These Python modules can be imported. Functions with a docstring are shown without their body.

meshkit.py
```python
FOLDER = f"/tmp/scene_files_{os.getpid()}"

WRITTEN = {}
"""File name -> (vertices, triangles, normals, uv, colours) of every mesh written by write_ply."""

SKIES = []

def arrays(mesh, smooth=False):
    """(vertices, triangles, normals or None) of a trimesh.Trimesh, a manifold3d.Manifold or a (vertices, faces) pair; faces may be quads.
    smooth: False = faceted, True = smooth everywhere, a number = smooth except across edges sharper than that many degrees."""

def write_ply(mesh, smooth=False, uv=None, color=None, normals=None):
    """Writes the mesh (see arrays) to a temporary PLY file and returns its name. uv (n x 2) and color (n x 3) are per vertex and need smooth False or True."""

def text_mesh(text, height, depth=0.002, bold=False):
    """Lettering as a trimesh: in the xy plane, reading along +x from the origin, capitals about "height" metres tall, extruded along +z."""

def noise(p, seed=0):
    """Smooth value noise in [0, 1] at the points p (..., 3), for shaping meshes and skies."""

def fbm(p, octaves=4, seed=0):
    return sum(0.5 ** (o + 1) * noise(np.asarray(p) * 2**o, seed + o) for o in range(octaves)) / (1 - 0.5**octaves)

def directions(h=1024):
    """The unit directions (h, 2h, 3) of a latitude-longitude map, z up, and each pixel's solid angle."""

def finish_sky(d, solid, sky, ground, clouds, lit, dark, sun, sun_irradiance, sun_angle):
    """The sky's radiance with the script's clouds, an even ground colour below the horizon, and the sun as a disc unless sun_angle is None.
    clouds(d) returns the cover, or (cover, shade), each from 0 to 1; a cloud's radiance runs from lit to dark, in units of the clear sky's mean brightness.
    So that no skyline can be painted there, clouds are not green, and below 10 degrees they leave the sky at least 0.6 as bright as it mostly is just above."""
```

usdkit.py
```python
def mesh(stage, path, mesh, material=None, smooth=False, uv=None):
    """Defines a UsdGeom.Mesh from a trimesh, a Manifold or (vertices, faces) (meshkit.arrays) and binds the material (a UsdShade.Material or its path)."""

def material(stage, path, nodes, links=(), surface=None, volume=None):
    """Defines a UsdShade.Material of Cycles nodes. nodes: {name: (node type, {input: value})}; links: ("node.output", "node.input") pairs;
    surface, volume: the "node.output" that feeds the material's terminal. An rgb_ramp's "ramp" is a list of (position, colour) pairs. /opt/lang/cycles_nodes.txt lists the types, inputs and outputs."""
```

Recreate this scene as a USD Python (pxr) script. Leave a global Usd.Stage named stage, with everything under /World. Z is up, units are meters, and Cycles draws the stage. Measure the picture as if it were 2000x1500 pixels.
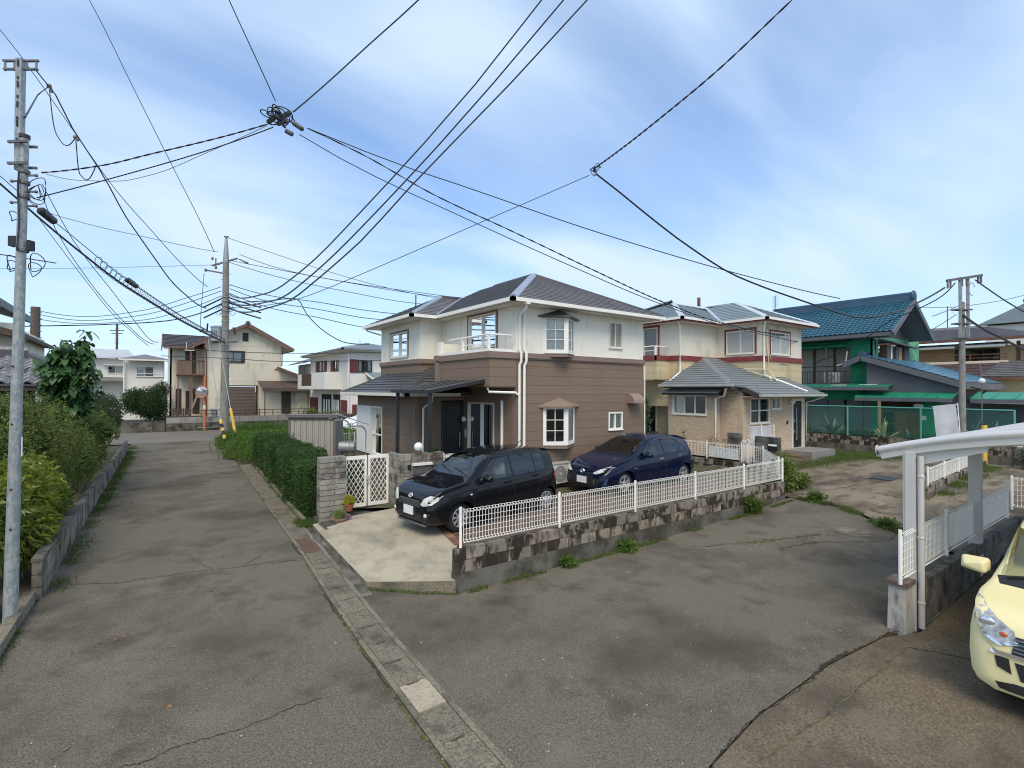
import math, random
import numpy as np, trimesh, usdkit, meshkit, shapely
from shapely.geometry import Polygon, box as sbox
from scipy.spatial import Delaunay
import manifold3d as m3
from pxr import Usd, UsdGeom, UsdLux, UsdShade, Gf, Sdf

stage = Usd.Stage.CreateInMemory()
UsdGeom.SetStageUpAxis(stage, UsdGeom.Tokens.z)
UsdGeom.SetStageMetersPerUnit(stage, 1.0)
UsdGeom.Xform.Define(stage, '/World'); UsdGeom.Scope.Define(stage, '/World/Looks')
random.seed(7); RNG = np.random.default_rng(11)

# ---------------------------------------------------------------- camera, sky, sun, exposure
YAW, PITCH, ROLL, FPX, HCAM = 0.625955, 0.0115705, 0.0038896, 985.0625, 3.3
_f = np.array([math.sin(YAW)*math.cos(PITCH), math.cos(YAW)*math.cos(PITCH), math.sin(PITCH)])
_r = np.array([math.cos(YAW), -math.sin(YAW), 0]); _d = np.cross(_r, _f)
_r = _r*math.cos(ROLL) + _d*math.sin(ROLL); _u = np.cross(_r, _f)
cam = UsdGeom.Camera.Define(stage, '/World/camera')
cam.AddTransformOp().Set(Gf.Matrix4d(*_r, 0, *_u, 0, *(-_f), 0, 0, 0, HCAM, 1))
cam.CreateHorizontalApertureAttr(36.0); cam.CreateVerticalApertureAttr(27.0)
cam.CreateFocalLengthAttr(36.0*FPX/2000)
cam.CreateClippingRangeAttr(Gf.Vec2f(0.05, 5000))
cam.CreateFStopAttr(0.0)
cam.CreateExposureAttr(1.05)
SUN_EL, SUN_AZ = math.radians(52), math.radians(215)      # azimuth from +Y towards +X
sd = np.array([math.cos(SUN_EL)*math.sin(SUN_AZ), math.cos(SUN_EL)*math.cos(SUN_AZ), math.sin(SUN_EL)])
sun = UsdLux.DistantLight.Define(stage, '/World/sun_light')
sun.CreateIntensityAttr(0.34); sun.CreateAngleAttr(32.0); sun.CreateNormalizeAttr(True)
sun.CreateColorAttr(Gf.Vec3f(1.0, 0.88, 0.72))
_z = sd/np.linalg.norm(sd); _x = np.cross([0, 1, 0.3], _z); _x /= np.linalg.norm(_x); _y = np.cross(_z, _x)
sun.AddTransformOp().Set(Gf.Matrix4d(*_x, 0, *_y, 0, *_z, 0, 0, 0, 50, 1))
sky = UsdLux.DomeLight.Define(stage, '/World/sky')
sky.GetPrim().SetCustomDataByKey('kind', 'structure')
skym = usdkit.material(stage, '/World/Looks/sky', {
    'tc': ('texture_coordinate', {}),
    'sk': ('sky_texture', {'sky_type': 'single_scattering', 'sun_disc': False, 'sun_elevation': SUN_EL, 'sun_rotation': SUN_AZ,
                           'air_density': 1.0, 'aerosol_density': 1.0, 'ozone_density': 2.0}),
    'sep': ('separate_xyz', {}),
    'zc': ('math', {'math_type': 'maximum', 'value2': 0.0}),
    'za': ('math', {'math_type': 'add', 'value2': 0.22}),
    'px': ('math', {'math_type': 'divide'}), 'py': ('math', {'math_type': 'divide'}),
    'cmb': ('combine_xyz', {'z': 0.0}),
    'mp': ('mapping', {'rotation': (0, 0, 0.5), 'scale': (0.75, 1.9, 1.0), 'location': (7.3, 3.4, 0.0)}),
    'n1': ('noise_texture', {'scale': 1.0, 'detail': 5.0, 'roughness': 0.45, 'distortion': 0.35}),
    'r1': ('rgb_ramp', {'ramp': [(0.28, (.22, .22, .22)), (0.40, (.40, .40, .40)), (0.50, (.64, .64, .64)), (0.63, (1, 1, 1))]}),
    'hz': ('map_range', {'from_min': 0.0, 'from_max': 0.30, 'to_min': 0.8, 'to_max': 0.0, 'clamp': True}),
    'ad': ('math', {'math_type': 'maximum'}),
    'sat': ('hsv', {'hue': 0.5, 'saturation': 1.15, 'value': 1.05, 'fac': 1.0}),
    'tint': ('mix_color', {'blend_type': 'multiply', 'fac': 1.0, 'b': (.93, 1.03, 1.13), 'use_clamp': False, 'use_clamp_result': False}),
    'mix': ('mix_color', {'b': (3.75, 4.70, 5.95), 'use_clamp': False, 'use_clamp_result': False}),
    'bg': ('background_shader', {'strength': 0.094}),
}, [('tc.generated', 'sep.vector'), ('sep.z', 'zc.value1'), ('zc.value', 'za.value1'), ('sep.x', 'px.value1'), ('za.value', 'px.value2'),
    ('sep.y', 'py.value1'), ('za.value', 'py.value2'), ('px.value', 'cmb.x'), ('py.value', 'cmb.y'), ('cmb.vector', 'mp.vector'),
    ('mp.vector', 'n1.vector'), ('n1.fac', 'r1.fac'), ('sep.z', 'hz.value'), ('r1.color', 'ad.value1'), ('hz.result', 'ad.value2'),
    ('sk.color', 'sat.color'), ('sat.color', 'tint.a'), ('tint.result', 'mix.a'), ('ad.value', 'mix.fac'), ('mix.result', 'bg.color')], surface='bg.background')
UsdShade.MaterialBindingAPI.Apply(sky.GetPrim()).Bind(skym)

# ---------------------------------------------------------------- helpers
_used = {}
def numbered(parent, name):
    k = (parent, name); n = _used.get(k, 0); _used[k] = n + 1
    return f'{parent}/{name}' if n == 0 else f'{parent}/{name}_{n:03d}'
V3 = lambda *a: np.array(a, float)
def nrm(v): v = np.asarray(v, float); return v/max(1e-12, np.linalg.norm(v))

class MB:
    """collects triangles for one mesh"""
    def __init__(s): s.v, s.f, s.n = [], [], 0
    def add(s, v, f):
        v = np.asarray(v, float).reshape(-1, 3); f = np.asarray(f, int)
        if f.shape[1] == 4: f = np.vstack([f[:, [0, 1, 2]], f[:, [0, 2, 3]]])
        s.v.append(v); s.f.append(f + s.n); s.n += len(v); return s
    def tm(s, m): return s.add(m.vertices, m.faces)
    def arr(s): return np.vstack(s.v), np.vstack(s.f)
    def hexa(s, p): return s.add(p, [[0, 3, 2, 1], [4, 5, 6, 7], [0, 1, 5, 4], [1, 2, 6, 5], [2, 3, 7, 6], [3, 0, 4, 7]])
    def box(s, x0, x1, y0, y1, z0, z1):
        x0, x1 = min(x0, x1), max(x0, x1); y0, y1 = min(y0, y1), max(y0, y1); z0, z1 = min(z0, z1), max(z0, z1)
        return s.hexa([(x0, y0, z0), (x1, y0, z0), (x1, y1, z0), (x0, y1, z0), (x0, y0, z1), (x1, y0, z1), (x1, y1, z1), (x0, y1, z1)])
    def bar(s, p, q, w, h, up=(0, 0, 1), ext=0.0):
        p, q = np.asarray(p, float), np.asarray(q, float); d = nrm(q - p); p = p - d*ext; q = q + d*ext
        a = nrm(np.cross(d, up) if abs(d @ nrm(up)) < .99 else np.cross(d, (1, 0, 0))); b = np.cross(a, d)
        o = [(-1, -1), (1, -1), (1, 1), (-1, 1)]
        return s.hexa([p + a*i*w/2 + b*j*h/2 for i, j in o] + [q + a*i*w/2 + b*j*h/2 for i, j in o])
    def prism(s, pts, vec):
        pts = np.asarray(pts, float); n = len(pts); vec = np.asarray(vec, float)
        nn = np.zeros(3)
        for i in range(n): nn += np.cross(pts[i], pts[(i + 1) % n])
        if nn @ vec < 0: pts = pts[::-1]
        a = nrm(pts[1] - pts[0]); k = nrm(vec if abs(nrm(nn) @ nrm(vec)) > .2 else nn); N = nrm(nn); a = nrm(pts[1]-pts[0]); b = np.cross(N, a)
        p2 = np.stack([(pts - pts[0]) @ a, (pts - pts[0]) @ b], 1)
        try:
            vv, ff = trimesh.creation.triangulate_polygon(Polygon(p2), engine='earcut')
            ff = np.asarray(ff)
            # map triangulation vertices to the original order
            idx = [int(np.argmin(((p2 - q)**2).sum(1))) for q in vv]
            tri = np.array([[idx[i] for i in t] for t in ff])
        except Exception:
            tri = np.array([[0, i, i + 1] for i in range(1, n - 1)])
        area = lambda t: (lambda a, b: a[0]*b[1] - a[1]*b[0])(p2[t[1]] - p2[t[0]], p2[t[2]] - p2[t[0]])
        tri = np.array([t if area(t) > 0 else t[::-1] for t in tri])
        s.add(pts + vec, tri) if True else 0
        s.add(pts, tri[:, ::-1])
        for i in range(n):
            j = (i + 1) % n; s.add([pts[i], pts[j], pts[j] + vec, pts[i] + vec], [[0, 1, 2, 3]])
        return s
    def poly(s, pts):
        return s.add(pts, [[0, i, i + 1] for i in range(1, len(pts) - 1)])
    def tube(s, pts, r, n=6, caps=True, closed=False):
        p = np.asarray(pts, float); m = len(p); r = np.broadcast_to(np.asarray(r, float), (m,))
        t = np.gradient(p, axis=0) if not closed else np.roll(p, -1, 0) - np.roll(p, 1, 0)
        t /= np.linalg.norm(t, axis=1, keepdims=True) + 1e-12
        ref = np.array([0, 0, 1.]) if np.abs(t[:, 2]).mean() < .8 else np.array([1., 0, 0])
        a = np.cross(t, ref); a /= np.linalg.norm(a, axis=1, keepdims=True) + 1e-12; b = np.cross(a, t)
        an = np.arange(n)*2*math.pi/n
        v = p[:, None] + r[:, None, None]*(np.cos(an)[None, :, None]*a[:, None] + np.sin(an)[None, :, None]*b[:, None])
        i, j = np.meshgrid(np.arange(m if closed else m - 1), np.arange(n), indexing='ij'); i2 = (i + 1) % m
        q = np.stack([i*n + j, i2*n + j, i2*n + (j + 1) % n, i*n + (j + 1) % n], -1).reshape(-1, 4)
        s.add(v.reshape(-1, 3), q)
        if caps and not closed:
            s.add(v[0], [[0, k, k + 1] for k in range(1, n - 1)]); s.add(v[-1], [[0, k + 1, k] for k in range(1, n - 1)])
        return s
    def lathe(s, c, prof, n=16, axis=(0, 0, 1)):
        """prof: (radius, height) pairs"""
        c = np.asarray(c, float); ax = nrm(axis); a = nrm(np.cross(ax, (1, 0, 0) if abs(ax[0]) < .9 else (0, 1, 0))); b = np.cross(ax, a)
        an = np.arange(n)*2*math.pi/n; prof = np.asarray(prof, float)
        v = np.array([[c + ax*h + rr*(math.cos(t)*a + math.sin(t)*b) for t in an] for rr, h in prof]).reshape(-1, 3)
        m = len(prof); i, j = np.meshgrid(np.arange(m - 1), np.arange(n), indexing='ij')
        q = np.stack([i*n + j, i*n + (j + 1) % n, (i + 1)*n + (j + 1) % n, (i + 1)*n + j], -1).reshape(-1, 4)
        return s.add(v, q)
    def ball(s, c, r, sub=2):
        m = trimesh.creation.icosphere(sub); return s.add(m.vertices*np.asarray(r) + np.asarray(c), m.faces)
    def grid(s, P):
        P = np.asarray(P, float); a, b = P.shape[:2]; i, j = np.meshgrid(np.arange(a - 1), np.arange(b - 1), indexing='ij')
        q = np.stack([i*b + j, (i + 1)*b + j, (i + 1)*b + j + 1, i*b + j + 1], -1).reshape(-1, 4); return s.add(P.reshape(-1, 3), q)

def setd(prim, **k):
    for a, b in k.items():
        if b: prim.SetCustomDataByKey(a, b)

class Thing:
    def __init__(s, name, label=None, cat=None, base=(0, 0, 0), rz=0.0, group=None, kind=None, path=None):
        s.base = np.asarray(base, float); s.path = path or numbered('/World', name); s.rz = rz
        x = UsdGeom.Xform.Define(stage, s.path)
        if path is None:
            x.AddTranslateOp().Set(Gf.Vec3d(*s.base))
            if rz: x.AddRotateZOp().Set(math.degrees(rz))
        s.prim = x.GetPrim(); setd(s.prim, label=label, category=cat, group=group, kind=kind)
    def part(s, name, mb, mat, parent=None, label=None, kind=None, smooth=False, local=False):
        v, f = mb.arr() if isinstance(mb, MB) else mb
        if not local: v = v - s.base
        p = numbered(parent or s.path, name)
        m = usdkit.mesh(stage, p, (v, f), mat, smooth=smooth)
        setd(m.GetPrim(), label=label, kind=kind); return p
def single(name, mb, mat, label=None, cat=None, group=None, kind=None, smooth=False):
    v, f = mb.arr() if isinstance(mb, MB) else mb
    p = numbered('/World', name); m = usdkit.mesh(stage, p, (v, f), mat, smooth=smooth)
    setd(m.GetPrim(), label=label, category=cat, group=group, kind=kind); return p
def sub(path, name, mb, mat, kind=None, label=None, smooth=False):
    v, f = mb.arr() if isinstance(mb, MB) else mb
    m = usdkit.mesh(stage, numbered(path, name), (v, f), mat, smooth=smooth); setd(m.GetPrim(), kind=kind, label=label); return str(m.GetPath())
def copy_of(src, name, label, cat, loc, rz=0, group=None, sc=1.0):
    p = numbered('/World', name); x = UsdGeom.Xform.Define(stage, p)
    x.AddTranslateOp().Set(Gf.Vec3d(*map(float, loc)))
    if rz: x.AddRotateZOp().Set(math.degrees(rz))
    if sc != 1.0: x.AddScaleOp().Set(Gf.Vec3f(sc, sc, sc))
    pr = x.GetPrim(); pr.GetReferences().AddInternalReference(src.path); pr.SetInstanceable(True)
    setd(pr, label=label, category=cat, group=group); return p
def klass(name):
    p = f'/World/Kinds/{name}'
    if not stage.GetPrimAtPath('/World/Kinds'): stage.CreateClassPrim('/World/Kinds')
    return Thing(name, path=p)

# ---------------------------------------------------------------- materials
def M(name, col, rough=.6, var=.15, per=0, sc=2.0, det=5, stain=None, bump=0, bsc=60, metal=0, spec=.5, coat=0, rnd=0, speck=None, an=(1, 1, 1), isl=0):
    """stain: list of (colour, scale, lo, hi, stretch) laid over the base; speck: (colour, scale, lo)"""
    c = np.array(col, float)
    N = {'g': ('geometry', {}), 'mp': ('mapping', {'scale': an}), 'n': ('noise_texture', {'scale': sc, 'detail': det, 'roughness': .6}),
         'r': ('rgb_ramp', {'ramp': [(0.3, tuple(c*(1 - var))), (0.5, tuple(c)), (0.7, tuple(np.minimum(c*(1 + var), 1)))]}),
         'p': ('principled_bsdf', {'roughness': rough, 'metallic': metal, 'specular_ior_level': spec, 'coat_weight': coat})}
    L = [('g.position', 'mp.vector'), ('mp.vector', 'n.vector'), ('n.fac', 'r.fac')]; cur = 'r.color'
    for i, st in enumerate(stain or []):
        sc_, lo, hi = st[1], st[2], st[3]; str_ = st[4] if len(st) > 4 else (1, 1, 1)
        if per: N.setdefault('po', ('object_info', {})); N.setdefault('pm', ('math', {'math_type': 'multiply', 'value2': 53.0})); N[f'pc{i}'] = ('combine_xyz', {'y': 1.7*i}); L += [('po.random', 'pm.value1'), ('pm.value', f'pc{i}.x'), (f'pc{i}.vector', f'sm{i}.location')]
        N[f'sm{i}'] = ('mapping', {'scale': str_, 'location': (3.1*i, 1.7*i, .3*i)}); N[f'sn{i}'] = ('noise_texture', {'scale': sc_, 'detail': 6.0, 'roughness': .62})
        N[f'sr{i}'] = ('rgb_ramp', {'ramp': [(lo, (0, 0, 0)), (hi, (1, 1, 1))]}); N[f'sx{i}'] = ('mix_color', {'b': tuple(st[0])})
        L += [('g.position', f'sm{i}.vector'), (f'sm{i}.vector', f'sn{i}.vector'), (f'sn{i}.fac', f'sr{i}.fac'), (f'sr{i}.color', f'sx{i}.fac'), (cur, f'sx{i}.a')]; cur = f'sx{i}.result'
    if speck:
        N['kn'] = ('noise_texture', {'scale': speck[1], 'detail': 1.0}); N['kr'] = ('rgb_ramp', {'ramp': [(speck[2], (0, 0, 0)), (speck[2] + .06, (1, 1, 1))]}); N['kx'] = ('mix_color', {'b': tuple(speck[0])})
        L += [('g.position', 'kn.vector'), ('kn.fac', 'kr.fac'), ('kr.color', 'kx.fac'), (cur, 'kx.a')]; cur = 'kx.result'
    if rnd or isl:
        N['o'] = ('object_info', {}); k = rnd or isl
        N['om'] = ('map_range', {'from_min': 0., 'from_max': 1., 'to_min': 1 - k, 'to_max': 1 + k}); N['oh'] = ('hsv', {'hue': .5, 'saturation': 1., 'value': 1., 'fac': 1.})
        L += [('o.random' if rnd else 'g.random_per_island', 'om.value'), ('om.result', 'oh.value'), (cur, 'oh.color')]; cur = 'oh.color'
    L.append((cur, 'p.base_color'))
    if bump:
        N['bn'] = ('noise_texture', {'scale': bsc, 'detail': 4.0, 'roughness': .65}); N['b'] = ('bump', {'strength': bump, 'distance': .02})
        L += [('g.position', 'bn.vector'), ('bn.fac', 'b.height'), ('b.normal', 'p.normal')]
    return usdkit.material(stage, f'/World/Looks/{name}', N, L, surface='p.BSDF')
def leafM(name, cols, rough=.45, trans=.25, sc=1.2, spec=.35):
    cs = [tuple(c) for c in cols]
    N = {'g': ('geometry', {}), 'n': ('noise_texture', {'scale': sc, 'detail': 3.0}), 'ad': ('math', {'math_type': 'multiply_add', 'value2': .55}), 'hm': ('math', {'math_type': 'multiply', 'value2': .5}),
         'r': ('rgb_ramp', {'ramp': list(zip(np.linspace(.15, .85, len(cs)), cs))}), 'p': ('principled_bsdf', {'roughness': rough, 'specular_ior_level': spec}),
         't': ('translucent_bsdf', {}), 'm': ('mix_closure', {'fac': trans})}
    L = [('g.position', 'n.vector'), ('g.random_per_island', 'ad.value1'), ('n.fac', 'hm.value1'), ('hm.value', 'ad.value3'), ('ad.value', 'r.fac'),
         ('r.color', 'p.base_color'), ('r.color', 't.color'), ('p.BSDF', 'm.closure1'), ('t.BSDF', 'm.closure2')]
    return usdkit.material(stage, f'/World/Looks/{name}', N, L, surface='m.closure')
def paintM(name, col, flake=0, rough=.25, coat=1.0):
    return usdkit.material(stage, f'/World/Looks/{name}', {
        'g': ('geometry', {}), 'n': ('noise_texture', {'scale': 5.0, 'detail': 6.0, 'roughness': .6}), 'mr': ('map_range', {'to_min': .03, 'to_max': .10, 'from_min': .35, 'from_max': .7}),
        'p': ('principled_bsdf', {'base_color': col, 'roughness': rough, 'coat_weight': coat, 'coat_roughness': .04, 'metallic': flake, 'specular_ior_level': .0, 'coat_ior': 1.42})},
        [('g.position', 'n.vector'), ('n.fac', 'mr.value'), ('mr.result', 'p.coat_roughness')], surface='p.BSDF')
def glassM(name, tint, refl=1.0, clear=True):
    N = {'f': ('fresnel', {'IOR': 1.55}), 't': ('transparent_bsdf', {'color': tint}), 'gl': ('glossy_bsdf', {'color': (.95, .97, 1.0), 'roughness': .015}), 'm': ('mix_closure', {}),
         'k': ('math', {'math_type': 'multiply_add', 'value2': refl, 'value3': .03})}
    return usdkit.material(stage, f'/World/Looks/{name}', N, [('f.fac', 'k.value1'), ('k.value', 'm.fac'), ('t.BSDF', 'm.closure1'), ('gl.BSDF', 'm.closure2')], surface='m.closure')

asph = M('asphalt', (.176, .155, .114), rough=.92, var=.52, sc=48, det=4, bump=1.0, bsc=70, spec=.2,
         stain=[((.088, .072, .051), .38, .47, .66), ((.09, .072, .052), 1.3, .54, .72), ((.235, .21, .165), 1.0, .58, .80), ((.065, .055, .042), 95, .56, .60), ((.34, .31, .25), 85, .63, .67)], speck=((.46, .43, .37), 60, .73))
asph_far = M('asphalt_far', (.17, .155, .125), rough=.9, var=.15, sc=.4, spec=.25)
lidM = M('gutter_concrete', (.19, .162, .112), rough=.9, var=.5, sc=45, bump=.5, bsc=90, rnd=.13, spec=.25, stain=[((.07, .065, .05), 2.2, .5, .7), ((.09, .083, .07), 30, .52, .64)], speck=((.32, .30, .27), 80, .68))
lid_new = M('gutter_concrete_new', (.40, .345, .25), rough=.9, var=.12, sc=5, bump=.4, bsc=110, spec=.25, stain=[((.25, .21, .15), 35, .52, .66)])
kerbM = M('kerb_concrete', (.205, .178, .125), rough=.9, var=.45, sc=40, bump=.5, bsc=80, spec=.25, stain=[((.08, .075, .055), 1.6, .48, .66)], speck=((.35, .33, .3), 70, .68))
apronM = M('apron_concrete', (.40, .35, .25), rough=.9, var=.10, sc=1.2, bump=.25, bsc=60, spec=.25, stain=[((.25, .225, .165), 1.7, .47, .66, (1, .55, 1)), ((.46, .42, .33), 3.2, .60, .75), ((.21, .2, .14), 7, .62, .72)])
padM = M('pad_concrete', (.175, .138, .090), rough=.9, var=.5, sc=40, det=4, bump=.8, bsc=70, spec=.2, stain=[((.085, .07, .05), .7, .46, .64), ((.20, .165, .12), 1.6, .55, .72), ((.30, .26, .20), 75, .62, .67), ((.07, .058, .042), 80, .57, .62)])
slabM = M('slab_concrete', (.215, .175, .122), rough=.9, var=.25, sc=.9, det=8, bump=.4, bsc=60, spec=.2, stain=[((.085, .07, .052), .5, .44, .60, (1, 2.2, 1)), ((.10, .085, .06), 1.6, .52, .66, (.7, 1.8, 1)), ((.30, .25, .18), 1.3, .60, .76)])
earthM = M('earth', (.11, .09, .06), rough=.95, var=.3, sc=1.5, bump=.8, bsc=30, spec=.2, stain=[((.06, .08, .025), 1.4, .5, .6)])
crackM = M('crack_soil', (.045, .04, .03), rough=.95, var=.3, sc=5, spec=.1)
mossM = M('crack_moss', (.13, .13, .055), rough=.95, var=.35, sc=12, spec=.1, stain=[((.06, .055, .04), 7, .45, .6)])
paverM = M('lot_paver', (.175, .125, .092), rough=.85, var=.2, sc=6, isl=.25, spec=.3)
brickM = M('edge_brick', (.23, .12, .075), rough=.85, var=.2, sc=8, rnd=.25, spec=.3)
blockM = M('wall_block', (.25, .215, .165), rough=.92, var=.18, sc=6, bump=.45, bsc=70, rnd=.18, spec=.25, per=1,
           stain=[((.04, .030, .021), 1.5, .49, .54, (1.6, 1.6, .9)), ((.085, .067, .048), 4, .52, .66, (2, 2, .6)), ((.34, .30, .24), 2.6, .62, .74, (2.5, 2.5, .4))])
blockG = M('gate_block', (.30, .275, .225), rough=.92, var=.15, sc=4, bump=.5, bsc=60, rnd=.14, spec=.25, stain=[((.10, .09, .075), 2.3, .48, .62), ((.38, .35, .30), 4, .60, .72)])
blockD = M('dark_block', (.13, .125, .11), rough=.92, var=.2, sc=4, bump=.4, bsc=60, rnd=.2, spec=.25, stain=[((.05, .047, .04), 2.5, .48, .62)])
footM = M('wall_footing', (.15, .14, .115), rough=.92, var=.2, sc=2, bump=.5, bsc=60, spec=.25, stain=[((.06, .055, .04), 1.5, .45, .6), ((.07, .08, .03), 2.5, .58, .7), ((.28, .26, .21), 1.2, .62, .72)])
sidingM = M('brown_siding', (.212, .152, .108), rough=.75, var=.05, sc=1.5, bump=.12, bsc=50, rnd=.03, spec=.3)
bandM = M('brown_band', (.235, .17, .13), rough=.7, var=.06, sc=2, spec=.3)
stuccoM = M('white_stucco', (.86, .82, .70), rough=.9, var=.035, sc=.9, bump=.35, bsc=90, spec=.2, stain=[((.70, .66, .55), .8, .56, .72, (1.5, 1.5, .5)), ((.60, .55, .44), 3.0, .60, .78, (2.5, 2.5, .12))])
slateM = M('roof_slate', (.185, .180, .182), rough=.62, var=.14, sc=2.0, isl=.10, spec=.45, stain=[((.14, .13, .128), .5, .5, .65)])
slateD = M('low_roof_slate', (.082, .080, .078), rough=.5, var=.2, sc=2.5, isl=.14, spec=.5)
capM = M('ridge_metal', (.33, .37, .43), rough=.42, var=.08, sc=3, spec=.5, metal=.35)
capD = M('dark_ridge', (.045, .042, .045), rough=.5, var=.1, sc=3)
whiteM = M('white_paint', (.84, .81, .73), rough=.45, var=.04, sc=2, spec=.4)
whiteF = M('fence_white', (.84, .81, .73), rough=.5, var=.06, sc=3, spec=.4, stain=[((.42, .26, .17), 9, .70, .80)])
sashM = M('window_sash', (.74, .70, .60), rough=.45, var=.04, sc=3)
sashD = M('dark_sash', (.05, .04, .035), rough=.45, var=.1, sc=3)
glass = glassM('window_glass', (.78, .82, .80), 1.1)
carglass = glassM('car_glass', (.80, .88, .81), .9)
carglassD = glassM('car_glass_dark', (.06, .065, .065), 1.0)
curtainM = M('curtain_cloth', (.86, .84, .77), rough=.95, var=.08, sc=4, spec=.1)
roomM = M('room_dark', (.05, .05, .046), rough=.95, var=.2, sc=1, spec=.1)  # dark tone stands in for the dimness of rooms behind glass
frostM = M('frosted_pane', (.42, .43, .41), rough=.25, var=.06, sc=3, spec=.6)
creamS = M('cream_siding', (.56, .46, .29), rough=.75, var=.05, sc=1.5, rnd=.05, spec=.3, stain=[((.40, .34, .22), 1.2, .56, .7, (2, 2, .5))])
creamW = M('cream_stucco', (.72, .67, .55), rough=.9, var=.05, sc=.8, bump=.3, bsc=60, spec=.2, stain=[((.52, .49, .41), .9, .54, .7, (2, 2, .5))])
brickS = M('beige_brick_siding', (.56, .43, .30), rough=.85, var=.10, sc=7, bump=.25, bsc=40, rnd=.04, spec=.2, stain=[((.44, .33, .22), 9, .50, .60, (.5, .5, 3.2)), ((.62, .50, .37), 16, .56, .66, (.4, .4, 2.5))])
redM = M('red_trim', (.20, .035, .035), rough=.6, var=.2, sc=3, stain=[((.28, .08, .075), 5, .56, .7)])
blueroof = M('pale_blue_roof', (.235, .285, .305), rough=.5, var=.08, sc=2, isl=.05, spec=.5)
blueroofL = M('grey_low_roof', (.215, .235, .235), rough=.45, var=.10, sc=2.5, isl=.07, spec=.5)
greenM = M('green_paint', (.012, .24, .11), rough=.65, var=.15, sc=1.5, spec=.35, stain=[((.02, .10, .055), 1.2, .52, .66)])
greenL = M('pale_green_paint', (.16, .38, .24), rough=.7, var=.12, sc=1.5, stain=[((.04, .25, .13), 1.0, .5, .62)])
greenR = M('green_metal_roof', (.02, .22, .125), rough=.4, var=.15, sc=1.5, spec=.5, stain=[((.35, .40, .33), 3.5, .68, .74)])
tileB = M('blue_roof_tile', (.028, .115, .165), rough=.28, var=.25, sc=3, isl=.22, spec=.65)
tileG = M('grey_roof_tile', (.24, .24, .235), rough=.5, var=.2, sc=5, isl=.2, rnd=.12, spec=.4, stain=[((.09, .09, .085), 3, .5, .62)])
tileD = M('dark_roof_tile', (.10, .095, .10), rough=.5, var=.2, sc=4, isl=.25, spec=.4)
greyP = M('grey_panel', (.105, .108, .118), rough=.7, var=.08, sc=1.2)
brownW = M('dark_brown_wood', (.075, .045, .03), rough=.7, var=.25, sc=5)
rustM = M('red_brown_wood', (.16, .065, .035), rough=.6, var=.25, sc=4)
farcream = M('pale_cream_wall', (.72, .66, .52), rough=.9, var=.05, sc=.5, spec=.2, stain=[((.50, .45, .33), .7, .55, .7, (2, 2, .5))])
farwhite = M('far_white_wall', (.74, .71, .64), rough=.9, var=.05, sc=.6, spec=.2)
tanM = M('tan_wall', (.56, .43, .25), rough=.9, var=.06, sc=.8, spec=.2)
maroon = M('maroon_shutter', (.14, .025, .025), rough=.6, var=.1, sc=2)
galv = M('galvanised_steel', (.34, .355, .335), rough=.5, var=.18, sc=9, metal=.35, spec=.5, stain=[((.24, .27, .28), 22, .48, .56, (1, 1, .45)), ((.42, .45, .45), 15, .58, .66)])
poleC = M('pole_concrete', (.25, .235, .205), rough=.85, var=.15, sc=4, stain=[((.16, .145, .12), 3, .52, .66, (2, 2, .4))])
poleB = M('dark_pole', (.12, .085, .065), rough=.8, var=.15, sc=4)
ironM = M('line_hardware', (.16, .155, .15), rough=.55, var=.25, sc=12, metal=.4)
cableM = M('cable_black', (.02, .02, .02), rough=.55, var=.1, sc=4)
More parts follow.
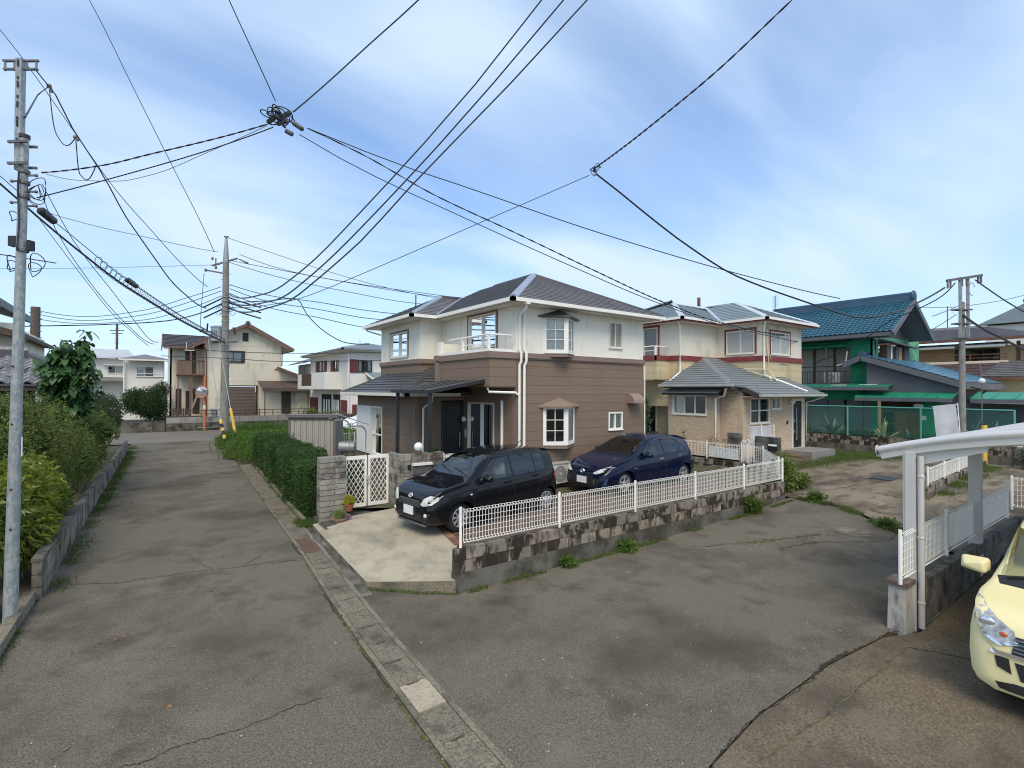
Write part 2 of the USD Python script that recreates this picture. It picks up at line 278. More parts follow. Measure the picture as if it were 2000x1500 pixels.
cableG = M('cable_grey', (.05, .06, .07), rough=.55, var=.1, sc=4)
plasB = M('black_plastic', (.018, .018, .018), rough=.5, var=.1, sc=6)
greyT = M('transformer_grey', (.28, .33, .36), rough=.5, var=.08, sc=3)
alu = M('carport_alu', (.62, .60, .56), rough=.35, var=.04, sc=2, metal=.25, spec=.5)
polyc = M('carport_panel', (.50, .48, .46), rough=.2, var=.08, sc=2, spec=.6)
orangeM = M('orange_post', (.62, .16, .05), rough=.5, var=.12, sc=3)
yellowM = M('guard_yellow', (.75, .50, .06), rough=.5, var=.12, sc=6)
shedM = M('shed_panel', (.36, .335, .285), rough=.55, var=.05, sc=1.5, spec=.4)
shedD = M('shed_frame', (.155, .135, .12), rough=.55, var=.05, sc=2, spec=.4)
acM = M('ac_casing', (.62, .61, .56), rough=.5, var=.06, sc=3)
terra = M('terracotta', (.32, .11, .05), rough=.8, var=.2, sc=9)
clothM = M('banner_cloth', (.66, .66, .65), rough=.9, var=.07, sc=4, spec=.1)
tyreM = M('tyre_rubber', (.018, .018, .018), rough=.8, var=.15, sc=12)
rimM = M('alloy_rim', (.62, .62, .61), rough=.3, var=.05, sc=6, metal=.7)
chromeM = M('chrome', (.75, .75, .76), rough=.15, var=.02, sc=6, metal=.9)
lensM = M('lamp_lens', (.62, .62, .57), rough=.12, var=.25, sc=14, spec=.7, coat=1)
redlens = M('tail_lens', (.55, .015, .02), rough=.15, var=.1, sc=6, coat=1)
amberM = M('amber_lens', (.42, .10, .03), rough=.2, var=.2, sc=20)
plateM = M('number_plate', (.78, .78, .76), rough=.4, var=.03, sc=4)
ink = M('plate_ink', (.03, .05, .04), rough=.5, var=.05, sc=4)
seatM = M('car_interior', (.05, .048, .045), rough=.9, var=.15, sc=6, spec=.2)
seatG = M('car_interior_grey', (.38, .40, .36), rough=.9, var=.15, sc=6, spec=.2)
globeM = M('lamp_globe', (.75, .75, .72), rough=.2, var=.04, sc=6, spec=.5)
stemM = M('stem_bark', (.10, .075, .05), rough=.9, var=.25, sc=14)
doorK = M('black_door', (.014, .016, .018), rough=.4, var=.1, sc=3)
barkM = stemM
leafHedge = leafM('leaf_hedge', [(.03, .065, .016), (.065, .125, .026), (.115, .195, .038), (.21, .29, .06)])
leafYel = leafM('leaf_yellow_green', [(.10, .14, .02), (.26, .29, .04), (.45, .45, .07), (.66, .62, .16)], rough=.35)
leafMid = leafM('leaf_mid', [(.09, .125, .026), (.19, .235, .05), (.31, .345, .08), (.44, .43, .13)])
leafTree = leafM('leaf_tree', [(.04, .09, .03), (.085, .175, .05), (.15, .27, .07), (.28, .40, .10)], rough=.4)
leafDark = leafM('leaf_dark', [(.022, .052, .016), (.045, .095, .026), (.08, .145, .036), (.13, .20, .05)])
leafWeed = leafM('leaf_weed', [(.06, .12, .018), (.12, .21, .028), (.19, .29, .04), (.29, .35, .08)], trans=.35)
grassM = leafM('grass_blade', [(.07, .095, .02), (.12, .15, .03), (.19, .20, .05), (.28, .25, .10)], trans=.3)
agaveM = M('agave_leaf', (.10, .155, .125), rough=.55, var=.25, sc=5, rnd=.25)
agaveY = M('agave_striped', (.30, .32, .13), rough=.55, var=.35, sc=9, rnd=.3)
coreM = M('foliage_core', (.035, .05, .016), rough=1, var=.3, sc=6, spec=0)  # dark green that paints the shade inside plants and blocks see-through
# ---------------------------------------------------------------- terrain and paved sheets
_zx = np.array([-99, 9, 10.6, 12.75, 14.8, 17, 19, 22, 24, 27, 99]); _zz = np.array([0, 0, .03, .09, .19, .33, .45, .58, .56, .47, .45])
def gz(x, y):
    x = np.asarray(x, float); y = np.asarray(y, float)
    w = np.clip((26 - y)/8, 0, 1)
    return np.interp(x, _zx, _zz)*w
def gzp(x, y, o=0): return V3(x, y, float(gz(x, y)) + o)
def fill(poly, off, step=.7, zf=gz):
    poly = poly if isinstance(poly, Polygon) else Polygon(poly)
    x0, y0, x1, y1 = poly.bounds; inner = poly.buffer(-step*.35)
    gx, gy = np.meshgrid(np.arange(x0, x1 + step, step), np.arange(y0, y1 + step, step)); pts = np.stack([gx.ravel(), gy.ravel()], 1)
    pts = pts[shapely.contains_xy(inner, pts[:, 0], pts[:, 1])] if not inner.is_empty else np.zeros((0, 2))
    b = np.array(shapely.segmentize(poly.exterior, step).coords)[:-1]
    P = np.vstack([b, pts]); t = Delaunay(P).simplices; c = P[t].mean(1); t = t[shapely.contains_xy(poly, c[:, 0], c[:, 1])]
    a = (P[t[:, 1]] - P[t[:, 0]]); d = (P[t[:, 2]] - P[t[:, 0]]); fl = a[:, 0]*d[:, 1] - a[:, 1]*d[:, 0] < 0; t[fl] = t[fl][:, ::-1]
    return MB().add(np.column_stack([P, zf(P[:, 0], P[:, 1]) + off]), t)
gy_ = np.array([-12, 3.9, 6.58, 8.19, 10.46, 14.27, 20, 26.2]); gx_ = np.array([2.02, 2.161, 2.253, 2.342, 2.50, 2.68, 2.98, 3.307])
def gut(y, o=0): return float(np.interp(y, gy_, gx_)) + o
G = MB()
n = 90; xs = np.concatenate([np.linspace(-400, -40, 12), np.linspace(-38, 70, 110), np.linspace(75, 600, 12)]); ys = np.concatenate([np.linspace(-300, -20, 8), np.linspace(-18, 70, 90), np.linspace(75, 600, 12)])
XX, YY = np.meshgrid(xs, ys, indexing='ij'); G.grid(np.stack([XX, YY, gz(XX, YY) - .06], -1))
single('ground', G, earthM, kind='structure')
# street: left edge follows the garden wall, right edge the gutter
sl = [(-2.4, -12), (-1.9, 4), (-1.46, 9.2), (-1.30, 11.2), (-1.29, 15.2), (-1.15, 20.7), (-.8, 33.6), (-.75, 37.5)]
sr = [(3.95, 37.5), (3.62, 31), (3.30, 26.3)] + [(gut(y), y) for y in (20, 14.27, 10.46, 8.19, 6.58, 3.9, -12)]
street = single('street', fill(sl[:1] + sl[1:] + sr, .004, .6), asph, kind='structure')
single('cross_street', fill([(-30, 37.5), (70, 37.5), (70, 46.6), (-30, 46.6)], 0.0, 3), asph_far, kind='structure')
# right-hand asphalt yard between the block walls
yard = Polygon([(gut(2.25, .48), 2.25), (gut(3.9, .48), 3.9), (gut(6.58, .48), 6.58), (gut(7.9, .47), 7.9), (2.98, 8.3), (4.1, 7.14), (15.1, 7.14), (15.0, 5.6), (13.6, 4.2), (12.6, 2.62), (8.6, 2.62), (8.0, 2.60), (6.7, 2.72), (5.05, 2.72), (4.05, 2.60)])
driveway = single('driveway', fill(yard.buffer(0), .004, .45), asph, kind='structure')
pad = single('parking_pad', fill([(2.66, -8), (2.66, 2.17), (4.05, 2.58), (5.05, 2.70), (6.7, 2.70), (8.0, 2.58), (8.6, 2.34), (17.4, 2.34), (17.4, -8)], .008, .45), padM, kind='structure')
slab = single('concrete_slab', fill([(15.15, 8.4), (15.12, 5.6), (13.7, 4.2), (12.75, 2.64), (17.4, 2.64), (26.4, 3.2), (26.4, 6.3), (22.8, 8.3), (18.6, 8.7), (17.4, 9.1)], .012, .5), slabM, kind='structure')
lot = MB()
def lz(x): return np.interp(np.asarray(x, float), [2.9, 4.6, 5.3, 12, 18], [.07, .27, .36, .46, .50])
A_ = [(3.0, 8.28), (4.07, 7.16), (4.09, 7.33), (4.88, 8.54), (5.19, 10.18), (5.2, 11.95), (4.0, 12.3), (3.2, 12.45), (3.13, 11.4)]
ap = single('apron', fill(A_, 0, .3, lambda x, y: lz(x) - .0 + 0*y), apronM, kind='structure')
m_ = MB()
for a, b in zip([(3.2, 12.45), (3.13, 11.4), (3.0, 8.28)], [(3.13, 11.4), (3.0, 8.28), (4.07, 7.16)]):
    for_ = [V3(*a, float(lz(a[0]))), V3(*b, float(lz(b[0]))), V3(*b, -.05), V3(*a, -.05)]; m_.add(for_, [[0, 3, 2, 1]])
sub(ap, 'apron_edge', m_, kerbM)
# house lot behind the fence: paved with small pavers, then bare ground round the house
single('house_lot', fill([(4.9, 8.5), (4.15, 7.31), (14.86, 7.31), (17.2, 8.9), (17.2, 20.5), (4.5, 24.5), (4.3, 13.1), (5.2, 12.0), (5.2, 10.2)], -.03, .6, lambda x, y: lz(x) + 0*y), earthM, kind='structure')
pv = MB(); rg = np.random.default_rng(3)
reg = Polygon([(5.0, 8.55), (4.2, 7.34), (14.6, 7.34), (14.6, 10.6), (5.35, 10.6)])
y = 7.36; row = 0
while y < 10.6:
    x = 4.2 + (row % 2)*.11
    while x < 14.5:
        if reg.contains(shapely.Point(x + .1, y + .05)):
            z = float(lz(x)); dz = rg.uniform(-.004, .004); pv.box(x, x + .212, y, y + .10, z - .05, z + dz)
        x += .22
    y += .108; row += 1
pp = single('paved_parking', pv, paverM, kind='stuff', label='brown brick pavers under the two dark parked cars', cat='paving')
eb = Thing('brick_edging', 'row of red brown bricks edging the pale concrete apron beside the black car', 'brick edging', (4.9, 8.5, .36))
a, b = V3(4.88, 8.52, 0), V3(5.19, 10.2, 0); d = nrm(b - a); nn = V3(-d[1], d[0], 0)
for k in range(8):
    p = a + d*(k*.215 + .005); q = p + d*.2; z = float(lz(p[0])) + .012
    eb.part('brick', MB().bar(V3(p[0], p[1], z - .04) - nn*.03, V3(q[0], q[1], z - .04) - nn*.03, .16, .09), brickM)
# gutter channel: two rims and single cover stones
gt = Thing('gutter', base=(2.4, 8, 0), kind='structure')
def strip(o0, o1, ya, yb, z0, z1, st=.8):
    m = MB(); ys = np.arange(ya, yb, st).tolist() + [yb]; P0, P1 = [(gut(v, o0), v) for v in ys], [(gut(v, o1), v) for v in ys]
    for i in range(len(ys) - 1):
        m.hexa([(*P0[i], z0), (*P1[i], z0), (*P1[i + 1], z0), (*P0[i + 1], z0), (*P0[i], z1), (*P1[i], z1), (*P1[i + 1], z1), (*P0[i + 1], z1)])
    return m
gt.part('gutter_rim', strip(.012, .075, -3, 24.6, -.1, .014), kerbM); gt.part('gutter_rim', strip(.405, .47, -3, 24.6, -.1, .016), kerbM)
gt.part('channel_floor', strip(.07, .41, -3, 24.6, -.3, -.06), crackM)
y = 2.06; k = 0; rg = np.random.default_rng(5)
while y < 24:
    L = .535; y1 = y + L
    if not (y > 10.3 and y < 11.6):
        m = MB(); za = rg.uniform(-.004, .006); zb = za + rg.uniform(-.005, .005); a0, a1 = .082, .398
        # cover stone with a hand notch in its far end
        cs = [(a0, y + .005), (a1, y + .005), (a1, y1 - .005), (a0 + .24, y1 - .009), (a0 + .22, y1 - .034), (a0 + .09, y1 - .034), (a0 + .07, y1 - .009), (a0, y1 - .005)]
        m.prism([(gut(v, o), v, -.08) for o, v in cs], (0, 0, .085 + .006 + za))
        gt.part('cover_stone', m, lid_new if abs(y - 4.735) < .2 else lidM, label='pale new cover stone' if abs(y - 4.735) < .2 else None)
    y = y1; k += 1
gt.part('gutter_haunch', strip(.468, .64, 7.9, 12.6, -.2, .008), footM)
gr = Thing('drain_grate', 'rusty steel drain grate set in the gutter beside the pale apron', 'drain grate', (2.85, 11.1, 0))
for k in range(5):
    ya, yb = 10.55, 11.65; x0 = gut(11, .085 + k*.066)
    gr.part('bar', MB().box(x0, x0 + .052, ya, yb, -.03, .012 + .002*(k % 2)), M('rusty_grate', (.13, .075, .05), rough=.8, var=.35, sc=8) if k == 0 else '/World/Looks/rusty_grate')
gr.part('rail', MB().box(gut(11, .42), gut(11, .44), 10.5, 11.7, -.03, .03), galv)
# cracks: thin irregular inlays of dirt and moss
def crack(parent, pts, w, mat, seed, z=.0085, amp=.05, name='crack'):
    rg = np.random.default_rng(seed); p = np.asarray(pts, float); s = shapely.LineString(p); N = max(8, int(s.length/.035)); L = []; R = []
    off = 0
    for i in range(N + 1):
        q = s.interpolate(i/N, normalized=True); q2 = s.interpolate(min(1, i/N + .01), normalized=True); q0 = s.interpolate(max(0, i/N - .01), normalized=True)
        t = nrm(V3(q2.x - q0.x, q2.y - q0.y, 0)); nn = V3(-t[1], t[0], 0); off = off*.86 + rg.normal(0, amp*.34); ww = w*rg.uniform(.25, 1.2)
        c = V3(q.x, q.y, 0) + nn*off; L.append(c + nn*ww/2); R.append(c - nn*ww/2)
    P = np.array([L, R]); P[..., 2] = gz(P[..., 0], P[..., 1]) + z
    sub(parent, name, MB().grid(P[::-1]), mat)
crack(street, [(-1.25, 11.4), (-.4, 10.9), (.6, 10.75), (1.4, 10.55), (2.45, 10.3)], .045, mossM, 1)
crack(street, [(1.5, 10.55), (1.75, 10.85), (1.9, 11.0)], .02, crackM, 2); crack(street, [(1.0, 10.7), (.75, 11.2), (.7, 11.9)], .014, crackM, 7, amp=.03)
crack(street, [(-2.0, 6.0), (-.7, 5.6), (.2, 5.55), (1.0, 5.5), (1.55, 5.55)], .014, crackM, 3, amp=.035)
crack(street, [(-1.6, 5.75), (-1.0, 5.62), (-.5, 5.6)], .05, mossM, 4)
for k in range(9):
    y0 = 2.2 + k*1.05; crack(street, [(gut(y0, -.02), y0), (gut(y0 + .9, -.02), y0 + .9)], .035, mossM if k in (1, 2, 4, 6, 7) else crackM, 20 + k, amp=.012)
crack(street, [(1.0, 37.0), (3.5, 36.6)], .1, crackM, 9); crack(street, [(-.6, 20.5), (1.2, 21.3), (2.0, 21.5)], .04, crackM, 10)
crack(driveway, [(3.6, 2.35), (4.05, 2.60), (5.05, 2.71), (5.6, 2.66), (6.7, 2.71), (8.0, 2.6), (8.5, 2.5)], .016, crackM, 11, z=.013, amp=.028)
crack(driveway, [(6.2, 2.68), (6.6, 2.74), (7.2, 2.68)], .05, crackM, 12, z=.0145, amp=.03)
crack(driveway, [(15.1, 7.0), (15.06, 5.6), (13.65, 4.2), (12.8, 2.9)], .05, crackM, 13, z=.017)
crack(driveway, [(10.5, 5.2), (11.6, 5.0), (12.4, 4.3), (13.2, 4.0)], .025, crackM, 14, z=.012, amp=.07); crack(driveway, [(9.5, 6.3), (11.4, 5.4), (12.3, 5.2)], .05, mossM, 15, z=.012, amp=.08)
crack(pad, [(4.42, 2.37), (5.6, 2.30), (7.95, 2.31)], .022, mossM, 16, z=.013, amp=.012); crack(pad, [(7.95, 2.31), (8.1, 2.05), (8.22, 1.745), (7.9, 1.2)], .02, crackM, 17, z=.013, amp=.012)
crack(slab, [(15.3, 7.2), (18.3, 6.2), (21.5, 5.3)], .03, crackM, 18, z=.017, amp=.03); crack(slab, [(17.5, 8.6), (17.2, 6.5), (16.9, 4.5)], .03, crackM, 19, z=.017, amp=.04)
for i, (x, y) in enumerate(((13.0, 4.75), (15.4, 4.85))):
    t = Thing('manhole_cover', ['round concrete manhole cover in the cracked asphalt left of the carport post', 'round concrete manhole cover on the slab, farther from the camera'][i], 'manhole cover', gzp(x, y))
    t.part('cover', MB().lathe((x, y, float(gz(x, y)) - .02), [(.30, 0), (.30, .05), (.285, .058), (.0, .058)], 28), slabM); t.part('ring', MB().lathe((x, y, float(gz(x, y)) - .02), [(.36, 0), (.36, .04), (.312, .044), (.312, 0)], 28), kerbM)

# ---------------------------------------------------------------- block walls and mesh fences
def block_wall(name, label, cat, a, b, courses, h=.2, th=.12, foot=.28, zb=0.0, mat=None, L=.40, foot_mat=None, cap=None, group=None, seed=0, zf=None):
    a, b = V3(*a, 0), V3(*b, 0); d = nrm(b - a); n = V3(d[1], -d[0], 0); LL = np.linalg.norm(b - a); rg = np.random.default_rng(seed)
    t = Thing(name, label, cat, (a + b)/2 + V3(0, 0, zb), group=group)
    z = zb + foot
    if foot > 0: t.part('footing', MB().bar(a + V3(0, 0, zb + foot/2 - .2), b + V3(0, 0, zb + foot/2 - .2), th + .03, foot + .4), foot_mat or footM)
    t.part('mortar', MB().bar(a + d*.03 + V3(0, 0, z + courses*h/2 - .002), b - d*.03 + V3(0, 0, z + courses*h/2 - .002), th - .022, courses*h - .010), crackM)
    for c in range(courses):
        x = -(c % 2)*L/2
        while x < LL - .02:
            x0, x1 = max(0, x) + .006, min(LL, x + L) - .006
            if x1 - x0 > .04:
                o = n*rg.uniform(-.002, .002); p, q = a + d*x0 + o, a + d*x1 + o; zz = V3(0, 0, z + c*h + h/2)
                t.part('block', MB().bar(p + zz, q + zz, th, h - .012), mat or blockM)
            x += L
    if cap: t.part('coping', MB().bar(a + V3(0, 0, z + courses*h + cap/2), b + V3(0, 0, z + courses*h + cap/2), th + .03, cap), footM)
    return t
block_wall('block_wall', 'long dark stained concrete block wall under the white fence beside the asphalt yard', 'block wall', (4.08, 7.25), (14.9, 7.25), 2, foot=.30, seed=1)
block_wall('block_wall', 'stained block wall behind the blue car, carrying the rear white fence', 'block wall', (17.15, 9.05), (17.15, 13.6), 2, foot=.30, zb=.05, seed=2)
block_wall('block_wall', 'short slanting block wall at the right corner of the dark cars\' lot', 'block wall', (14.96, 7.30), (17.1, 9.0), 2, foot=.2, zb=.12, seed=3)
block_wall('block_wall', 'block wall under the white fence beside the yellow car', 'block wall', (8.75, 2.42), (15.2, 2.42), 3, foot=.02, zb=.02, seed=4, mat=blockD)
block_wall('block_wall', 'mossy block wall seen between the carport posts, across the slab', 'block wall', (17.2, 4.55), (25.4, 4.95), 1, foot=.10, zb=.43, seed=5)
block_wall('block_wall', 'weathered block wall under the green wire fence', 'block wall', (27.0, 3.4), (27.0, 13.6), 2, foot=.33, zb=.46, seed=6)
gb = block_wall('garden_wall', 'low weathered block wall along the left edge of the street under the shrubs', 'garden wall', (-1.37, 10.75), (-1.28, 15.6), 3, foot=.0, zb=-.02, seed=8, mat=M('wall_block_old', (.22, .195, .15), rough=.92, var=.2, sc=4, bump=.5, bsc=50, rnd=.15, spec=.25, stain=[((.07, .06, .045), 1.8, .45, .6), ((.35, .32, .26), 2.2, .56, .7, (2, 2, .4))]), cap=.05)
block_wall('garden_wall', 'farther part of the left garden wall, half hidden by bushes', 'garden wall', (-1.27, 15.65), (-.86, 33.0), 3, foot=.0, zb=-.02, seed=9, mat='/World/Looks/wall_block_old', L=.8)
kb = MB().bar((-1.62, 4.0, .03), (-1.44, 10.7, .03), .14, .26); single('kerb', kb, kerbM, kind='structure')
def mesh_fence(label, a, b, za, h, posts, group=None, vs=.062, mat=None, name='mesh_fence', hs=5, post_r=.024, zbf=None):
    """white welded-wire fence with rolled rims; posts: distances along the run"""
    a, b = V3(*a, 0), V3(*b, 0); d = nrm(b - a); LL = np.linalg.norm(b - a); n = V3(d[1], -d[0], 0); mat = mat or whiteF
    zb = V3(0, 0, za); t = Thing(name, label, 'fence', (a + b)/2 + zb, group=group); z0, z1 = .07, h - .015
    for i, s in enumerate(posts):
        p = a + d*s + zb; t.part('post', MB().tube([p, p + V3(0, 0, h + .03)], post_r, 10), mat, smooth=40)
    for i in range(len(posts) - 1):
        s0, s1 = posts[i] + .045, posts[i + 1] - .045; m = MB(); N = max(2, int(round((s1 - s0)/vs)))
        if len(posts) == 2: s0, s1 = posts[0] + .03, posts[1] - .03
        for k in range(N + 1):
            p = a + d*(s0 + (s1 - s0)*k/N) + zb + n*.012
            prof = [p + V3(0, 0, z0), p + n*.035 + V3(0, 0, z0 + .025), p + V3(0, 0, z0 + .05), p + V3(0, 0, z1 - .05), p + n*.035 + V3(0, 0, z1 - .025), p + V3(0, 0, z1)]
            m.tube(prof, .0060, 4, caps=False)
        t.part('wire_panel', m, mat)
        r = MB()
        for zz, o in [(z0, 0), (z0 + .05, 0), (z0 + .025, .037), (z1 - .05, 0), (z1, 0), (z1 - .025, .037)] + [(z0 + .05 + (z1 - z0 - .1)*k/hs, .006) for k in range(1, hs)]:
            p = a + zb + n*(.012 + o) + V3(0, 0, zz); r.tube([p + d*s0, p + d*s1], .0034, 4)
        t.part('cross_wires', r, mat)
    return t
# (spacing as built: 2.15 m)
mesh_fence('long white wire mesh fence in front of the black and blue cars', (4.19, 7.22), (14.86, 7.22), .705, .635, [0, 2.15, 4.30, 6.45, 8.60, 10.65])
mesh_fence('white wire mesh fence across the back of the lot behind the blue car', (17.15, 9.0), (17.15, 13.4), .75, .63, [0, 2.15, 4.3])
mesh_fence('short slanting white fence panel joining the front and rear fences', (14.90, 7.36), (17.05, 8.95), .74, .62, [0, 2.66], vs=.11)
mesh_fence('white mesh fence on the block wall between the carport posts and the yard', (8.25, 2.46), (14.45, 2.46), .70, .70, [0, 2.05, 4.1, 6.15])
mesh_fence('white mesh fence panel at the right edge beyond the yellow car', (17.2, 2.86), (17.2, .8), .42, .80, [0, 2.0], vs=.07)
mesh_fence('low white fence on the mossy wall seen through the carport', (17.3, 4.53), (25.0, 4.93), .72, .5, [0, 1.9, 3.8, 5.7, 7.6], vs=.09)
mesh_fence('far green and white mesh fence between the shed and the brown house', (6.6, 25.6), (12.6, 25.6), .35, .75, [0, 2, 4, 6], vs=.09, mat=M('dull_white_fence', (.5, .54, .48), rough=.5))
mesh_fence('short white fence between the gate wall and the entrance of the brown house', (6.45, 12.05), (7.9, 12.05), .9, .68, [0, 1.45], vs=.06)
# chain link fence of the green house
fg = M('fence_green', (.10, .36, .27), rough=.5, var=.08, sc=3)
t = Thing('chain_link_fence', 'pale green chain link fence on the weathered wall before the green house', 'fence', (27, 9, 1.2))
py = [4.4, 7.3, 10.1, 12.1, 14.0]
for y in py: t.part('post', MB().tube([(27, y, 1.15), (27, y, 2.60)], .035, 8), fg)
t.part('top_rail', MB().tube([(27, 4.4, 2.58), (27, 14.0, 2.58)], .03, 6), fg)
m = MB()
for s in (-1, 1):
    for k in range(-14, 100):
        y0 = 4.4 + k*.10; seg = shapely.LineString([(y0, 1.25), (y0 + s*1.3, 2.55)]).intersection(sbox(4.4, 1.25, 14.0, 2.55))
        if seg.length > .05: (p, q) = list(seg.coords); m.tube([(27 + .004*s, p[0], p[1]), (27 + .004*s, q[0], q[1])], .0045, 3, caps=False)
t.part('wire_mesh', m, fg, kind='stuff')
# ---------------------------------------------------------------- building helpers
class Fr:
    """a wall plane facing -X ('X') or -Y ('Y'); a runs along the wall, d outwards"""
    def __init__(s, k, c): s.k, s.c = k, c
    def P(s, a, z, d=0.0): return V3(s.c - d, a, z) if s.k == 'X' else V3(a, s.c - d, z)
    def box(s, m, a0, a1, z0, z1, d0, d1):
        p, q = s.P(a0, z0, d0), s.P(a1, z1, d1); m.box(p[0], q[0], p[1], q[1], p[2], q[2]); return m
def cutrects(a0, a1, z0, z1, ops):
    zs = sorted({z0, z1, *[min(max(v, z0), z1) for o in ops for v in o[2:4]]}); out = []
    for za, zb in zip(zs[:-1], zs[1:]):
        if zb - za < 1e-4: continue
        iv = [(a0, a1)]
        for o in ops:
            if o[2] < zb - 1e-5 and o[3] > za + 1e-5:
                iv = [(p, q) for s, e in iv for p, q in ((s, min(e, o[0])), (max(s, o[1]), e)) if q - p > 1e-4]
        out += [(s, e, za, zb) for s, e in iv]
    return out
def wall(th, fr, a0, a1, z0, z1, ops=(), mat=None, name='wall', t=.12, d=0.0):
    m = MB()
    for r in cutrects(a0, a1, z0, z1, list(ops)): fr.box(m, *r, d - t, d)
    return th.part(name, m, mat)
def siding(th, fr, a0, a1, z0, z1, ops, mat, h=.25, name='siding_board', t=.014, gap=.008):
    z = z0
    while z < z1 - .03:
        zt = min(z + h, z1)
        for r in cutrects(a0, a1, z + gap/2, zt - gap/2, list(ops)): th.part(name, fr.box(MB(), *r, -.002, t), mat)
        z += h
def window(th, fr, a0, a1, z0, z1, cols=2, frame=None, curtain=None, casing=None, fw=.05, name='window', rail=None, pane=None, d=0.0, grid=None, dark=None, cm=None):
    frame = frame or sashM; m = MB()
    for r in ((a0, a1, z0, z0 + fw), (a0, a1, z1 - fw, z1), (a0, a0 + fw, z0 + fw, z1 - fw), (a1 - fw, a1, z0 + fw, z1 - fw)): fr.box(m, *r, d - .09, d + .035)
    fr.box(m, a0 - .02, a1 + .02, z0 - .035, z0, d - .05, d + .06)
    w = (a1 - a0 - 2*fw)/cols
    for k in range(1, cols): fr.box(m, a0 + fw + k*w - .024, a0 + fw + k*w + .024, z0 + fw, z1 - fw, d - .06, d + .012)
    if rail: fr.box(m, a0 + fw, a1 - fw, z0 + (z1 - z0)*rail - .02, z0 + (z1 - z0)*rail + .02, d - .06, d + .008)
    p = th.part(name, m, frame); b = -th.base
    for k in range(cols):
        s = a0 + fw + k*w; o = -.02 if k % 2 else -.045
        g = MB().add([fr.P(s, z0 + fw, d + o), fr.P(s + w, z0 + fw, d + o), fr.P(s + w, z1 - fw, d + o), fr.P(s, z1 - fw, d + o)], [[0, 1, 2, 3]]); v, f = g.arr(); sub(p, 'pane', (v + b, f), pane or glass)
        if grid:
            gm = MB()
            for i in range(1, grid[0]): fr.box(gm, s + w*i/grid[0] - .008, s + w*i/grid[0] + .008, z0 + fw, z1 - fw, d + o + .001, d + o + .012)
            for i in range(1, grid[1]): zz = z0 + fw + (z1 - z0 - 2*fw)*i/grid[1]; fr.box(gm, s, s + w, zz - .008, zz + .008, d + o + .002, d + o + .013)
            v, f = gm.arr(); sub(p, 'glazing_bars', (v + b, f), frame)
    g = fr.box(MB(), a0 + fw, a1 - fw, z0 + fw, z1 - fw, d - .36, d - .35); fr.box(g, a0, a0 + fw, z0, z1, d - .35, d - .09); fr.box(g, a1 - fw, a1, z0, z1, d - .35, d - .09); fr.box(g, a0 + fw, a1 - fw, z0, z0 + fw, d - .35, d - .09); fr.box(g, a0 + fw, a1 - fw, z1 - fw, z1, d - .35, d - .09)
    v, f = g.arr(); sub(p, 'room', (v + b, f), dark or roomM)  # shallow dark box painted as the unlit interior, no real room
    for (f0, f1) in curtain or ():
        s, e = a0 + fw + (a1 - a0 - 2*fw)*f0, a0 + fw + (a1 - a0 - 2*fw)*f1; N = max(8, int((e - s)/.025)); A = np.linspace(s, e, N)
        zs = [z0 + fw + .02, (z0 + z1)/2, z1 - fw]; Pm = [[fr.P(a, z, d - .10 + .018*math.sin(a*62 + 1.5*math.sin(a*9))*(1.0 if z < z1 - fw else .5)) for z in zs] for a in A]
        mm = MB().grid(Pm); v, f = mm.arr(); sub(p, 'curtain', (v + b, f), cm or curtainM, smooth=True)
    if casing:
        cm_, cw = casing; m = MB()
        for r in ((a0 - cw, a1 + cw, z1, z1 + cw), (a0 - cw, a0, z0 - .02, z1), (a1, a1 + cw, z0 - .02, z1)): fr.box(m, *r, d - .02, d + .028)
        v, f = m.arr(); sub(p, 'casing', (v + b, f), cm_)
    return p
def roof_face(th, name, pts, mat, course=.2, t=.014, base=.03, joint=None, seed=0, kind=None):
    """stepped courses over a planar polygon; pts[0]->pts[1] is the eave"""
    P = np.asarray(pts, float); e = nrm(P[1] - P[0]); n = np.zeros(3)
    for i in range(len(P)): n += np.cross(P[i], P[(i + 1) % len(P)])
    n = nrm(n); n = n if n[2] > 0 else -n; u = np.cross(n, e); u = u if u[2] > 0 else -u
    q = np.stack([(P - P[0]) @ e, (P - P[0]) @ u], 1); poly = Polygon(q); poly = poly if poly.is_valid else poly.buffer(0); S = q[:, 1].max(); m = MB(); rg = np.random.default_rng(seed + 5)
    s = 0.0; k = 0
    while s < S - 1e-4:
        band = poly.intersection(sbox(q[:, 0].min() - 1, s, q[:, 0].max() + 1, min(s + course, S)))
        segs = [band]
        if joint:
            segs = []; x = q[:, 0].min() - (k % 2)*joint/2
            while x < q[:, 0].max(): segs.append(band.intersection(sbox(x + .004, -1, x + joint - .004, S + 1))); x += joint
        for g in segs:
            for gg in getattr(g, 'geoms', [g]):
                if gg.geom_type != 'Polygon' or gg.area < 1e-4: continue
                c = np.array(gg.exterior.coords)[:-1]
                if gg.exterior.is_ccw is False: c = c[::-1]
                o = base + t*(1.0 - (c[:, 1] - s)/course) + (rg.uniform(0, t*.35) if joint else 0)
                top = P[0] + c[:, :1]*e + c[:, 1:]*u + o[:, None]*n; bot = P[0] + c[:, :1]*e + c[:, 1:]*u - .01*n
                N_ = len(c); fl = np.cross(e, u) @ n > 0; F = [[0, i, i + 1] for i in range(1, N_ - 1)]; F = F if fl else [f[::-1] for f in F]
                m.add(np.vstack([top, bot]), F + [w for i in range(N_) for w in ([[i, N_ + i, N_ + (i + 1) % N_], [i, N_ + (i + 1) % N_, (i + 1) % N_]] if fl else [[i, N_ + (i + 1) % N_, N_ + i], [i, (i + 1) % N_, N_ + (i + 1) % N_]])])
        s += course; k += 1
    return th.part(name, m, mat, kind=kind)
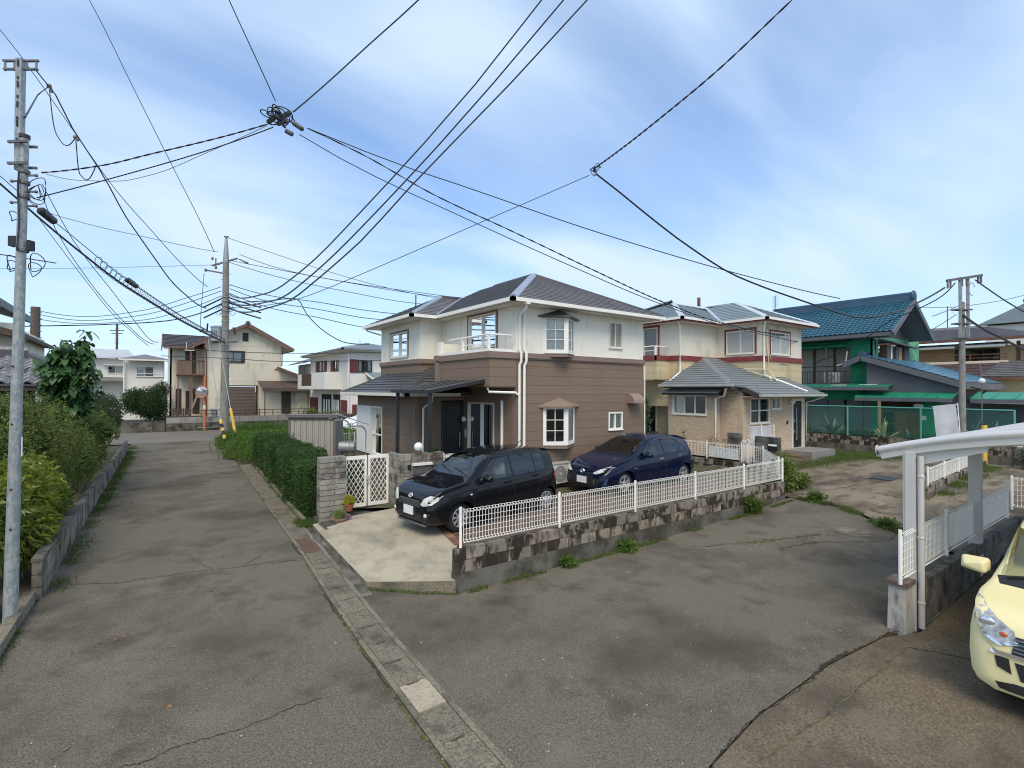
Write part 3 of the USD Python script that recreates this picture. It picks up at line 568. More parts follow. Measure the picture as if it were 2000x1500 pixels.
def cap(th, a, b, mat, w=.17, h=.05, name='ridge_cap', lift=.045):
    a, b = V3(*a), V3(*b); d = nrm(b - a); s = nrm(np.cross(d, (0, 0, 1))); up = np.cross(s, d); a, b = a + up*lift, b + up*lift
    m = MB(); sec = [(-w, -h*.9), (-w*.9, -h*.3), (0, h), (w*.9, -h*.3), (w, -h*.9)]
    for i in range(4):
        p, q = sec[i], sec[i + 1]; m.add([a + s*p[0] + up*p[1], b + s*p[0] + up*p[1], b + s*q[0] + up*q[1], a + s*q[0] + up*q[1]], [[0, 1, 2, 3]])
    m.add([a + s*x + up*y for x, y in sec], [[0, 1, 2], [0, 2, 3], [0, 3, 4]]); return th.part(name, m, mat)
def gutter(th, pts, mat, r=.058, name='eaves_gutter', z=-.02):
    m = MB(); p = np.array(pts, float) + V3(0, 0, z)
    for i in range(len(p) - 1): m.bar(p[i], p[i + 1], 2*r, 2*r*.85, ext=r)
    return th.part(name, m, mat)
def pipe(th, pts, mat, r=.035, name='downpipe'):
    return th.part(name, MB().tube(pts, r, 8), mat, smooth=45)
def slab_poly(th, name, pts, z0, z1, mat):
    return th.part(name, MB().prism([(x, y, z0) for x, y in pts], (0, 0, z1 - z0)), mat)

# ---------------------------------------------------------------- brown and white house
H = Thing('house', 'two storey house with brown boarded lower walls, white upper walls and dark hip roof', 'house', (11.4, 15.7, .45))
XF, YF, XP, YP, XL, YLw = 8.6, 11.7, 7.71, 16.15, 6.8, 14.55
R, F, Fp, Fy, Fl, Fd = Fr('Y', YF), Fr('X', XF), Fr('X', XP), Fr('Y', YP), Fr('X', XL), Fr('Y', YLw)
X2, YB = 14.15, 19.75; zb0, zb1, ze = 4.20, 4.375, 5.76
opR = [(9.62, 10.88, 1.68, 2.78), (9.62, 10.88, 4.42, 5.52), (12.42, 13.05, 4.72, 5.57), (12.40, 13.08, 1.99, 2.57)]
wall(H, R, XF, X2, .35, zb0, opR, bandM); siding(H, R, XF + .01, X2, .45, zb0, opR, sidingM, h=.272)
wall(H, R, XF, X2, zb0, ze, opR, stuccoM, name='upper_wall', d=.006)
opF = [(12.70, 14.33, 4.50, 5.68), (12.79, 14.37, .95, 2.9)]
wall(H, F, YF + .12, YLw, .35, zb0, opF, bandM); siding(H, F, YF + .13, YLw, .45, 3.36, opF, sidingM, h=.272)
wall(H, F, YF + .12, YP, zb0, ze, opF, stuccoM, name='upper_wall', d=.006)
wall(H, Fy, XP, XF - .007, 3.6, zb0, [], bandM); siding(H, Fy, XP + .01, XF - .01, 3.66, zb0, [], sidingM, h=.272)
wall(H, Fy, XP, XF - .007, zb0, ze, [], stuccoM, name='upper_wall', d=.006)
opP = [(17.16, 18.75, 4.51, 5.43)]
wall(H, Fp, YP + .12, YB, 3.6, zb0, [], bandM); siding(H, Fp, YP - .01, YB, 3.66, zb0, [], sidingM, h=.272)
wall(H, Fp, YP + .115, YB, zb0, ze, opP, stuccoM, name='upper_wall', d=.006)
H.part('back_wall', MB().box(X2 - .13, X2, YF + .13, YB, .35, ze).box(XP + .2, X2, YB - .12, YB, .35, ze), stuccoM)
for fr, a0, a1 in ((R, 8.62, X2 + .03), (Fy, XP - .03, XF - .03), (Fp, YP - .03, YB + .03)):     # belt moulding between brown and white
    m = MB(); fr.box(m, a0, a1, zb0 - .005, zb1, -.02, .055); fr.box(m, a0, a1, zb0 + .03, zb1 - .03, .055, .075); H.part('belt_moulding', m, bandM)
# front single storey wing
opL = [(17.25, 19.80, .90, 2.68)]
wall(H, Fl, YLw + .12, 19.85, .35, 3.12, opL, bandM); siding(H, Fl, YLw - .01, 19.85, .45, 3.1, opL, sidingM, h=.272)
wall(H, Fd, XL, XF - .02, .35, 3.2, [(7.72, 8.5, .6, 2.95)], bandM); siding(H, Fd, XL + .01, XF - .02, .45, 3.2, [(7.68, 8.54, .4, 3.0)], sidingM, h=.272)
H.part('corner_post', MB().box(XL - .03, XL + .09, YLw - .03, YLw + .09, .4, 3.12), bandM)
# door
p = H.part('door', Fd.box(MB(), 7.76, 8.46, .6, 2.9, -.08, -.03), doorK); b_ = -H.base
v, f = (lambda m: m)(Fd.box(Fd.box(MB(), 7.70, 7.76, .6, 2.95, -.1, .03), 8.46, 8.52, .6, 2.95, -.1, .03)).arr(); sub(p, 'door_frame', (v + b_, f), sashD)
mm = MB()
for k in range(6): Fd.box(mm, 7.80 + k*.105, 7.885 + k*.105, .68, 2.82, -.03, -.018)
v, f = mm.arr(); sub(p, 'door_ribs', (v + b_, f), doorK)
v, f = MB().tube([Fd.P(8.38, 1.4, .03), Fd.P(8.38, 1.9, .03)], .014, 6).arr(); sub(p, 'door_handle', (v + b_, f), chromeM)
lp = H.part('wall_lamp', MB().lathe(F.P(14.42, 2.36, .0), [(0, .02), (.05, .02), (.05, .05), (.0, .05)], 12, (-1, 0, 0)), plasB); v, f = MB().ball(F.P(14.42, 2.33, .13), .085).arr(); sub(lp, 'globe', (v + b_, f), globeM, smooth=True)
H.part('intercom', F.box(MB(), 14.44, 14.53, 1.72, 1.98, 0, .03), sashM)
# windows
window(H, F, 12.79, 14.37, .95, 2.9, 2, curtain=[(0, .34), (.42, 1.0)], rail=None, fw=.055)
window(H, F, 12.70, 14.33, 4.50, 5.68, 2, curtain=[(.0, .10), (.40, 1.0)], casing=(bandM, .085), rail=.12)
window(H, Fp, 17.16, 18.75, 4.51, 5.43, 2, curtain=[(.5, 1.0)], casing=(bandM, .075))
window(H, R, 12.42, 13.05, 4.72, 5.57, 2, pane=M('frost_warm', (.30, .28, .22), rough=.2, var=.1, sc=3, spec=.7), fw=.045)
window(H, R, 12.40, 13.08, 1.99, 2.57, 2, curtain=[(0, 1)], frame=whiteM, fw=.05)
window(H, Fl, 17.25, 18.28, .90, 2.68, 1, curtain=[(0, 1)], rail=.42, fw=.06)
for k, (s, e) in enumerate(((18.32, 19.06), (19.08, 19.82))):
    m = MB(); Fl.box(m, s, e, .90, .96, .02, .06); Fl.box(m, s, e, 2.62, 2.68, .02, .06); Fl.box(m, s, s + .05, .96, 2.62, .02, .06); Fl.box(m, e - .05, e, .96, 2.62, .02, .06)
    sp = H.part('shutter', m, whiteM); m = MB()
    for i in range(34): z = .965 + i*.0487; m.hexa([Fl.P(s + .05, z, .030), Fl.P(e - .05, z, .030), Fl.P(e - .05, z + .006, .054), Fl.P(s + .05, z + .006, .054), Fl.P(s + .05, z + .052, .026), Fl.P(e - .05, z + .052, .026), Fl.P(e - .05, z + .058, .034), Fl.P(s + .05, z + .058, .034)])
    Fl.box(m, s + .05, e - .05, .96, 2.62, .018, .022)
    v, f = m.arr(); sub(sp, 'slats', (v + b_, f), whiteM)
# V shaped bay windows on the right wall
def bay(z0, z1, top_mat, grid_right, low):
    a, c, e, pr = 9.58, 10.25, 10.90, .40; A, Cc, E = V3(a, YF, 0), V3(c, YF - pr, 0), V3(e, YF, 0); zz = lambda p, z: V3(p[0], p[1], z)
    m = MB(); fw = .075
    for p, q in ((A, Cc), (Cc, E)):
        d = nrm(q - p); nn = V3(-d[1], d[0], 0); nn = nn if nn[1] < 0 else -nn; L = np.linalg.norm(q - p)
        for s0, s1, za, zb in ((0, L, z0, z0 + fw), (0, L, z1 - fw, z1), (0, fw, z0 + fw, z1 - fw), (L - fw, L, z0 + fw, z1 - fw), (fw, fw + .05, z0 + fw, z1 - fw), (L - fw - .05, L - fw, z0 + fw, z1 - fw)):
            P0, P1 = p + d*s0, p + d*s1; i = .05 if s0 > 0 and s1 < L and zb - za > .5 and (s1 - s0) < .06 else .0
            m.hexa([zz(P0 + nn*-.05, za), zz(P1 + nn*-.05, za), zz(P1 + nn*(.0 - i*.3), za), zz(P0 + nn*(.0 - i*.3), za), zz(P0 + nn*-.05, zb), zz(P1 + nn*-.05, zb), zz(P1 + nn*(.0 - i*.3), zb), zz(P0 + nn*(.0 - i*.3), zb)])
    m.prism([zz(A, z0), zz(Cc, z0), zz(E, z0)], (0, 0, -.04))
    p_ = H.part('bay_window', m, whiteM)
    for k, (p, q) in enumerate(((A, Cc), (Cc, E))):
        d = nrm(q - p); nn = V3(-d[1], d[0], 0); nn = nn if nn[1] < 0 else -nn; L = np.linalg.norm(q - p); s0, s1 = fw + .05, L - fw - .05; za, zb = z0 + fw, z1 - fw
        g = MB().add([zz(p + d*s0 - nn*.02, za), zz(p + d*s1 - nn*.02, za), zz(p + d*s1 - nn*.02, zb), zz(p + d*s0 - nn*.02, zb)], [[0, 1, 2, 3]]); v, f = g.arr(); sub(p_, 'pane', (v + b_, f), glass)
        if k == 0 or grid_right:
            g = MB(); g.bar(zz(p + d*(s0 + s1)/2 - nn*.012, za), zz(p + d*(s0 + s1)/2 - nn*.012, zb), .018, .018)
            for i in range(1, 3): z = za + (zb - za)*i/3; g.bar(zz(p + d*s0 - nn*.012, z), zz(p + d*s1 - nn*.012, z), .016, .018)
            v, f = g.arr(); sub(p_, 'glazing_bars', (v + b_, f), whiteM)
        N = 22; Pm = [[zz(p + d*(s0 + (s1 - s0)*i/N) - nn*(.07 + .014*math.sin(i*1.9)), z) for z in (za, zb)] for i in range(N + 1)]
        if not (low and k == 0): v, f = MB().grid(Pm).arr(); sub(p_, 'lace_curtain', (v + b_, f), curtainM, smooth=True)
    g = MB(); R.box(g, a, e, z0, z1, -.5, -.49); v, f = g.arr(); sub(p_, 'room', (v + b_, f), roomM)  # dark sheet in place of the unlit interior behind the bay
    # little hipped roof and sloping base
    A2, C2, E2, T = V3(a - .20, YF, z1 + .02), V3(c, YF - pr - .17, z1 + .02), V3(e + .20, YF, z1 + .02), V3(c, YF, z1 + .27)
    m = MB(); m.add([A2, C2, T], [[0, 1, 2]]); m.add([C2, E2, T], [[0, 1, 2]]); m.add([A2 - V3(0, 0, .045), C2 - V3(0, 0, .045), E2 - V3(0, 0, .045)], [[0, 2, 1]])
    for p, q in ((A2, C2), (C2, E2)): m.add([p - V3(0, 0, .045), q - V3(0, 0, .045), q, p], [[0, 1, 2, 3]])
    v, f = m.arr(); sub(p_, 'bay_roof', (v + b_, f), top_mat)
    m = MB().prism([zz(A + V3(.05, 0, 0), z0 - .04), zz(Cc + V3(0, .03, 0), z0 - .04), zz(E - V3(.05, 0, 0), z0 - .04)], (0, 0, -.10)); v, f = m.arr(); sub(p_, 'bay_base', (v + b_, f), bandM)
bay(1.68, 2.80, bandM, False, True); bay(4.44, 5.50, slateD, True, False)
# balcony
XBc = 7.68; Fb = Fr('X', XBc)
wall(H, Fb, YF, 14.75, 3.37, zb0, [], bandM, name='balcony_wall', t=.1); siding(H, Fb, YF, 14.62, 3.39, zb0, [], sidingM, h=.272)
wall(H, R, XBc, XF, 3.37, zb0, [], bandM, name='balcony_wall', t=.1, d=-.001); siding(H, R, XBc, XF - .01, 3.39, zb0, [], sidingM, h=.272)
H.part('balcony_floor', MB().box(XBc + .1, XF, YF + .1, 14.75, 3.37, 3.5), bandM)
m = MB(); Fb.box(m, YF - .06, 14.72, zb0 - .005, zb1, -.04, .06); R.box(m, XBc - .04, XF + .02, zb0 - .004, zb1 - .001, -.04, .058); H.part('balcony_moulding', m, bandM)
m = MB(); Fb.box(m, YF - .02, 14.62, zb1, zb1 + .085, -.11, .03); R.box(m, XBc + .12, XF - .01, zb1, zb1 + .084, -.11, .02); H.part('balcony_coping', m, whiteM)
H.part('balcony_pillar', MB().box(XBc - .06, XBc + .18, 14.60, 14.86, 3.37, 4.22).box(XBc - .09, XBc + .21, 14.57, 14.89, 4.22, 4.40), bandM)
H.part('balcony_parapet', MB().box(XBc + .05, XF, 14.66, 14.80, 4.40, 4.80).box(XBc + .03, XBc + .14, 14.62, 14.84, 4.40, 4.84), stuccoM)
zr = 4.86; m = MB().tube([(XBc + .02, 14.05, zr - .02), (XBc + .02, YF + .03, zr), (XF - .13, YF + .03, zr), (XF - .13, YF + .03, zr - .30)], .026, 8)
for p in ((XBc + .03, 13.2), (XBc + .03, YF + .08)): m.bar((*p, zb1 + .08), (*p, zr), .055, .075)
m.tube([(XBc + .05, 13.2, 4.62), (XBc + .05, YF + .03, 4.62)], .016, 6); H.part('balcony_rail', m, whiteM)
# roof: main hip and front wing hip
e0, e1, yb0, yb1 = 8.14, 14.62, 11.22, 20.25; A = V3(11.38, 14.46, 7.47); A_b = V3(11.38, 17.0, 7.47); zE = 5.85; sl = .5
Q = V3(10.45, 18.0, 7.0); B2 = V3(9.46, 18.0, 6.975)
roof_face(H, 'roof_slope', [(e0, yb0, zE), (e1, yb0, zE), A], slateM, .185, .028, kind='stuff')
roof_face(H, 'roof_slope', [(e0, yb0, zE), (e0, 15.75, zE), Q, (11.38, 18.0, 7.47), A], slateM, .185, .028)
roof_face(H, 'roof_slope', [(e1, yb0, zE), (e1, yb1, zE), (11.38, 17.0, 7.47), A], slateM, .4)
roof_face(H, 'roof_slope', [(e0, yb1, zE), (e1, yb1, zE), (11.38, 17.0, 7.47)], slateM, .4)
roof_face(H, 'wing_slope', [(7.21, 15.75, zE), (e0, 15.75, zE), Q, B2], slateM, .185, .028)
roof_face(H, 'wing_slope', [(7.21, 15.75, zE), (7.21, yb1, zE), B2], slateM, .185, .028)
for a, b, w in (((e0, yb0, zE), A, .16), (A, (e1, yb0, zE), .07), ((7.21, 15.75, zE), B2, .11)): cap(H, a, b, capM if w > .1 else capD, w*.85)
for a, b, w in ((A, A_b, .08), (B2, Q, .08), ((e0, 15.75, zE), Q, .07)): cap(H, a, b, capD if w != .07 else capM, w)
slab_poly(H, 'soffit', [(e0 + .06, yb0 + .06), (e1 - .06, yb0 + .06), (e1 - .06, yb1), (7.27, yb1), (7.27, 15.81), (e0 + .06, 15.81)], ze - .02, zE - .03, sashM)
gutter(H, [(e1, yb0 - .03, zE - .02), (e0 - .03, yb0 - .03, zE - .02), (e0 - .03, 15.72, zE - .02), (7.18, 15.72, zE - .02), (7.18, yb1, zE - .02)], whiteM, .062)
m = MB()
for a, b in (((e0, yb0), (e1, yb0)), ((e0, yb0), (e0, 15.75)), ((7.21, 15.75), (e0, 15.75)), ((7.21, 15.75), (7.21, yb1))): m.bar((*a, zE + .018), (*b, zE + .018), .05, .03)
H.part('eave_edge', m, M('eave_dark_red', (.06, .02, .025), rough=.5))
# low roof over the wing and entrance
l0, zl = 6.33, 3.15; W1, W2 = V3(7.71, 15.53, zl + .69), V3(8.33, 16.15, zl + 1.0)
roof_face(H, 'low_roof_slope', [(l0, 14.1, zl), (l0, 20.3, zl), (7.71, 18.92, zl + .69), (7.71, 16.15, zl + .69), W2, W1], slateD, .215, .03)
roof_face(H, 'low_roof_slope', [(l0, 14.1, zl), (8.6, 14.1, zl), (8.6, 16.15, zl + 1.02), W2], slateD, .215, .03)
cap(H, (l0, 14.1, zl), W2, capD, .10); cap(H, (l0, 20.3, zl), (7.71, 18.92, zl + .69), capD, .06)
slab_poly(H, 'soffit', [(l0 + .05, 14.16), (8.58, 14.16), (8.58, 14.6), (XL + .05, 14.6), (XL + .05, 20.2), (l0 + .05, 20.2)], zl - .08, zl - .03, bandM)
gutter(H, [(8.05, 14.07, zl), (l0 - .03, 14.07, zl), (l0 - .03, 20.3, zl)], sashM, .06, z=-.01)
# canopy over the entrance
c = H.part('canopy', MB().prism([(5.95, 11.95, 3.25), (5.95, 14.35, 3.27), (7.66, 14.35, 3.56), (7.66, 11.95, 3.56)], (0, 0, .035)), slateD)
m = MB().bar((5.95, 11.9, 3.235), (5.95, 14.4, 3.255), .07, .10).bar((5.95, 11.92, 3.24), (7.66, 11.92, 3.55), .06, .09).bar((5.95, 14.38, 3.25), (7.66, 14.38, 3.55), .06, .09)
for k in range(1, 5): y = 11.95 + k*.48; m.bar((5.97, y, 3.30), (7.65, y, 3.59), .03, .03)
v, f = m.arr(); sub(c, 'canopy_frame', (v + b_, f), plasB)
for y in (12.0, 14.1): H.part('canopy_post', MB().bar((6.02, y, .3), (6.02, y, 3.22), .085, .085), plasB)
# pipes, vent, antenna stub, patio step
pipe(H, [(8.60, yb0, 5.78), (8.60, yb0 - .01, 5.62), (8.68, YF - .07, 5.46), (8.68, YF - .06, 4.46), (8.70, YF - .11, 4.36), (8.70, YF - .11, 4.12), (8.68, YF - .06, 4.02), (8.68, YF - .06, 1.6), (8.66, YF - .06, .5)], whiteM, .04)
H.part('rain_head', MB().bar((8.60, yb0 - .03, 5.70), (8.60, yb0 - .03, 5.86), .15, .13), whiteM)
pipe(H, [(8.85, YF - .06, 5.56), (8.85, YF - .06, 4.48), (8.88, YF - .12, 4.36), (8.88, YF - .12, 4.12), (8.85, YF - .07, 4.0), (8.85, YF - .06, .5)], whiteM, .042)
pipe(H, [(XBc + .05, YF + .16, 3.36), (XBc + .05, YF + .1, 3.24), (8.55, YF - .05, 3.22), (8.64, YF - .05, 3.15)], whiteM, .036)
pipe(H, [F.P(12.33, 2.98, .05), F.P(12.33, .6, .05)], whiteM, .045)
pipe(H, [(7.15, 14.07, 3.10), (7.12, 14.1, 2.9), (7.02, 14.45, 2.72), (7.02, 14.48, .5)], whiteM, .034)
pipe(H, [(14.2, YF - .03, 4.15), (14.2, YF - .03, .5)], whiteM, .025)
pipe(H, [(7.18, yb1 - .05, 5.78), (7.3, yb1 - .05, 5.68), (7.66, YB - .02, 5.5)], whiteM, .03)
m = MB(); N = 9
for i in range(N):
    t0, t1 = math.pi/2*i/N, math.pi/2*(i + 1)/N; y0, z0 = YF - .36*math.sin(t0), 2.86 + .34*math.cos(t0); y1, z1 = YF - .36*math.sin(t1), 2.86 + .34*math.cos(t1)
    m.add([(13.28, y0, z0), (13.82, y0, z0), (13.82, y1, z1), (13.28, y1, z1)], [[0, 3, 2, 1]])
    for x in (13.28, 13.82): m.add([(x, y0, z0), (x, y1, z1), (x, YF, 2.86)], [[0, 1, 2]])
H.part('vent_hood', m, M('vent_paint', (.27, .19, .155), rough=.5, var=.05), smooth=40)
H.part('roof_pipe', MB().tube([(9.05, 19.4, 6.4), (9.05, 19.4, 7.25)], .03, 8), ironM)
H.part('doorstep', MB().box(6.3, 8.55, 12.6, 14.5, .3, .56), footM)
# ---------------------------------------------------------------- cream house with red trim
Cc = Thing('house', 'cream and white house with red trim, pale blue roofs and a brick faced annex', 'house', (20.5, 13, .6)); b_ = -Cc.base
Xa, Xb, Yc, Yd, YL, XL2, XU = 17.95, 18.36, 11.32, 10.42, 13.43, 18.65, 21.5
fa, fb, fc, fd, fl, flx, fu, fux = Fr('X', Xa), Fr('X', Xb), Fr('Y', Yc), Fr('Y', Yd), Fr('Y', YL), Fr('X', XL2), Fr('Y', Yc + .002), Fr('X', XU)
z0b, z1b, zE2 = 4.60, 4.82, 6.28
# upper storey
opu = [(22.23, 23.94, 4.92, 5.92)]; opx = [(11.64, 12.96, 4.95, 5.99)]; opl = [(14.57, 15.38, 4.6, 6.15)]
for fr, a0, a1, op in ((fu, XU, 25.1, opu), (fux, Yc + .12, YL, opx), (fl, XL2, XU, []), (flx, YL + .12, 18.5, opl)):
    wall(Cc, fr, a0, a1, z1b - .02, zE2, op, creamW, name='upper_wall', d=.004); wall(Cc, fr, a0, a1, 2.6, z1b - .02, [], creamS)
    siding(Cc, fr, a0 - (.0 if fr.k == 'Y' else .13), a1 - .01, 3.0, z0b, [], creamS, h=.30)
Cc.part('back_wall', MB().box(24.98, 25.1, Yc + .13, 18.5, .6, zE2).box(XL2 + .2, 25, 18.4, 18.5, .6, zE2), creamW)
m = MB()
for fr, a0, a1 in ((fu, XU - .04, 25.15), (fux, Yc - .04, YL - .04), (fl, XL2 - .04, XU - .04), (flx, YL - .04, 18.5)): fr.box(m, a0, a1, z0b, z1b, -.02, .055)
Cc.part('belt_moulding', m, redM)
# recessed ground floor wall below the balcony, annex, entrance wall
rec = Fr('X', 19.0); wall(Cc, rec, 13.4, 18.4, .6, 3.8, [(14.9, 16.6, .9, 2.75)], creamS); siding(Cc, rec, 13.4, 18.4, .8, 3.75, [(14.85, 16.65, .85, 2.8)], M('shaded_cream', (.40, .34, .22), rough=.75, var=.06, rnd=.05), h=.3)  # balcony shade is put into this darker copy of the cream siding
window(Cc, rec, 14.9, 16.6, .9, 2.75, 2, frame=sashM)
opa = [(11.65, 13.26, 2.325, 3.12)]; opd = [(18.87, 20.33, 2.02, 3.02), (20.50, 21.25, 2.56, 3.02), (22.24, 23.2, .88, 2.95)]
def brickwall(fr, a0, a1, z0, z1, op, h=.455):
    wall(Cc, fr, a0, a1, z0, z1, op, brickS); siding(Cc, fr, a0 + .01, a1 - .01, z0 + .05, z1, op, brickS, h=h, name='brick_panel', gap=.004)
brickwall(fa, Yc + .12, YL, .7, 3.4, opa); brickwall(Fr('Y', Yc), Xa, Xb, .7, 3.4, [])
brickwall(fb, Yd + .12, Yc, .7, 3.5, []); brickwall(fd, Xb, 23.4, .7, 3.28, opd)
lt = M('pale_brick_trim', (.50, .39, .27), rough=.8, var=.06, sc=6)
m = MB().box(Xa - .03, Xa + .14, YL - .17, YL + .03, .7, 3.35).box(Xa - .03, Xa + .14, Yc - .03, Yc + .14, .7, 3.35).box(Xb - .03, Xb + .03, Yc - .1, Yc - .03, .7, 3.35).box(Xb - .03, Xb + .03, Yd - .03, Yd + .12, .7, 3.3)
Cc.part('corner_trim', m, lt, kind='stuff')
window(Cc, fa, 11.65, 13.26, 2.325, 3.12, 3, frame=sashM, curtain=[(.66, .98)], fw=.06)
window(Cc, fd, 18.87, 20.33, 2.02, 3.02, 2, frame=sashM, rail=.5); window(Cc, fd, 20.50, 21.25, 2.56, 3.02, 2, frame=sashM, curtain=[(.5, 1)])
window(Cc, fu, 22.23, 23.94, 4.92, 5.92, 2, frame=sashM, casing=(redM, .09), curtain=[(.5, .9)], pane=frostM); window(Cc, fux, 11.64, 12.96, 4.95, 5.99, 2, frame=sashM, casing=(redM, .09), pane=frostM)
window(Cc, flx, 14.57, 15.38, 4.6, 6.15, 1, frame=sashM, casing=(redM, .09), pane=M('dull_pane', (.22, .22, .21), rough=.2, var=.05, spec=.6))
p = Cc.part('door', fd.box(MB(), 22.32, 23.12, .88, 2.87, -.08, -.02), doorK)
v, f = fd.box(fd.box(fd.box(MB(), 22.22, 22.32, .86, 2.97, -.1, .02), 23.12, 23.22, .86, 2.97, -.1, .02), 22.32, 23.12, 2.87, 2.97, -.1, .02).arr(); sub(p, 'door_frame', (v + b_, f), sashM)
v, f = fd.box(MB(), 22.66, 22.71, 1.2, 2.6, -.02, -.008).arr(); sub(p, 'glass_strip', (v + b_, f), frostM)
v, f = MB().tube([fd.P(22.55, 1.35, .05), fd.P(22.55, 2.15, .05)], .018, 6).arr(); sub(p, 'door_handle', (v + b_, f), chromeM)
for z in (1.5, 1.95): v, f = fd.box(MB(), 22.38, 22.46, z, z + .14, -.02, .01).arr(); sub(p, 'lock', (v + b_, f), chromeM)
lp = Cc.part('wall_lamp', MB().lathe(fd.P(22.0, 2.86, 0), [(.05, 0), (.05, .06), (0, .06)], 10, (0, -1, 0)), whiteM); v, f = MB().ball(fd.P(22.0, 2.84, .14), .11).arr(); sub(lp, 'globe', (v + b_, f), globeM, smooth=True)
Cc.part('intercom', fd.box(MB(), 21.72, 21.86, 1.9, 2.06, 0, .03), plasB)
# roofs
zA = 3.53
def rf(name, pts, mat=blueroofL, c=.25, **k): return roof_face(Cc, name, pts, mat, c, .034, **k)
xe, ye = Xa - .5, 9.68; s_ = .385
ap = V3(20.6, 13.43, 4.77)
hp = V3(xe + 2.9, 10.38 + 3.0, 4.74)
rf('annex_slope', [(xe, 10.38, zA), (xe, 13.5, zA), (XL2, 13.43, zA + (XL2 - xe)*.385), hp])
zy = lambda y: 3.16 + (y - ye)*.42
rf('annex_slope', [(Xb - .1, ye, zy(ye)), (23.5, ye, zy(ye)), (23.5, Yc, zy(Yc)), (XU, Yc, zy(Yc)), (XU, 13.4, 4.72), hp, (xe + .02, 10.38, zA - .01), (Xb - .1, 10.3, zy(10.3))])
cap(Cc, (xe, 10.38, zA), hp, blueroofL, .13, name='ridge_cap')
Cc.part('roof_infill', MB().prism([(Xb + .3, 10.45, 3.2), (23.3, 10.45, 3.2), (23.3, Yc, 3.2), (Xb + .3, Yc, 3.2)], (0, 0, .22)), blueroofL)
m = MB().bar((Xb - .12, ye, 3.08), (Xb - .12, 10.42, 3.40), .04, .16).bar((xe + .1, 10.42, 3.42), (Xb - .1, 10.42, 3.44), .04, .16); Cc.part('verge_board', m, sashD)
slab_poly(Cc, 'soffit', [(xe + .05, 10.42), (Xa + .05, 10.42), (Xa + .05, 13.4), (xe + .05, 13.4)], 3.40, 3.46, sashD); slab_poly(Cc, 'soffit', [(Xb - .05, ye + .06), (23.45, ye + .06), (23.45, Yd), (Xb - .05, Yd)], 3.05, 3.10, creamS)
gutter(Cc, [(xe - .04, 10.3, zA), (xe - .04, 13.5, zA)], M('dull_gutter', (.40, .40, .37), rough=.5), .055); gutter(Cc, [(Xb - .1, ye - .04, 3.15), (23.55, ye - .04, 3.15)], '/World/Looks/dull_gutter', .055)
# awning box above the annex window
Cc.part('window_hood', MB().prism([(Xa - .42, 10.95, 3.20), (Xa - .42, 10.95, 3.12), (Xa, 10.95, 3.12), (Xa, 10.95, 3.36), (Xa - .2, 10.95, 3.33)], (0, 2.55, 0)), plasB)
Cc.part('hood_top', MB().prism([(Xa - .45, 10.9, 3.205), (Xa - .45, 10.9, 3.225), (Xa - .2, 10.9, 3.36), (Xa, 10.9, 3.385), (Xa, 10.9, 3.365), (Xa - .2, 10.9, 3.335)], (0, 2.65, 0)), blueroofL)
# upper roofs (two hips meeting in a valley)
zr = 6.40; xl, yl, xu, yu = XL2 - .45, YL - .45, XU - .45, Yc - .45
top1 = V3(20.9, 15.4, 7.55); top2 = V3(23.0, 13.35, 7.52)
for pts in ([(xl, yl, zr), (xu, yl, zr), (xu + 1.7, yl + 1.75, 7.35), top1], [(xl, yl, zr), (xl, 18.9, zr), top1], [(xu, yu, zr), (xu, yl, zr), (xu + 1.7, yl + 1.75, 7.35), top2], [(xu, yu, zr), (25.6, yu, zr), top2], [(25.6, yu, zr), (25.6, 18.9, zr), (23.0, 16.6, 7.52), top2], [(xl, 18.9, zr), (25.6, 18.9, zr), (23, 16.6, 7.52), top1]):
    roof_face(Cc, 'upper_slope', pts, blueroof, .2, .028)
for a, b, w in (((xl, yl, zr), top1, .13), ((xu, yu, zr), top2, .13), (top2, (25.6, yu, zr), .07), ((xu, yl, zr), (xu + 1.7, yl + 1.75, 7.35), .08), (top1, (xu + 1.7, yl + 1.75, 7.35), .07)): cap(Cc, a, b, M('pale_ridge', (.50, .56, .60), rough=.4, var=.05) if not stage.GetPrimAtPath('/World/Looks/pale_ridge') else '/World/Looks/pale_ridge', w)
slab_poly(Cc, 'soffit', [(xl + .06, yl + .06), (xu + .06, yl + .06), (xu + .06, yu + .06), (25.55, yu + .06), (25.55, 18.9), (xl + .06, 18.9)], zE2 - .02, zr - .05, creamW)
gutter(Cc, [(xl - .03, 18.0, zr), (xl - .03, yl - .03, zr), (xu - .03, yl - .03, zr), (xu - .03, yu - .03, zr), (25.65, yu - .03, zr)], whiteM, .06, z=-.03)
m = MB()
for a, b in (((xl, 18), (xl, yl)), ((xl, yl), (xu, yl)), ((xu, yl), (xu, yu)), ((xu, yu), (25.6, yu))): m.bar((*a, zr - .12), (*b, zr - .12), .04, .07)
Cc.part('eave_board', m, redM)
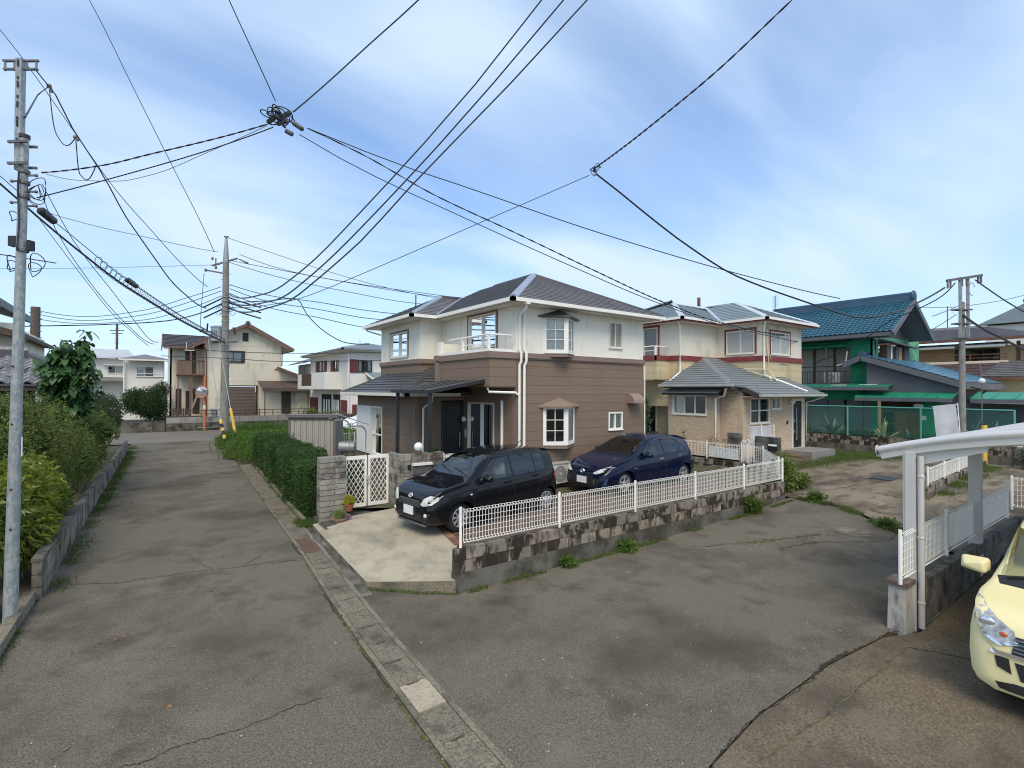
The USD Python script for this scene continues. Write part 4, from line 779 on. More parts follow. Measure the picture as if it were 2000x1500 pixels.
# balcony of the left wing
bx = XL2 - .9; Fq = Fr('X', bx); wall(Cc, Fq, 13.95, 18.0, 3.75, z0b, [], creamS, name='balcony_wall'); siding(Cc, Fq, 13.94, 18.0, 3.77, z0b, [], creamS, h=.30); fq = Fr('Y', 13.95); wall(Cc, fq, bx, XL2, 3.75, z0b, [], creamS, name='balcony_wall'); siding(Cc, fq, bx + .01, XL2 - .01, 3.77, z0b, [], creamS, h=.30)
Cc.part('balcony_floor', MB().box(bx + .1, XL2 + .3, 14.08, 18, 3.72, 3.85), creamS)
m = MB(); Fq.box(m, 13.9, 18, z0b, z1b, -.05, .05); fq.box(m, bx - .05, XL2, z0b + .002, z1b - .002, -.05, .052); Cc.part('balcony_moulding', m, redM)
m = MB().tube([(bx, 17.8, 5.22), (bx, 14, 5.22), (XL2, 14, 5.22)], .025, 6).tube([(bx, 17.8, 5.02), (bx, 14, 5.02)], .016, 5).bar((bx, 14, 4.8), (bx, 14, 5.24), .06, .06).bar((bx, 15.5, 4.8), (bx, 15.5, 5.24), .06, .06); Cc.part('balcony_rail', m, whiteM)
pipe(Cc, [(xl + .1, yl + .3, 6.3), (XL2 - .05, YL - .06, 6.05), (XL2 - .05, YL - .06, 4.1), (xe + .25, 13.3, 3.64)], whiteM, .038); pipe(Cc, [(xu + .1, yu + .1, 6.3), (XU + .02, Yc - .08, 6.0), (XU + .02, Yc - .08, 4.0), (XU + .4, 10.9, 3.78), (XU + .5, 10.72, 3.70), (22.2, ye + .1, 3.28)], whiteM, .04)
pipe(Cc, [(Xa - .4, 10.6, 3.40), (Xa - .05, 10.9, 3.1), (Xa - .05, 11.25, 3.0), (Xa - .05, 11.25, .8)], whiteM, .045); pipe(Cc, [(23.5, ye, 3.05), (23.45, 10.1, 2.88), (23.45, Yd - .05, 2.8), (23.45, Yd - .05, .9)], sashM, .03)
pipe(Cc, [fu.P(22.0, 6.1, .03), fu.P(21.8, 5.9, .03), fu.P(21.85, 5.1, .03), fu.P(21.95, 4.7, .06), fu.P(21.85, 4.2, .05), fu.P(22.0, 3.95, .06), fu.P(22.4, 3.88, .1)], creamS, .028, 'conduit'); pipe(Cc, [fu.P(22.05, 6.1, .02), fu.P(22.1, 4.9, .02), fu.P(22.15, 4.7, .07)], creamS, .018, 'conduit'); pipe(Cc, [fu.P(23.0, 4.55, .03), fu.P(23.75, 4.5, .03), fu.P(23.75, 3.7, .03)], creamS, .022, 'conduit')
m = MB().tube([(20.6, 11.6, 4.22), (21.7, 11.1, 4.22)], .025, 5).tube([(21.45, 11.2, 4.22), (21.5, 10.9, 3.72)], .025, 5).tube([(21.7, 11.1, 4.22), (21.75, 10.8, 3.70)], .025, 5).tube([(20.7, 11.55, 4.18), (21.7, 10.85, 3.8)], .018, 5); Cc.part('roof_bracket', m, M('bracket_yellow', (.60, .55, .38), rough=.5))
Cc.part('roof_pipe', MB().tube([(23.3, 15.6, 7.3), (23.3, 15.6, 8.15)], .085, 8), rustM)
# entrance step, gate posts, little gate, mailbox
t = Thing('entrance_step', 'grey concrete entrance step with low side steps before the black door', 'step', (22.3, 9.7, .6)); t.part('step', MB().box(21.6, 23.75, 9.35, 10.4, .4, .84), M('step_concrete', (.22, .21, .19), rough=.9, var=.12, sc=3)); t.part('tread', MB().box(20.9, 21.6, 9.4, 10.38, .4, .72), padM); t.part('tread', MB().box(20.3, 20.9, 9.4, 10.38, .4, .63), padM)
def pillar(name, label, x0, x1, y0, y1, z0, rows, h, mat, L=.4, cat='gate post'):
    t = Thing(name, label, cat, ((x0 + x1)/2, (y0 + y1)/2, z0)); rg = np.random.default_rng(int(x0*10))
    for r in range(rows):
        long_x = (x1 - x0) > (y1 - y0); s0, s1 = (x0, x1) if long_x else (y0, y1); x = s0 - (r % 2)*L/2
        while x < s1 - .02:
            a, b = max(s0, x) + .007, min(s1, x + L) - .007
            if b - a > .03:
                e = rg.uniform(-.003, .003)
                t.part('block', MB().box(a, b, y0 + e, y1 - e, z0 + r*h + .007, z0 + (r + 1)*h - .007) if long_x else MB().box(x0 + e, x1 - e, a, b, z0 + r*h + .007, z0 + (r + 1)*h - .007), mat)
            x += L
    t.part('core', MB().box(x0 + .012, x1 - .012, y0 + .012, y1 - .012, z0, z0 + rows*h - .02), crackM); return t
pillar('gate_post', 'dark grey block gate post before the annex of the cream house', 17.45, 17.65, 10.02, 10.5, .55, 6, .2, blockD, .5)
gw = pillar('gate_wall', 'wider dark grey block gate wall with a mailbox before the cream annex', 17.45, 17.65, 8.62, 9.45, .5, 6, .2, blockD, cat='gate wall')
gw.part('mailbox_slot', MB().box(17.40, 17.46, 8.68, 8.95, 1.40, 1.46), whiteM); gw.part('mailbox_front', MB().box(17.43, 17.46, 8.66, 8.97, 1.22, 1.39), doorK)
gt2 = Thing('gate', 'small old white metal gate between two dark block posts', 'gate', (17.5, 9.75, .55))
gt2.part('frame', MB().box(17.5, 17.54, 9.47, 9.51, .55, 1.6).box(17.5, 17.54, 9.96, 10.0, .55, 1.5).box(17.5, 17.54, 9.72, 9.76, .55, 1.55).box(17.5, 17.54, 9.5, 10, .58, .63).box(17.5, 17.54, 9.5, 10, 1.45, 1.5), whiteF)
rg = np.random.default_rng(2)
for k in range(9): y = 9.54 + k*.052; gt2.part('rod', MB().tube([(17.52, y, .62), (17.52, y + rg.uniform(-.03, .03), 1.05), (17.52, y + rg.uniform(-.02, .02), 1.47)], .008, 5), whiteF)
t = Thing('plastic_sheet', 'pale grey panel leaning low behind the rear white fence', 'panel', (17.3, 10.6, .8)); t.part('sheet', MB().bar((17.25, 9.95, .98), (17.25, 11.1, 1.0), .03, .34), M('pale_sheet', (.62, .66, .70), rough=.4, var=.04)); t.part('rim', MB().bar((17.25, 9.95, 1.165), (17.25, 11.1, 1.185), .045, .03), whiteM)
# ---------------------------------------------------------------- green house with blue tiles
Gh = Thing('house', 'old green and grey house with blue tiled roofs and a green metal entrance roof', 'house', (31, 10, .5)); b_ = -Gh.base
GX = 29.6; g1 = Fr('X', GX); gu = Fr('X', 30.1)
# ground floor: grey shutter panels, green band, entrance
wall(Gh, g1, 9.95, 16.5, .5, 3.1, [], greyP); wall(Gh, g1, 9.95, 16.5, 2.86, 3.62, [], greenM, d=.015)
for y in (10.35, 11.1, 12.0, 12.9, 13.8, 14.7): Gh.part('shutter_panel', g1.box(MB(), y + .03, min(y + .87, 16), .55, 2.84, 0, .02), greyP); Gh.part('shutter_rail', g1.box(MB(), y - .03, y + .03, .5, 2.85, 0, .03), brownW)
wall(Gh, g1, 9.75, 9.95, .5, 2.9, [], greenM, d=.05, name='entrance_post'); wall(Gh, g1, 7.25, 7.95, .5, 2.95, [], greenM, d=.04)
Gh.part('entrance_back', g1.box(MB(), 7.95, 9.75, .5, 3.1, -.62, -.5), brownW)
dd = Fr('X', GX + .45)
for k, (a, b) in enumerate(((7.97, 8.55), (8.55, 9.13), (9.13, 9.72))):
    m = MB(); dd.box(m, a, a + .06, .6, 2.35, 0, .04); dd.box(m, b - .06, b, .6, 2.35, 0, .04); dd.box(m, a, b, 2.28, 2.36, 0, .045); dd.box(m, a, b, 1.0, 1.06, 0, .042); dd.box(m, a, b, 1.65, 1.70, 0, .042); p = Gh.part('entrance_door', m, rustM)
    v, f = dd.box(MB(), a + .06, b - .06, .65, 2.28, .0, .012).arr(); sub(p, 'pane', (v + b_, f), M('warm_pane', (.24, .10, .035), rough=.35, var=.4, sc=2) if k == 0 else ('/World/Looks/warm_pane' if k == 1 else M('dark_pane', (.025, .022, .02), rough=.2, var=.2)))
lp = Gh.part('wall_lamp', MB().lathe(g1.P(8.05, 2.62, .03), [(.06, 0), (.06, .05), (0, .05)], 10, (-1, 0, 0)), whiteM); v, f = MB().ball(g1.P(8.05, 2.62, .13), (.08, .2, .12)).arr(); sub(lp, 'globe', (v + b_, f), globeM, smooth=True)
Gh.part('meter_box', g1.box(MB(), 7.78, 7.93, 1.95, 2.15, .04, .10), whiteM)
right = Fr('Y', 7.25); wall(Gh, right, GX, 38, .5, 3.3, [], greyP)
wall(Gh, Fr('X', GX + 1.2), 4.6, 7.1, .5, 2.75, [], greyP, name='shed_wall')
for k in range(6): Gh.part('side_plank', Fr('X', GX + 1.2).box(MB(), 5.0 + k*.35, 5.33 + k*.35, .6, 2.5, 0, .02), greyP)
# first-floor walls, recess with railing
wall(Gh, gu, 10.1, 11.1, 3.4, 6.2, [], greenM, name='upper_wall', d=.02)
wall(Gh, Fr('Y', 10.1), 30.08, 37, 3.4, 6.3, [(30.75, 33.6, 4.75, 5.9)], greenL, name='upper_wall', d=.03)
rc = Fr('X', 31.1); wall(Gh, rc, 11.1, 16.5, 3.4, 6.3, [], greyP, name='recess_wall'); Gh.part('recess_side', MB().box(30.1, 31.1, 11.02, 11.1, 3.4, 6.3), greyP)
for y in (11.2, 12.25, 13.3, 14.35): Gh.part('sliding_panel', rc.box(MB(), y + .06, y + .99, 3.7, 5.65, 0, .02), M('pale_shoji', (.36, .31, .245), rough=.8, var=.08)  if y == 11.2 else '/World/Looks/pale_shoji'); Gh.part('panel_post', rc.box(MB(), y - .06, y + .06, 3.6, 5.7, 0, .05), brownW)
Gh.part('recess_beam', MB().box(30.05, 30.25, 11.1, 16, 5.62, 5.95), greenM); Gh.part('recess_awning', MB().prism([(29.75, 11.2, 5.72), (29.75, 11.2, 5.68), (30.3, 11.2, 5.98), (30.3, 11.2, 6.02)], (0, 4.8, 0)), greenR)
Gh.part('recess_post', MB().bar((29.8, 12.15, 3.7), (29.8, 12.15, 5.75), .1, .1), greyP)
rl = MB().tube([(29.75, 11.15, 4.62), (29.75, 16, 4.62)], .025, 5).tube([(29.75, 11.15, 4.36), (29.75, 16, 4.36)], .02, 5).tube([(29.75, 11.15, 3.72), (29.75, 16, 3.72)], .025, 5); Gh.part('rail', rl, plasB)
for k in range(36): y = 11.2 + k*.135; Gh.part('baluster', MB().bar((29.75, y, 3.72), (29.75, y, 4.36), .02, .02), plasB)
Gh.part('balcony_deck', MB().box(29.5, 31.1, 11.05, 16, 3.60, 3.70).box(29.5, 29.6, 11.05, 16, 3.45, 3.62), greyP)
# window bay of the gable wall
wb = Fr('Y', 9.75)
m = MB(); wb.box(m, 30.85, 33.5, 4.55, 4.68, -.3, .03); wb.box(m, 30.85, 30.95, 4.68, 5.7, -.3, .02); wb.box(m, 33.4, 33.5, 4.68, 5.7, -.3, .02); wb.box(m, 32.1, 32.2, 4.68, 5.7, -.3, .02); p = Gh.part('bay_window', m, brownW)
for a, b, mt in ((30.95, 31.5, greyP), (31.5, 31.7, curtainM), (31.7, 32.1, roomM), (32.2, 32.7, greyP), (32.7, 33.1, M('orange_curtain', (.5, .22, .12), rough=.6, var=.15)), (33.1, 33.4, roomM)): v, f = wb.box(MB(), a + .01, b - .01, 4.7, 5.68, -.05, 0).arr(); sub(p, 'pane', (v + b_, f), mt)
Gh.part('bay_side', MB().box(33.5, 34.4, 9.8, 9.9, 4.6, 5.75), greyP); Gh.part('bay_roof', MB().prism([(30.7, 9.35, 5.78), (34.6, 9.35, 5.62), (34.6, 10.1, 5.78), (30.7, 10.1, 5.98)], (0, 0, .05)), greyP)
def tile_roof(th, name, e0, e1, top0, top1, mat, nrow, ncol, t=.035, wave=.045):
    """rows of pan tiles between the eave e0-e1 and the ridge top0-top1"""
    e0, e1, t0, t1 = map(lambda a: np.asarray(a, float), (e0, e1, top0, top1)); n = nrm(np.cross(e1 - e0, t0 - e0)); n = n if n[2] > 0 else -n; m = MB(); K = 5
    for r in range(nrow):
        for c in range(ncol):
            P = []
            for i in range(K):
                u = (c + i/(K - 1)*1.0)/ncol; w = wave*(math.sin(i/(K - 1)*math.pi) if True else 0)
                row = []
                for v_, lift in ((r/nrow, t), ((r + 1.12)/nrow, .0)):
                    v_ = min(v_, 1.0); row.append((1 - v_)*((1 - u)*e0 + u*e1) + v_*((1 - u)*t0 + u*t1) + n*(lift + w + .02))
                P.append(row)
            P = np.array(P); m.grid(P); m.grid(np.stack([P[:, 0] - n*.05, P[:, 0]], 1))
    return th.part(name, m, mat, kind='stuff')
R0, R1 = V3(32.3, 9.0, 8.05), V3(32.3, 16.2, 8.05); E0, E1 = V3(29.35, 9.0, 6.22), V3(29.35, 16.2, 6.22)
tile_roof(Gh, 'roof_tiles', E0, E1, R0, R1, tileB, 15, 30); Gh.part('roof_deck', MB().prism([E0, E1, R1, R0], (0, 0, -.1)).prism([(35.3, 9.0, 6.22), (35.3, 16.2, 6.22), R1, R0], (0, 0, -.1)), greyP)
Gh.part('ridge_wall', MB().prism([(32.12, 9.0, 8.0), (32.48, 9.0, 8.0), (32.42, 9.0, 8.36), (32.18, 9.0, 8.36)], (0, 7.2, 0)).tube([(32.3, 9.0, 8.38), (32.3, 16.2, 8.38)], .12, 8), M('blue_ridge', (.03, .07, .11), rough=.4, var=.15)); Gh.part('ridge_end', MB().ball((32.3, 9.0, 8.25), (.28, .12, .32)), '/World/Looks/blue_ridge')
m = MB()
for s, xe_ in ((-1, 29.2), (1, 35.4)): m.bar((32.3, 8.95, 7.98), (xe_, 8.95, 6.08), .08, .24)
Gh.part('barge_board', m, M('barge_grey', (.105, .115, .125), rough=.6, var=.1)); Gh.part('gable_wall', MB().prism([(30.1, 10.05, 6.2), (34.6, 10.05, 6.2), (32.3, 10.05, 7.75)], (0, .1, 0)), greyP)
Gh.part('gable_fascia', MB().box(29.4, 30.0, 9.2, 16.2, 6.0, 6.15).bar((29.32, 9.1, 6.1), (29.32, 16.2, 6.1), .1, .14), greyP); m = MB()
# lower blue roof falling to the right
L0, L1 = V3(29.15, 10.75, 5.12), V3(36, 10.75, 5.12)
tile_roof(Gh, 'lower_roof_tiles', (29.15, 6.35, 3.72), (36.5, 6.35, 3.72), (29.15, 10.3, 5.12), (36.5, 10.3, 5.12), M('blue_tile_pale', (.085, .215, .30), rough=.3, var=.35, sc=2.5, isl=.25, spec=.6), 14, 24, wave=.02)
Gh.part('lower_roof_deck', MB().prism([(29.15, 6.35, 3.72), (36.5, 6.35, 3.72), (36.5, 10.3, 5.12), (29.15, 10.3, 5.12)], (0, 0, -.1)), greyP)
tile_roof(Gh, 'lower_roof_tiles', (29.15, 11.1, 4.72), (30.1, 11.1, 4.72), (29.15, 10.3, 5.12), (30.1, 10.3, 5.12), '/World/Looks/blue_tile_pale', 3, 3, wave=.02); Gh.part('lower_ridge', MB().tube([(29.1, 10.3, 5.2), (33.5, 10.3, 5.2)], .13, 8), '/World/Looks/blue_ridge')
m = MB().bar((29.1, 10.3, 4.98), (29.1, 6.35, 3.58), .08, .26).bar((29.1, 10.3, 4.98), (29.1, 11.1, 4.62), .08, .26); Gh.part('barge_board', m, '/World/Looks/barge_grey'); Gh.part('lower_gable', MB().prism([(29.35, 10.12, 4.90), (29.35, 6.6, 3.62), (29.35, 6.6, 3.2), (29.35, 10.12, 3.2)], (.1, 0, 0)), greyP)
Gh.part('lower_fascia', MB().bar((29.2, 6.32, 3.55), (36.5, 6.32, 3.55), .1, .28), greyP)
# green metal roofs
def metal_roof(name, a0, a1, x0, z0, x1, z1, seams):
    m = MB().prism([(x0, a0, z0), (x0, a1, z0), (x1, a1, z1), (x1, a0, z1)], (0, 0, .03)); p = Gh.part(name, m, greenR); s = MB()
    for k in range(seams + 1): y = a0 + (a1 - a0)*k/seams; s.bar((x0, y, z0 + .045), (x1, y, z1 + .045), .04, .04)
    v, f = s.arr(); sub(p, 'seams', (v + b_, f), greenR); v, f = MB().bar((x0 - .02, a0, z0 - .07), (x0 - .02, a1, z0 - .07), .08, .16).arr(); sub(p, 'fascia', (v + b_, f), '/World/Looks/barge_grey')
metal_roof('eave_roof', 9.0, 16.2, 28.75, 3.50, 30.1, 3.72, 12); metal_roof('entrance_roof', 6.6, 10.35, 28.55, 2.98, 29.6, 3.30, 7); metal_roof('side_lean_to', 2.0, 6.2, 29.5, 2.95, 31, 3.25, 6)
Gh.part('roof_scrap', MB().box(29.2, 29.5, 9.6, 10.4, 3.62, 3.65).box(29.0, 29.3, 11.0, 11.6, 3.6, 3.63), whiteM)
pipe(Gh, [(29.4, 10.0, 6.1), (30.0, 9.95, 5.85), (30.0, 9.95, 4.9)], plasB, .05); pipe(Gh, [(29.8, 11.15, 5.4), (29.75, 11.2, 4.8), (29.7, 11.6, 4.65)], sashM, .03, 'conduit'); pipe(Gh, [(29.1, 6.1, 3.5), (29.6, 5.7, 3.35), (29.9, 5.9, 3.2)], plasB, .04)
def ac_unit(label, c, face, group=None, w=.8, h=.56, d=.3):
    t = Thing('air_conditioner', label, 'air conditioner', c); x, y, z = c
    if face == 'Y':
        t.part('casing', MB().box(x - w/2, x + w/2, y, y + d, z + .06, z + .06 + h), acM); t.part('top_cover', MB().box(x - w/2 - .02, x + w/2 + .02, y - .02, y + d + .02, z + .06 + h, z + .085 + h), M('ac_top', (.33, .31, .28), rough=.7, var=.2) if not stage.GetPrimAtPath('/World/Looks/ac_top') else '/World/Looks/ac_top')
        fc_ = V3(x - w*.14, y - .004, z + .06 + h*.5); ax = (0, -1, 0)
        for s in (-.3, .3): t.part('foot', MB().box(x + s - .05, x + s + .05, y - .02, y + d + .02, z - .02, z + .06), footM)
        t.part('side_slit', MB().box(x + w*.34, x + w*.352, y - .004, y, z + .07, z + .05 + h), plasB)
    else:
        t.part('casing', MB().box(x, x + d, y - w/2, y + w/2, z + .06, z + .06 + h), acM); fc_ = V3(x - .004, y + w*.14, z + .06 + h*.5); ax = (-1, 0, 0)
    t.part('fan_recess', MB().lathe(fc_, [(.23, 0), (.23, .012), (.215, .012), (.215, 0)], 24, ax).lathe(fc_, [(.215, .001), (0, .001)], 24, ax), M('ac_fan', (.22, .215, .20), rough=.6, var=.1) if not stage.GetPrimAtPath('/World/Looks/ac_fan') else '/World/Looks/ac_fan')
    g = MB()
    for r in (.05, .085, .12, .155, .19): g.lathe(fc_, [(r - .004, .014), (r + .004, .014)], 24, ax)
    g.lathe(fc_, [(.035, .02), (0, .024)], 12, ax); t.part('fan_guard', g, acM); return t
ac_unit('old beige air conditioner unit on the ground between the black and blue cars', (9.98, 11.22, .50), 'Y')
ac_unit('white air conditioner unit on the green house\'s upper balcony', (30.2, 12.05, 3.7), 'X')
# ---------------------------------------------------------------- the tan house at the right edge
Tn = Thing('house', 'tan two storey house with grey tiled roofs behind the right utility pole', 'house', (43, 8, .5)); tx = Fr('X', 40.0); b_ = -Tn.base
wall(Tn, tx, 2, 14, .5, 6.0, [(7.1, 9.1, 5.1, 5.85)], tanM); Tn.part('side_wall', MB().box(40.2, 48, 6.0, 6.12, .5, 6.0), tanM)
window(Tn, tx, 7.15, 9.1, 5.12, 5.85, 3, frame=sashD); Tn.part('balcony_front', MB().box(39.0, 39.12, 6.6, 13, 4.62, 5.08), M('pale_balcony', (.72, .60, .44), rough=.8, var=.04)); Tn.part('balcony_floor', MB().box(39.0, 40, 6.6, 13, 4.5, 4.62), tanM)
m = MB().tube([(39.06, 6.6, 5.45), (39.06, 13, 5.45)], .03, 5).tube([(39.06, 6.6, 5.25), (39.06, 13, 5.25)], .02, 5)
for y in (6.7, 8.2, 9.7, 11.2): m.bar((39.06, y, 5.08), (39.06, y, 5.46), .05, .05)
Tn.part('balcony_rail', m, rustM); Tn.part('awning', MB().prism([(38.9, 6.7, 5.86), (38.9, 6.7, 5.98), (40, 6.7, 6.2), (40, 6.7, 6.08)], (0, 7.5, 0)), M('grey_awning', (.36, .38, .37), rough=.5, var=.06))
rt = V3(44, 8.4, 7.45)
for pts in ([(39.0, 5.0, 6.38), (39.0, 15, 6.38), (44, 12, 7.5), rt], [(39.0, 5.0, 6.38), (50, 5.0, 6.38), (48, 8.4, 7.45), rt]): roof_face(Tn, 'roof_slope', pts, M('grey_tile_roof', (.20, .195, .205), rough=.55, var=.25, sc=3, isl=.2) if not stage.GetPrimAtPath('/World/Looks/grey_tile_roof') else '/World/Looks/grey_tile_roof', .28, .035, joint=.3, kind='stuff')
cap(Tn, (39, 5, 6.4), rt, '/World/Looks/grey_tile_roof', .16); cap(Tn, rt, (44, 12, 7.5), '/World/Looks/grey_tile_roof', .2, .12)
gutter(Tn, [(38.95, 15, 6.33), (38.95, 4.95, 6.33), (50, 4.95, 6.33)], rustM, .08); Tn.part('side_window', Fr('X', 39.99).box(MB(), 5.6, 6.1, 4.9, 5.9, 0, .03), frostM); Tn.part('corner_board', MB().box(39.93, 40.05, 6.25, 6.4, 4.6, 6.2), rustM)
roof_face(Tn, 'low_roof_slope', [(36.8, 4.0, 4.08), (36.8, 7.4, 4.08), (38.8, 6.9, 5.0), (39.6, 4.0, 5.1)], M('low_tile', (.17, .165, .16), rough=.55, var=.25, sc=3, isl=.2), .26, .04, joint=.3); roof_face(Tn, 'low_roof_slope', [(36.8, 7.4, 4.08), (36.8, 11, 4.08), (38.8, 11, 4.75), (38.8, 6.9, 5.0)], M('low_tile_red', (.13, .09, .085), rough=.55, var=.25, sc=3, isl=.2), .26, .04, joint=.3)
Tn.part('low_wall', MB().box(37.2, 37.4, 3, 12, .5, 4.05), tanM); gutter(Tn, [(36.75, 4, 4.02), (36.75, 11, 4.02)], rustM, .07)
t = Thing('antenna', 'television antenna on a thin mast above the tan house roof', 'antenna', (44, 10.4, 7.2)); t.part('mast', MB().tube([(44, 10.4, 7.2), (44, 10.4, 9.1)], .03, 5), ironM); t.part('boom', MB().tube([(44, 11.2, 8.5), (44, 10.0, 8.95)], .02, 4), ironM)
m = MB()
for k in range(9): s = k/8; c = V3(44, 11.2 - 1.2*s, 8.5 + .45*s); m.tube([c - V3(.0, .1, .4), c + V3(.0, .1, .4)] if k == 7 else [c - V3(.4, 0, 0), c + V3(.4, 0, 0)], .008, 3)
t.part('elements', m, ironM)
t = Thing('antenna', 'small antenna at the left end of the blue tiled roof', 'antenna', (32.3, 15.9, 8.3)); t.part('mast', MB().tube([(31.6, 16.3, 7.5), (31.7, 16.2, 8.1), (32.0, 16.0, 8.5), (32.0, 16.0, 9.3)], .03, 5), ironM); m = MB()
for k in range(7): m.tube([(31.9, 15.75, 8.6 + k*.11), (32.1, 16.25, 8.6 + k*.11)], .01, 3)
t.part('elements', m, ironM)
wh = Thing('storage_building', 'pale panelled shed with a beige flat roof rim at the right edge', 'shed', (33.6, 6.2, .5))
for k in range(5): wh.part('wall_panel', MB().box(33, 33.1, 6.65 - (k + 1)*.9, 6.65 - k*.9 - .02, .5, 2.72), M('shed_white', (.60, .59, .56), rough=.8, var=.08, sc=2, stain=[((.40, .39, .35), 2, .55, .7, (2, 2, .3))]) if k == 0 else '/World/Looks/shed_white')
wh.part('roof_rim', MB().box(32.8, 36, 1.6, 6.85, 2.74, 2.95), sashM); wh.part('side_wall', MB().box(33.1, 36, 6.55, 6.65, .5, 2.72), '/World/Looks/shed_white')
t = Thing('panel_fence', 'pale white panel fence with a post, low above the carport roof at the right edge', 'fence', (28, 5, .5)); t.part('post', MB().box(27.4, 27.52, 4.25, 4.4, .4, 1.75), whiteM)
for k in range(4): t.part('panel', MB().box(27.44, 27.48, 4.22 - (k + 1)*.8, 4.22 - k*.8 - .02, .5, 1.70), M('fence_panel', (.62, .62, .59), rough=.6, var=.05) if k == 0 else '/World/Looks/fence_panel')
t.part('rail', MB().box(27.42, 27.5, 1, 4.25, 1.70, 1.75), whiteM)
block_wall('block_wall', 'dark mossy boundary wall at the far end of the slab, under the pale panel fence', 'block wall', (26.9, .5), (26.9, 4.4), 3, foot=.1, zb=.42, mat=blockD, seed=21)
far_r = Thing('house', 'blue grey roofed house end peeping over the tan roof at the far right edge', 'house', (60, 10, .5)); far_r.part('wall', MB().box(58, 66, 6, 11.2, .5, 8.9), farwhite); far_r.part('roof', MB().prism([(57.5, 11.6, 9.0), (57.5, 8.5, 10.6), (57.5, 5.5, 9.0)], (9, 0, 0)), blueroof); far_r.part('ridge', MB().box(57.4, 66, 8.2, 8.8, 10.55, 10.8), capD)
# ---------------------------------------------------------------- cream house across the cross street
Fh = Thing('house', 'cream gabled house with brown trim and a balcony beyond the far concrete pole', 'house', (6.5, 50, 1.0)); b_ = -Fh.base; fy = Fr('Y', 48.0)
wall(Fh, fy, 3.8, 9.55, .9, 6.9, [(6.5, 6.95, 7.3, 8.1), (5.05, 6.6, 5.5, 6.42), (4.95, 7.6, 1.3, 3.5)], farcream); Fh.part('gable_wall', MB().prism([(3.8, 48, 6.9), (9.55, 48, 6.9), (9.55, 48, 7.1), (6.8, 48, 8.5), (3.8, 48, 7.3)], (0, .12, 0)), farcream); Fh.part('side_wall', MB().box(3.8, 3.92, 48.12, 56, .9, 7.3).box(9.43, 9.55, 48.12, 56, .9, 7.0), farcream)
Fh.part('attic_vent', fy.box(MB(), 6.5, 6.95, 7.33, 8.05, -.02, .03), plasB)
for z in (2.4, 3.9, 5.4, 6.9): Fh.part('wall_joint', fy.box(MB(), 3.85, 9.5, z, z + .012, 0, .006), M('wall_joint', (.42, .37, .27), rough=.9) if z == 2.4 else '/World/Looks/wall_joint')
window(Fh, fy, 5.05, 6.60, 5.52, 6.40, 2, frame=brownW, curtain=[(.1, .9)], casing=(brownW, .1)); p = Fh.part('window', fy.box(fy.box(fy.box(MB(), 4.9, 5.0, 1.1, 3.55, 0, .08), 7.55, 7.68, 1.1, 3.55, 0, .08), 4.9, 7.68, 3.5, 3.6, 0, .1), brownW)
v, f = MB().grid([[fy.P(a, z, .06 + .35*(3.4 - z)/2.6*(1 if a < 7.2 else .8) + .012*math.sin(z*50)) for z in np.linspace(.95, 3.45, 30)] for a in (5.02, 6, 6.9, 7.5)]).arr(); sub(p, 'reed_blind', (v + b_, f), M('reed_blind', (.125, .095, .075), rough=.9, var=.2, sc=3, an=(1, 1, 14)))
def tiled(th, e0, e1, t0, t1, mat=tileD, name='roof_slope'):
    return roof_face(th, name, [e0, e1, t1, t0], mat, .3, .05, joint=.34, kind='stuff')
rL, rR, rT = V3(2.9, 47.3, 6.75), V3(10.45, 47.3, 6.72), V3(6.8, 47.3, 8.72); dY = V3(0, 9.5, 0)
tiled(Fh, rL + dY, rL, rT + dY, rT); tiled(Fh, rR, rR + dY, rT, rT + dY); m = MB()
for a in (rL, rR): m.bar(a - V3(0, .02, .02), rT - V3(0, .02, .02), .08, .26)
Fh.part('barge_board', m, M('brown_barge', (.17, .09, .07), rough=.6, var=.1)); Fh.part('soffit', MB().prism([rL - V3(0, 0, .12), rT - V3(0, 0, .12), rR - V3(0, 0, .12), rR - V3(0, 0, .06), rT - V3(0, 0, .06), rL - V3(0, 0, .06)], (0, 9.5, 0)), farcream); Fh.part('ridge', MB().tube([rT, rT + dY], .16, 7).ball(rT + V3(0, 0, .08), (.2, .1, .22), 1), tileD)
# left wing with its own tiled roof, balcony and posts
Fh.part('wing_wall', MB().box(1.5, 3.8, 50.2, 50.32, .9, 7.0).box(1.5, 1.62, 50.2, 56, .9, 6.9), farcream)
tiled(Fh, (1.0, 49.3, 6.75), (4.2, 49.3, 6.75), (1.0, 51.6, 7.85), (4.6, 51.6, 7.85)); Fh.part('wing_gable', MB().prism([(1.25, 49.6, 6.8), (1.25, 51.6, 7.75), (1.25, 53.5, 6.8)], (.1, 0, 0)), farcream)
m = MB().bar((.98, 49.3, 6.7), (.98, 51.6, 7.82), .06, .2).bar((.98, 53.9, 6.7), (.98, 51.6, 7.82), .06, .2).bar((.98, 49.27, 6.68), (4, 49.27, 6.68), .08, .18); Fh.part('wing_barge', m, '/World/Looks/brown_barge')
for a, b, z0, z1 in ((2.55, 3.3, 4.5, 6.6), (1.9, 2.3, 1.2, 3.3), (2.6, 3.0, 1.2, 3.1), (3.1, 3.6, 1.2, 3.3)): Fh.part('dark_opening', Fr('Y', 50.2).box(MB(), a, b, z0, z1, 0, .03), sashD)
Fh.part('balcony_board', MB().box(1.95, 2.9, 48.02, 48.08, 4.5, 5.5).box(1.95, 2.0, 48.08, 50.1, 4.5, 5.5), M('balcony_brown', (.17, .11, .075), rough=.7, var=.12)); Fh.part('balcony_floor', MB().box(1.9, 3.78, 48.0, 50.2, 4.38, 4.5), '/World/Looks/brown_barge')
m = MB().box(1.95, 3.78, 48.02, 48.08, 5.5, 5.58)
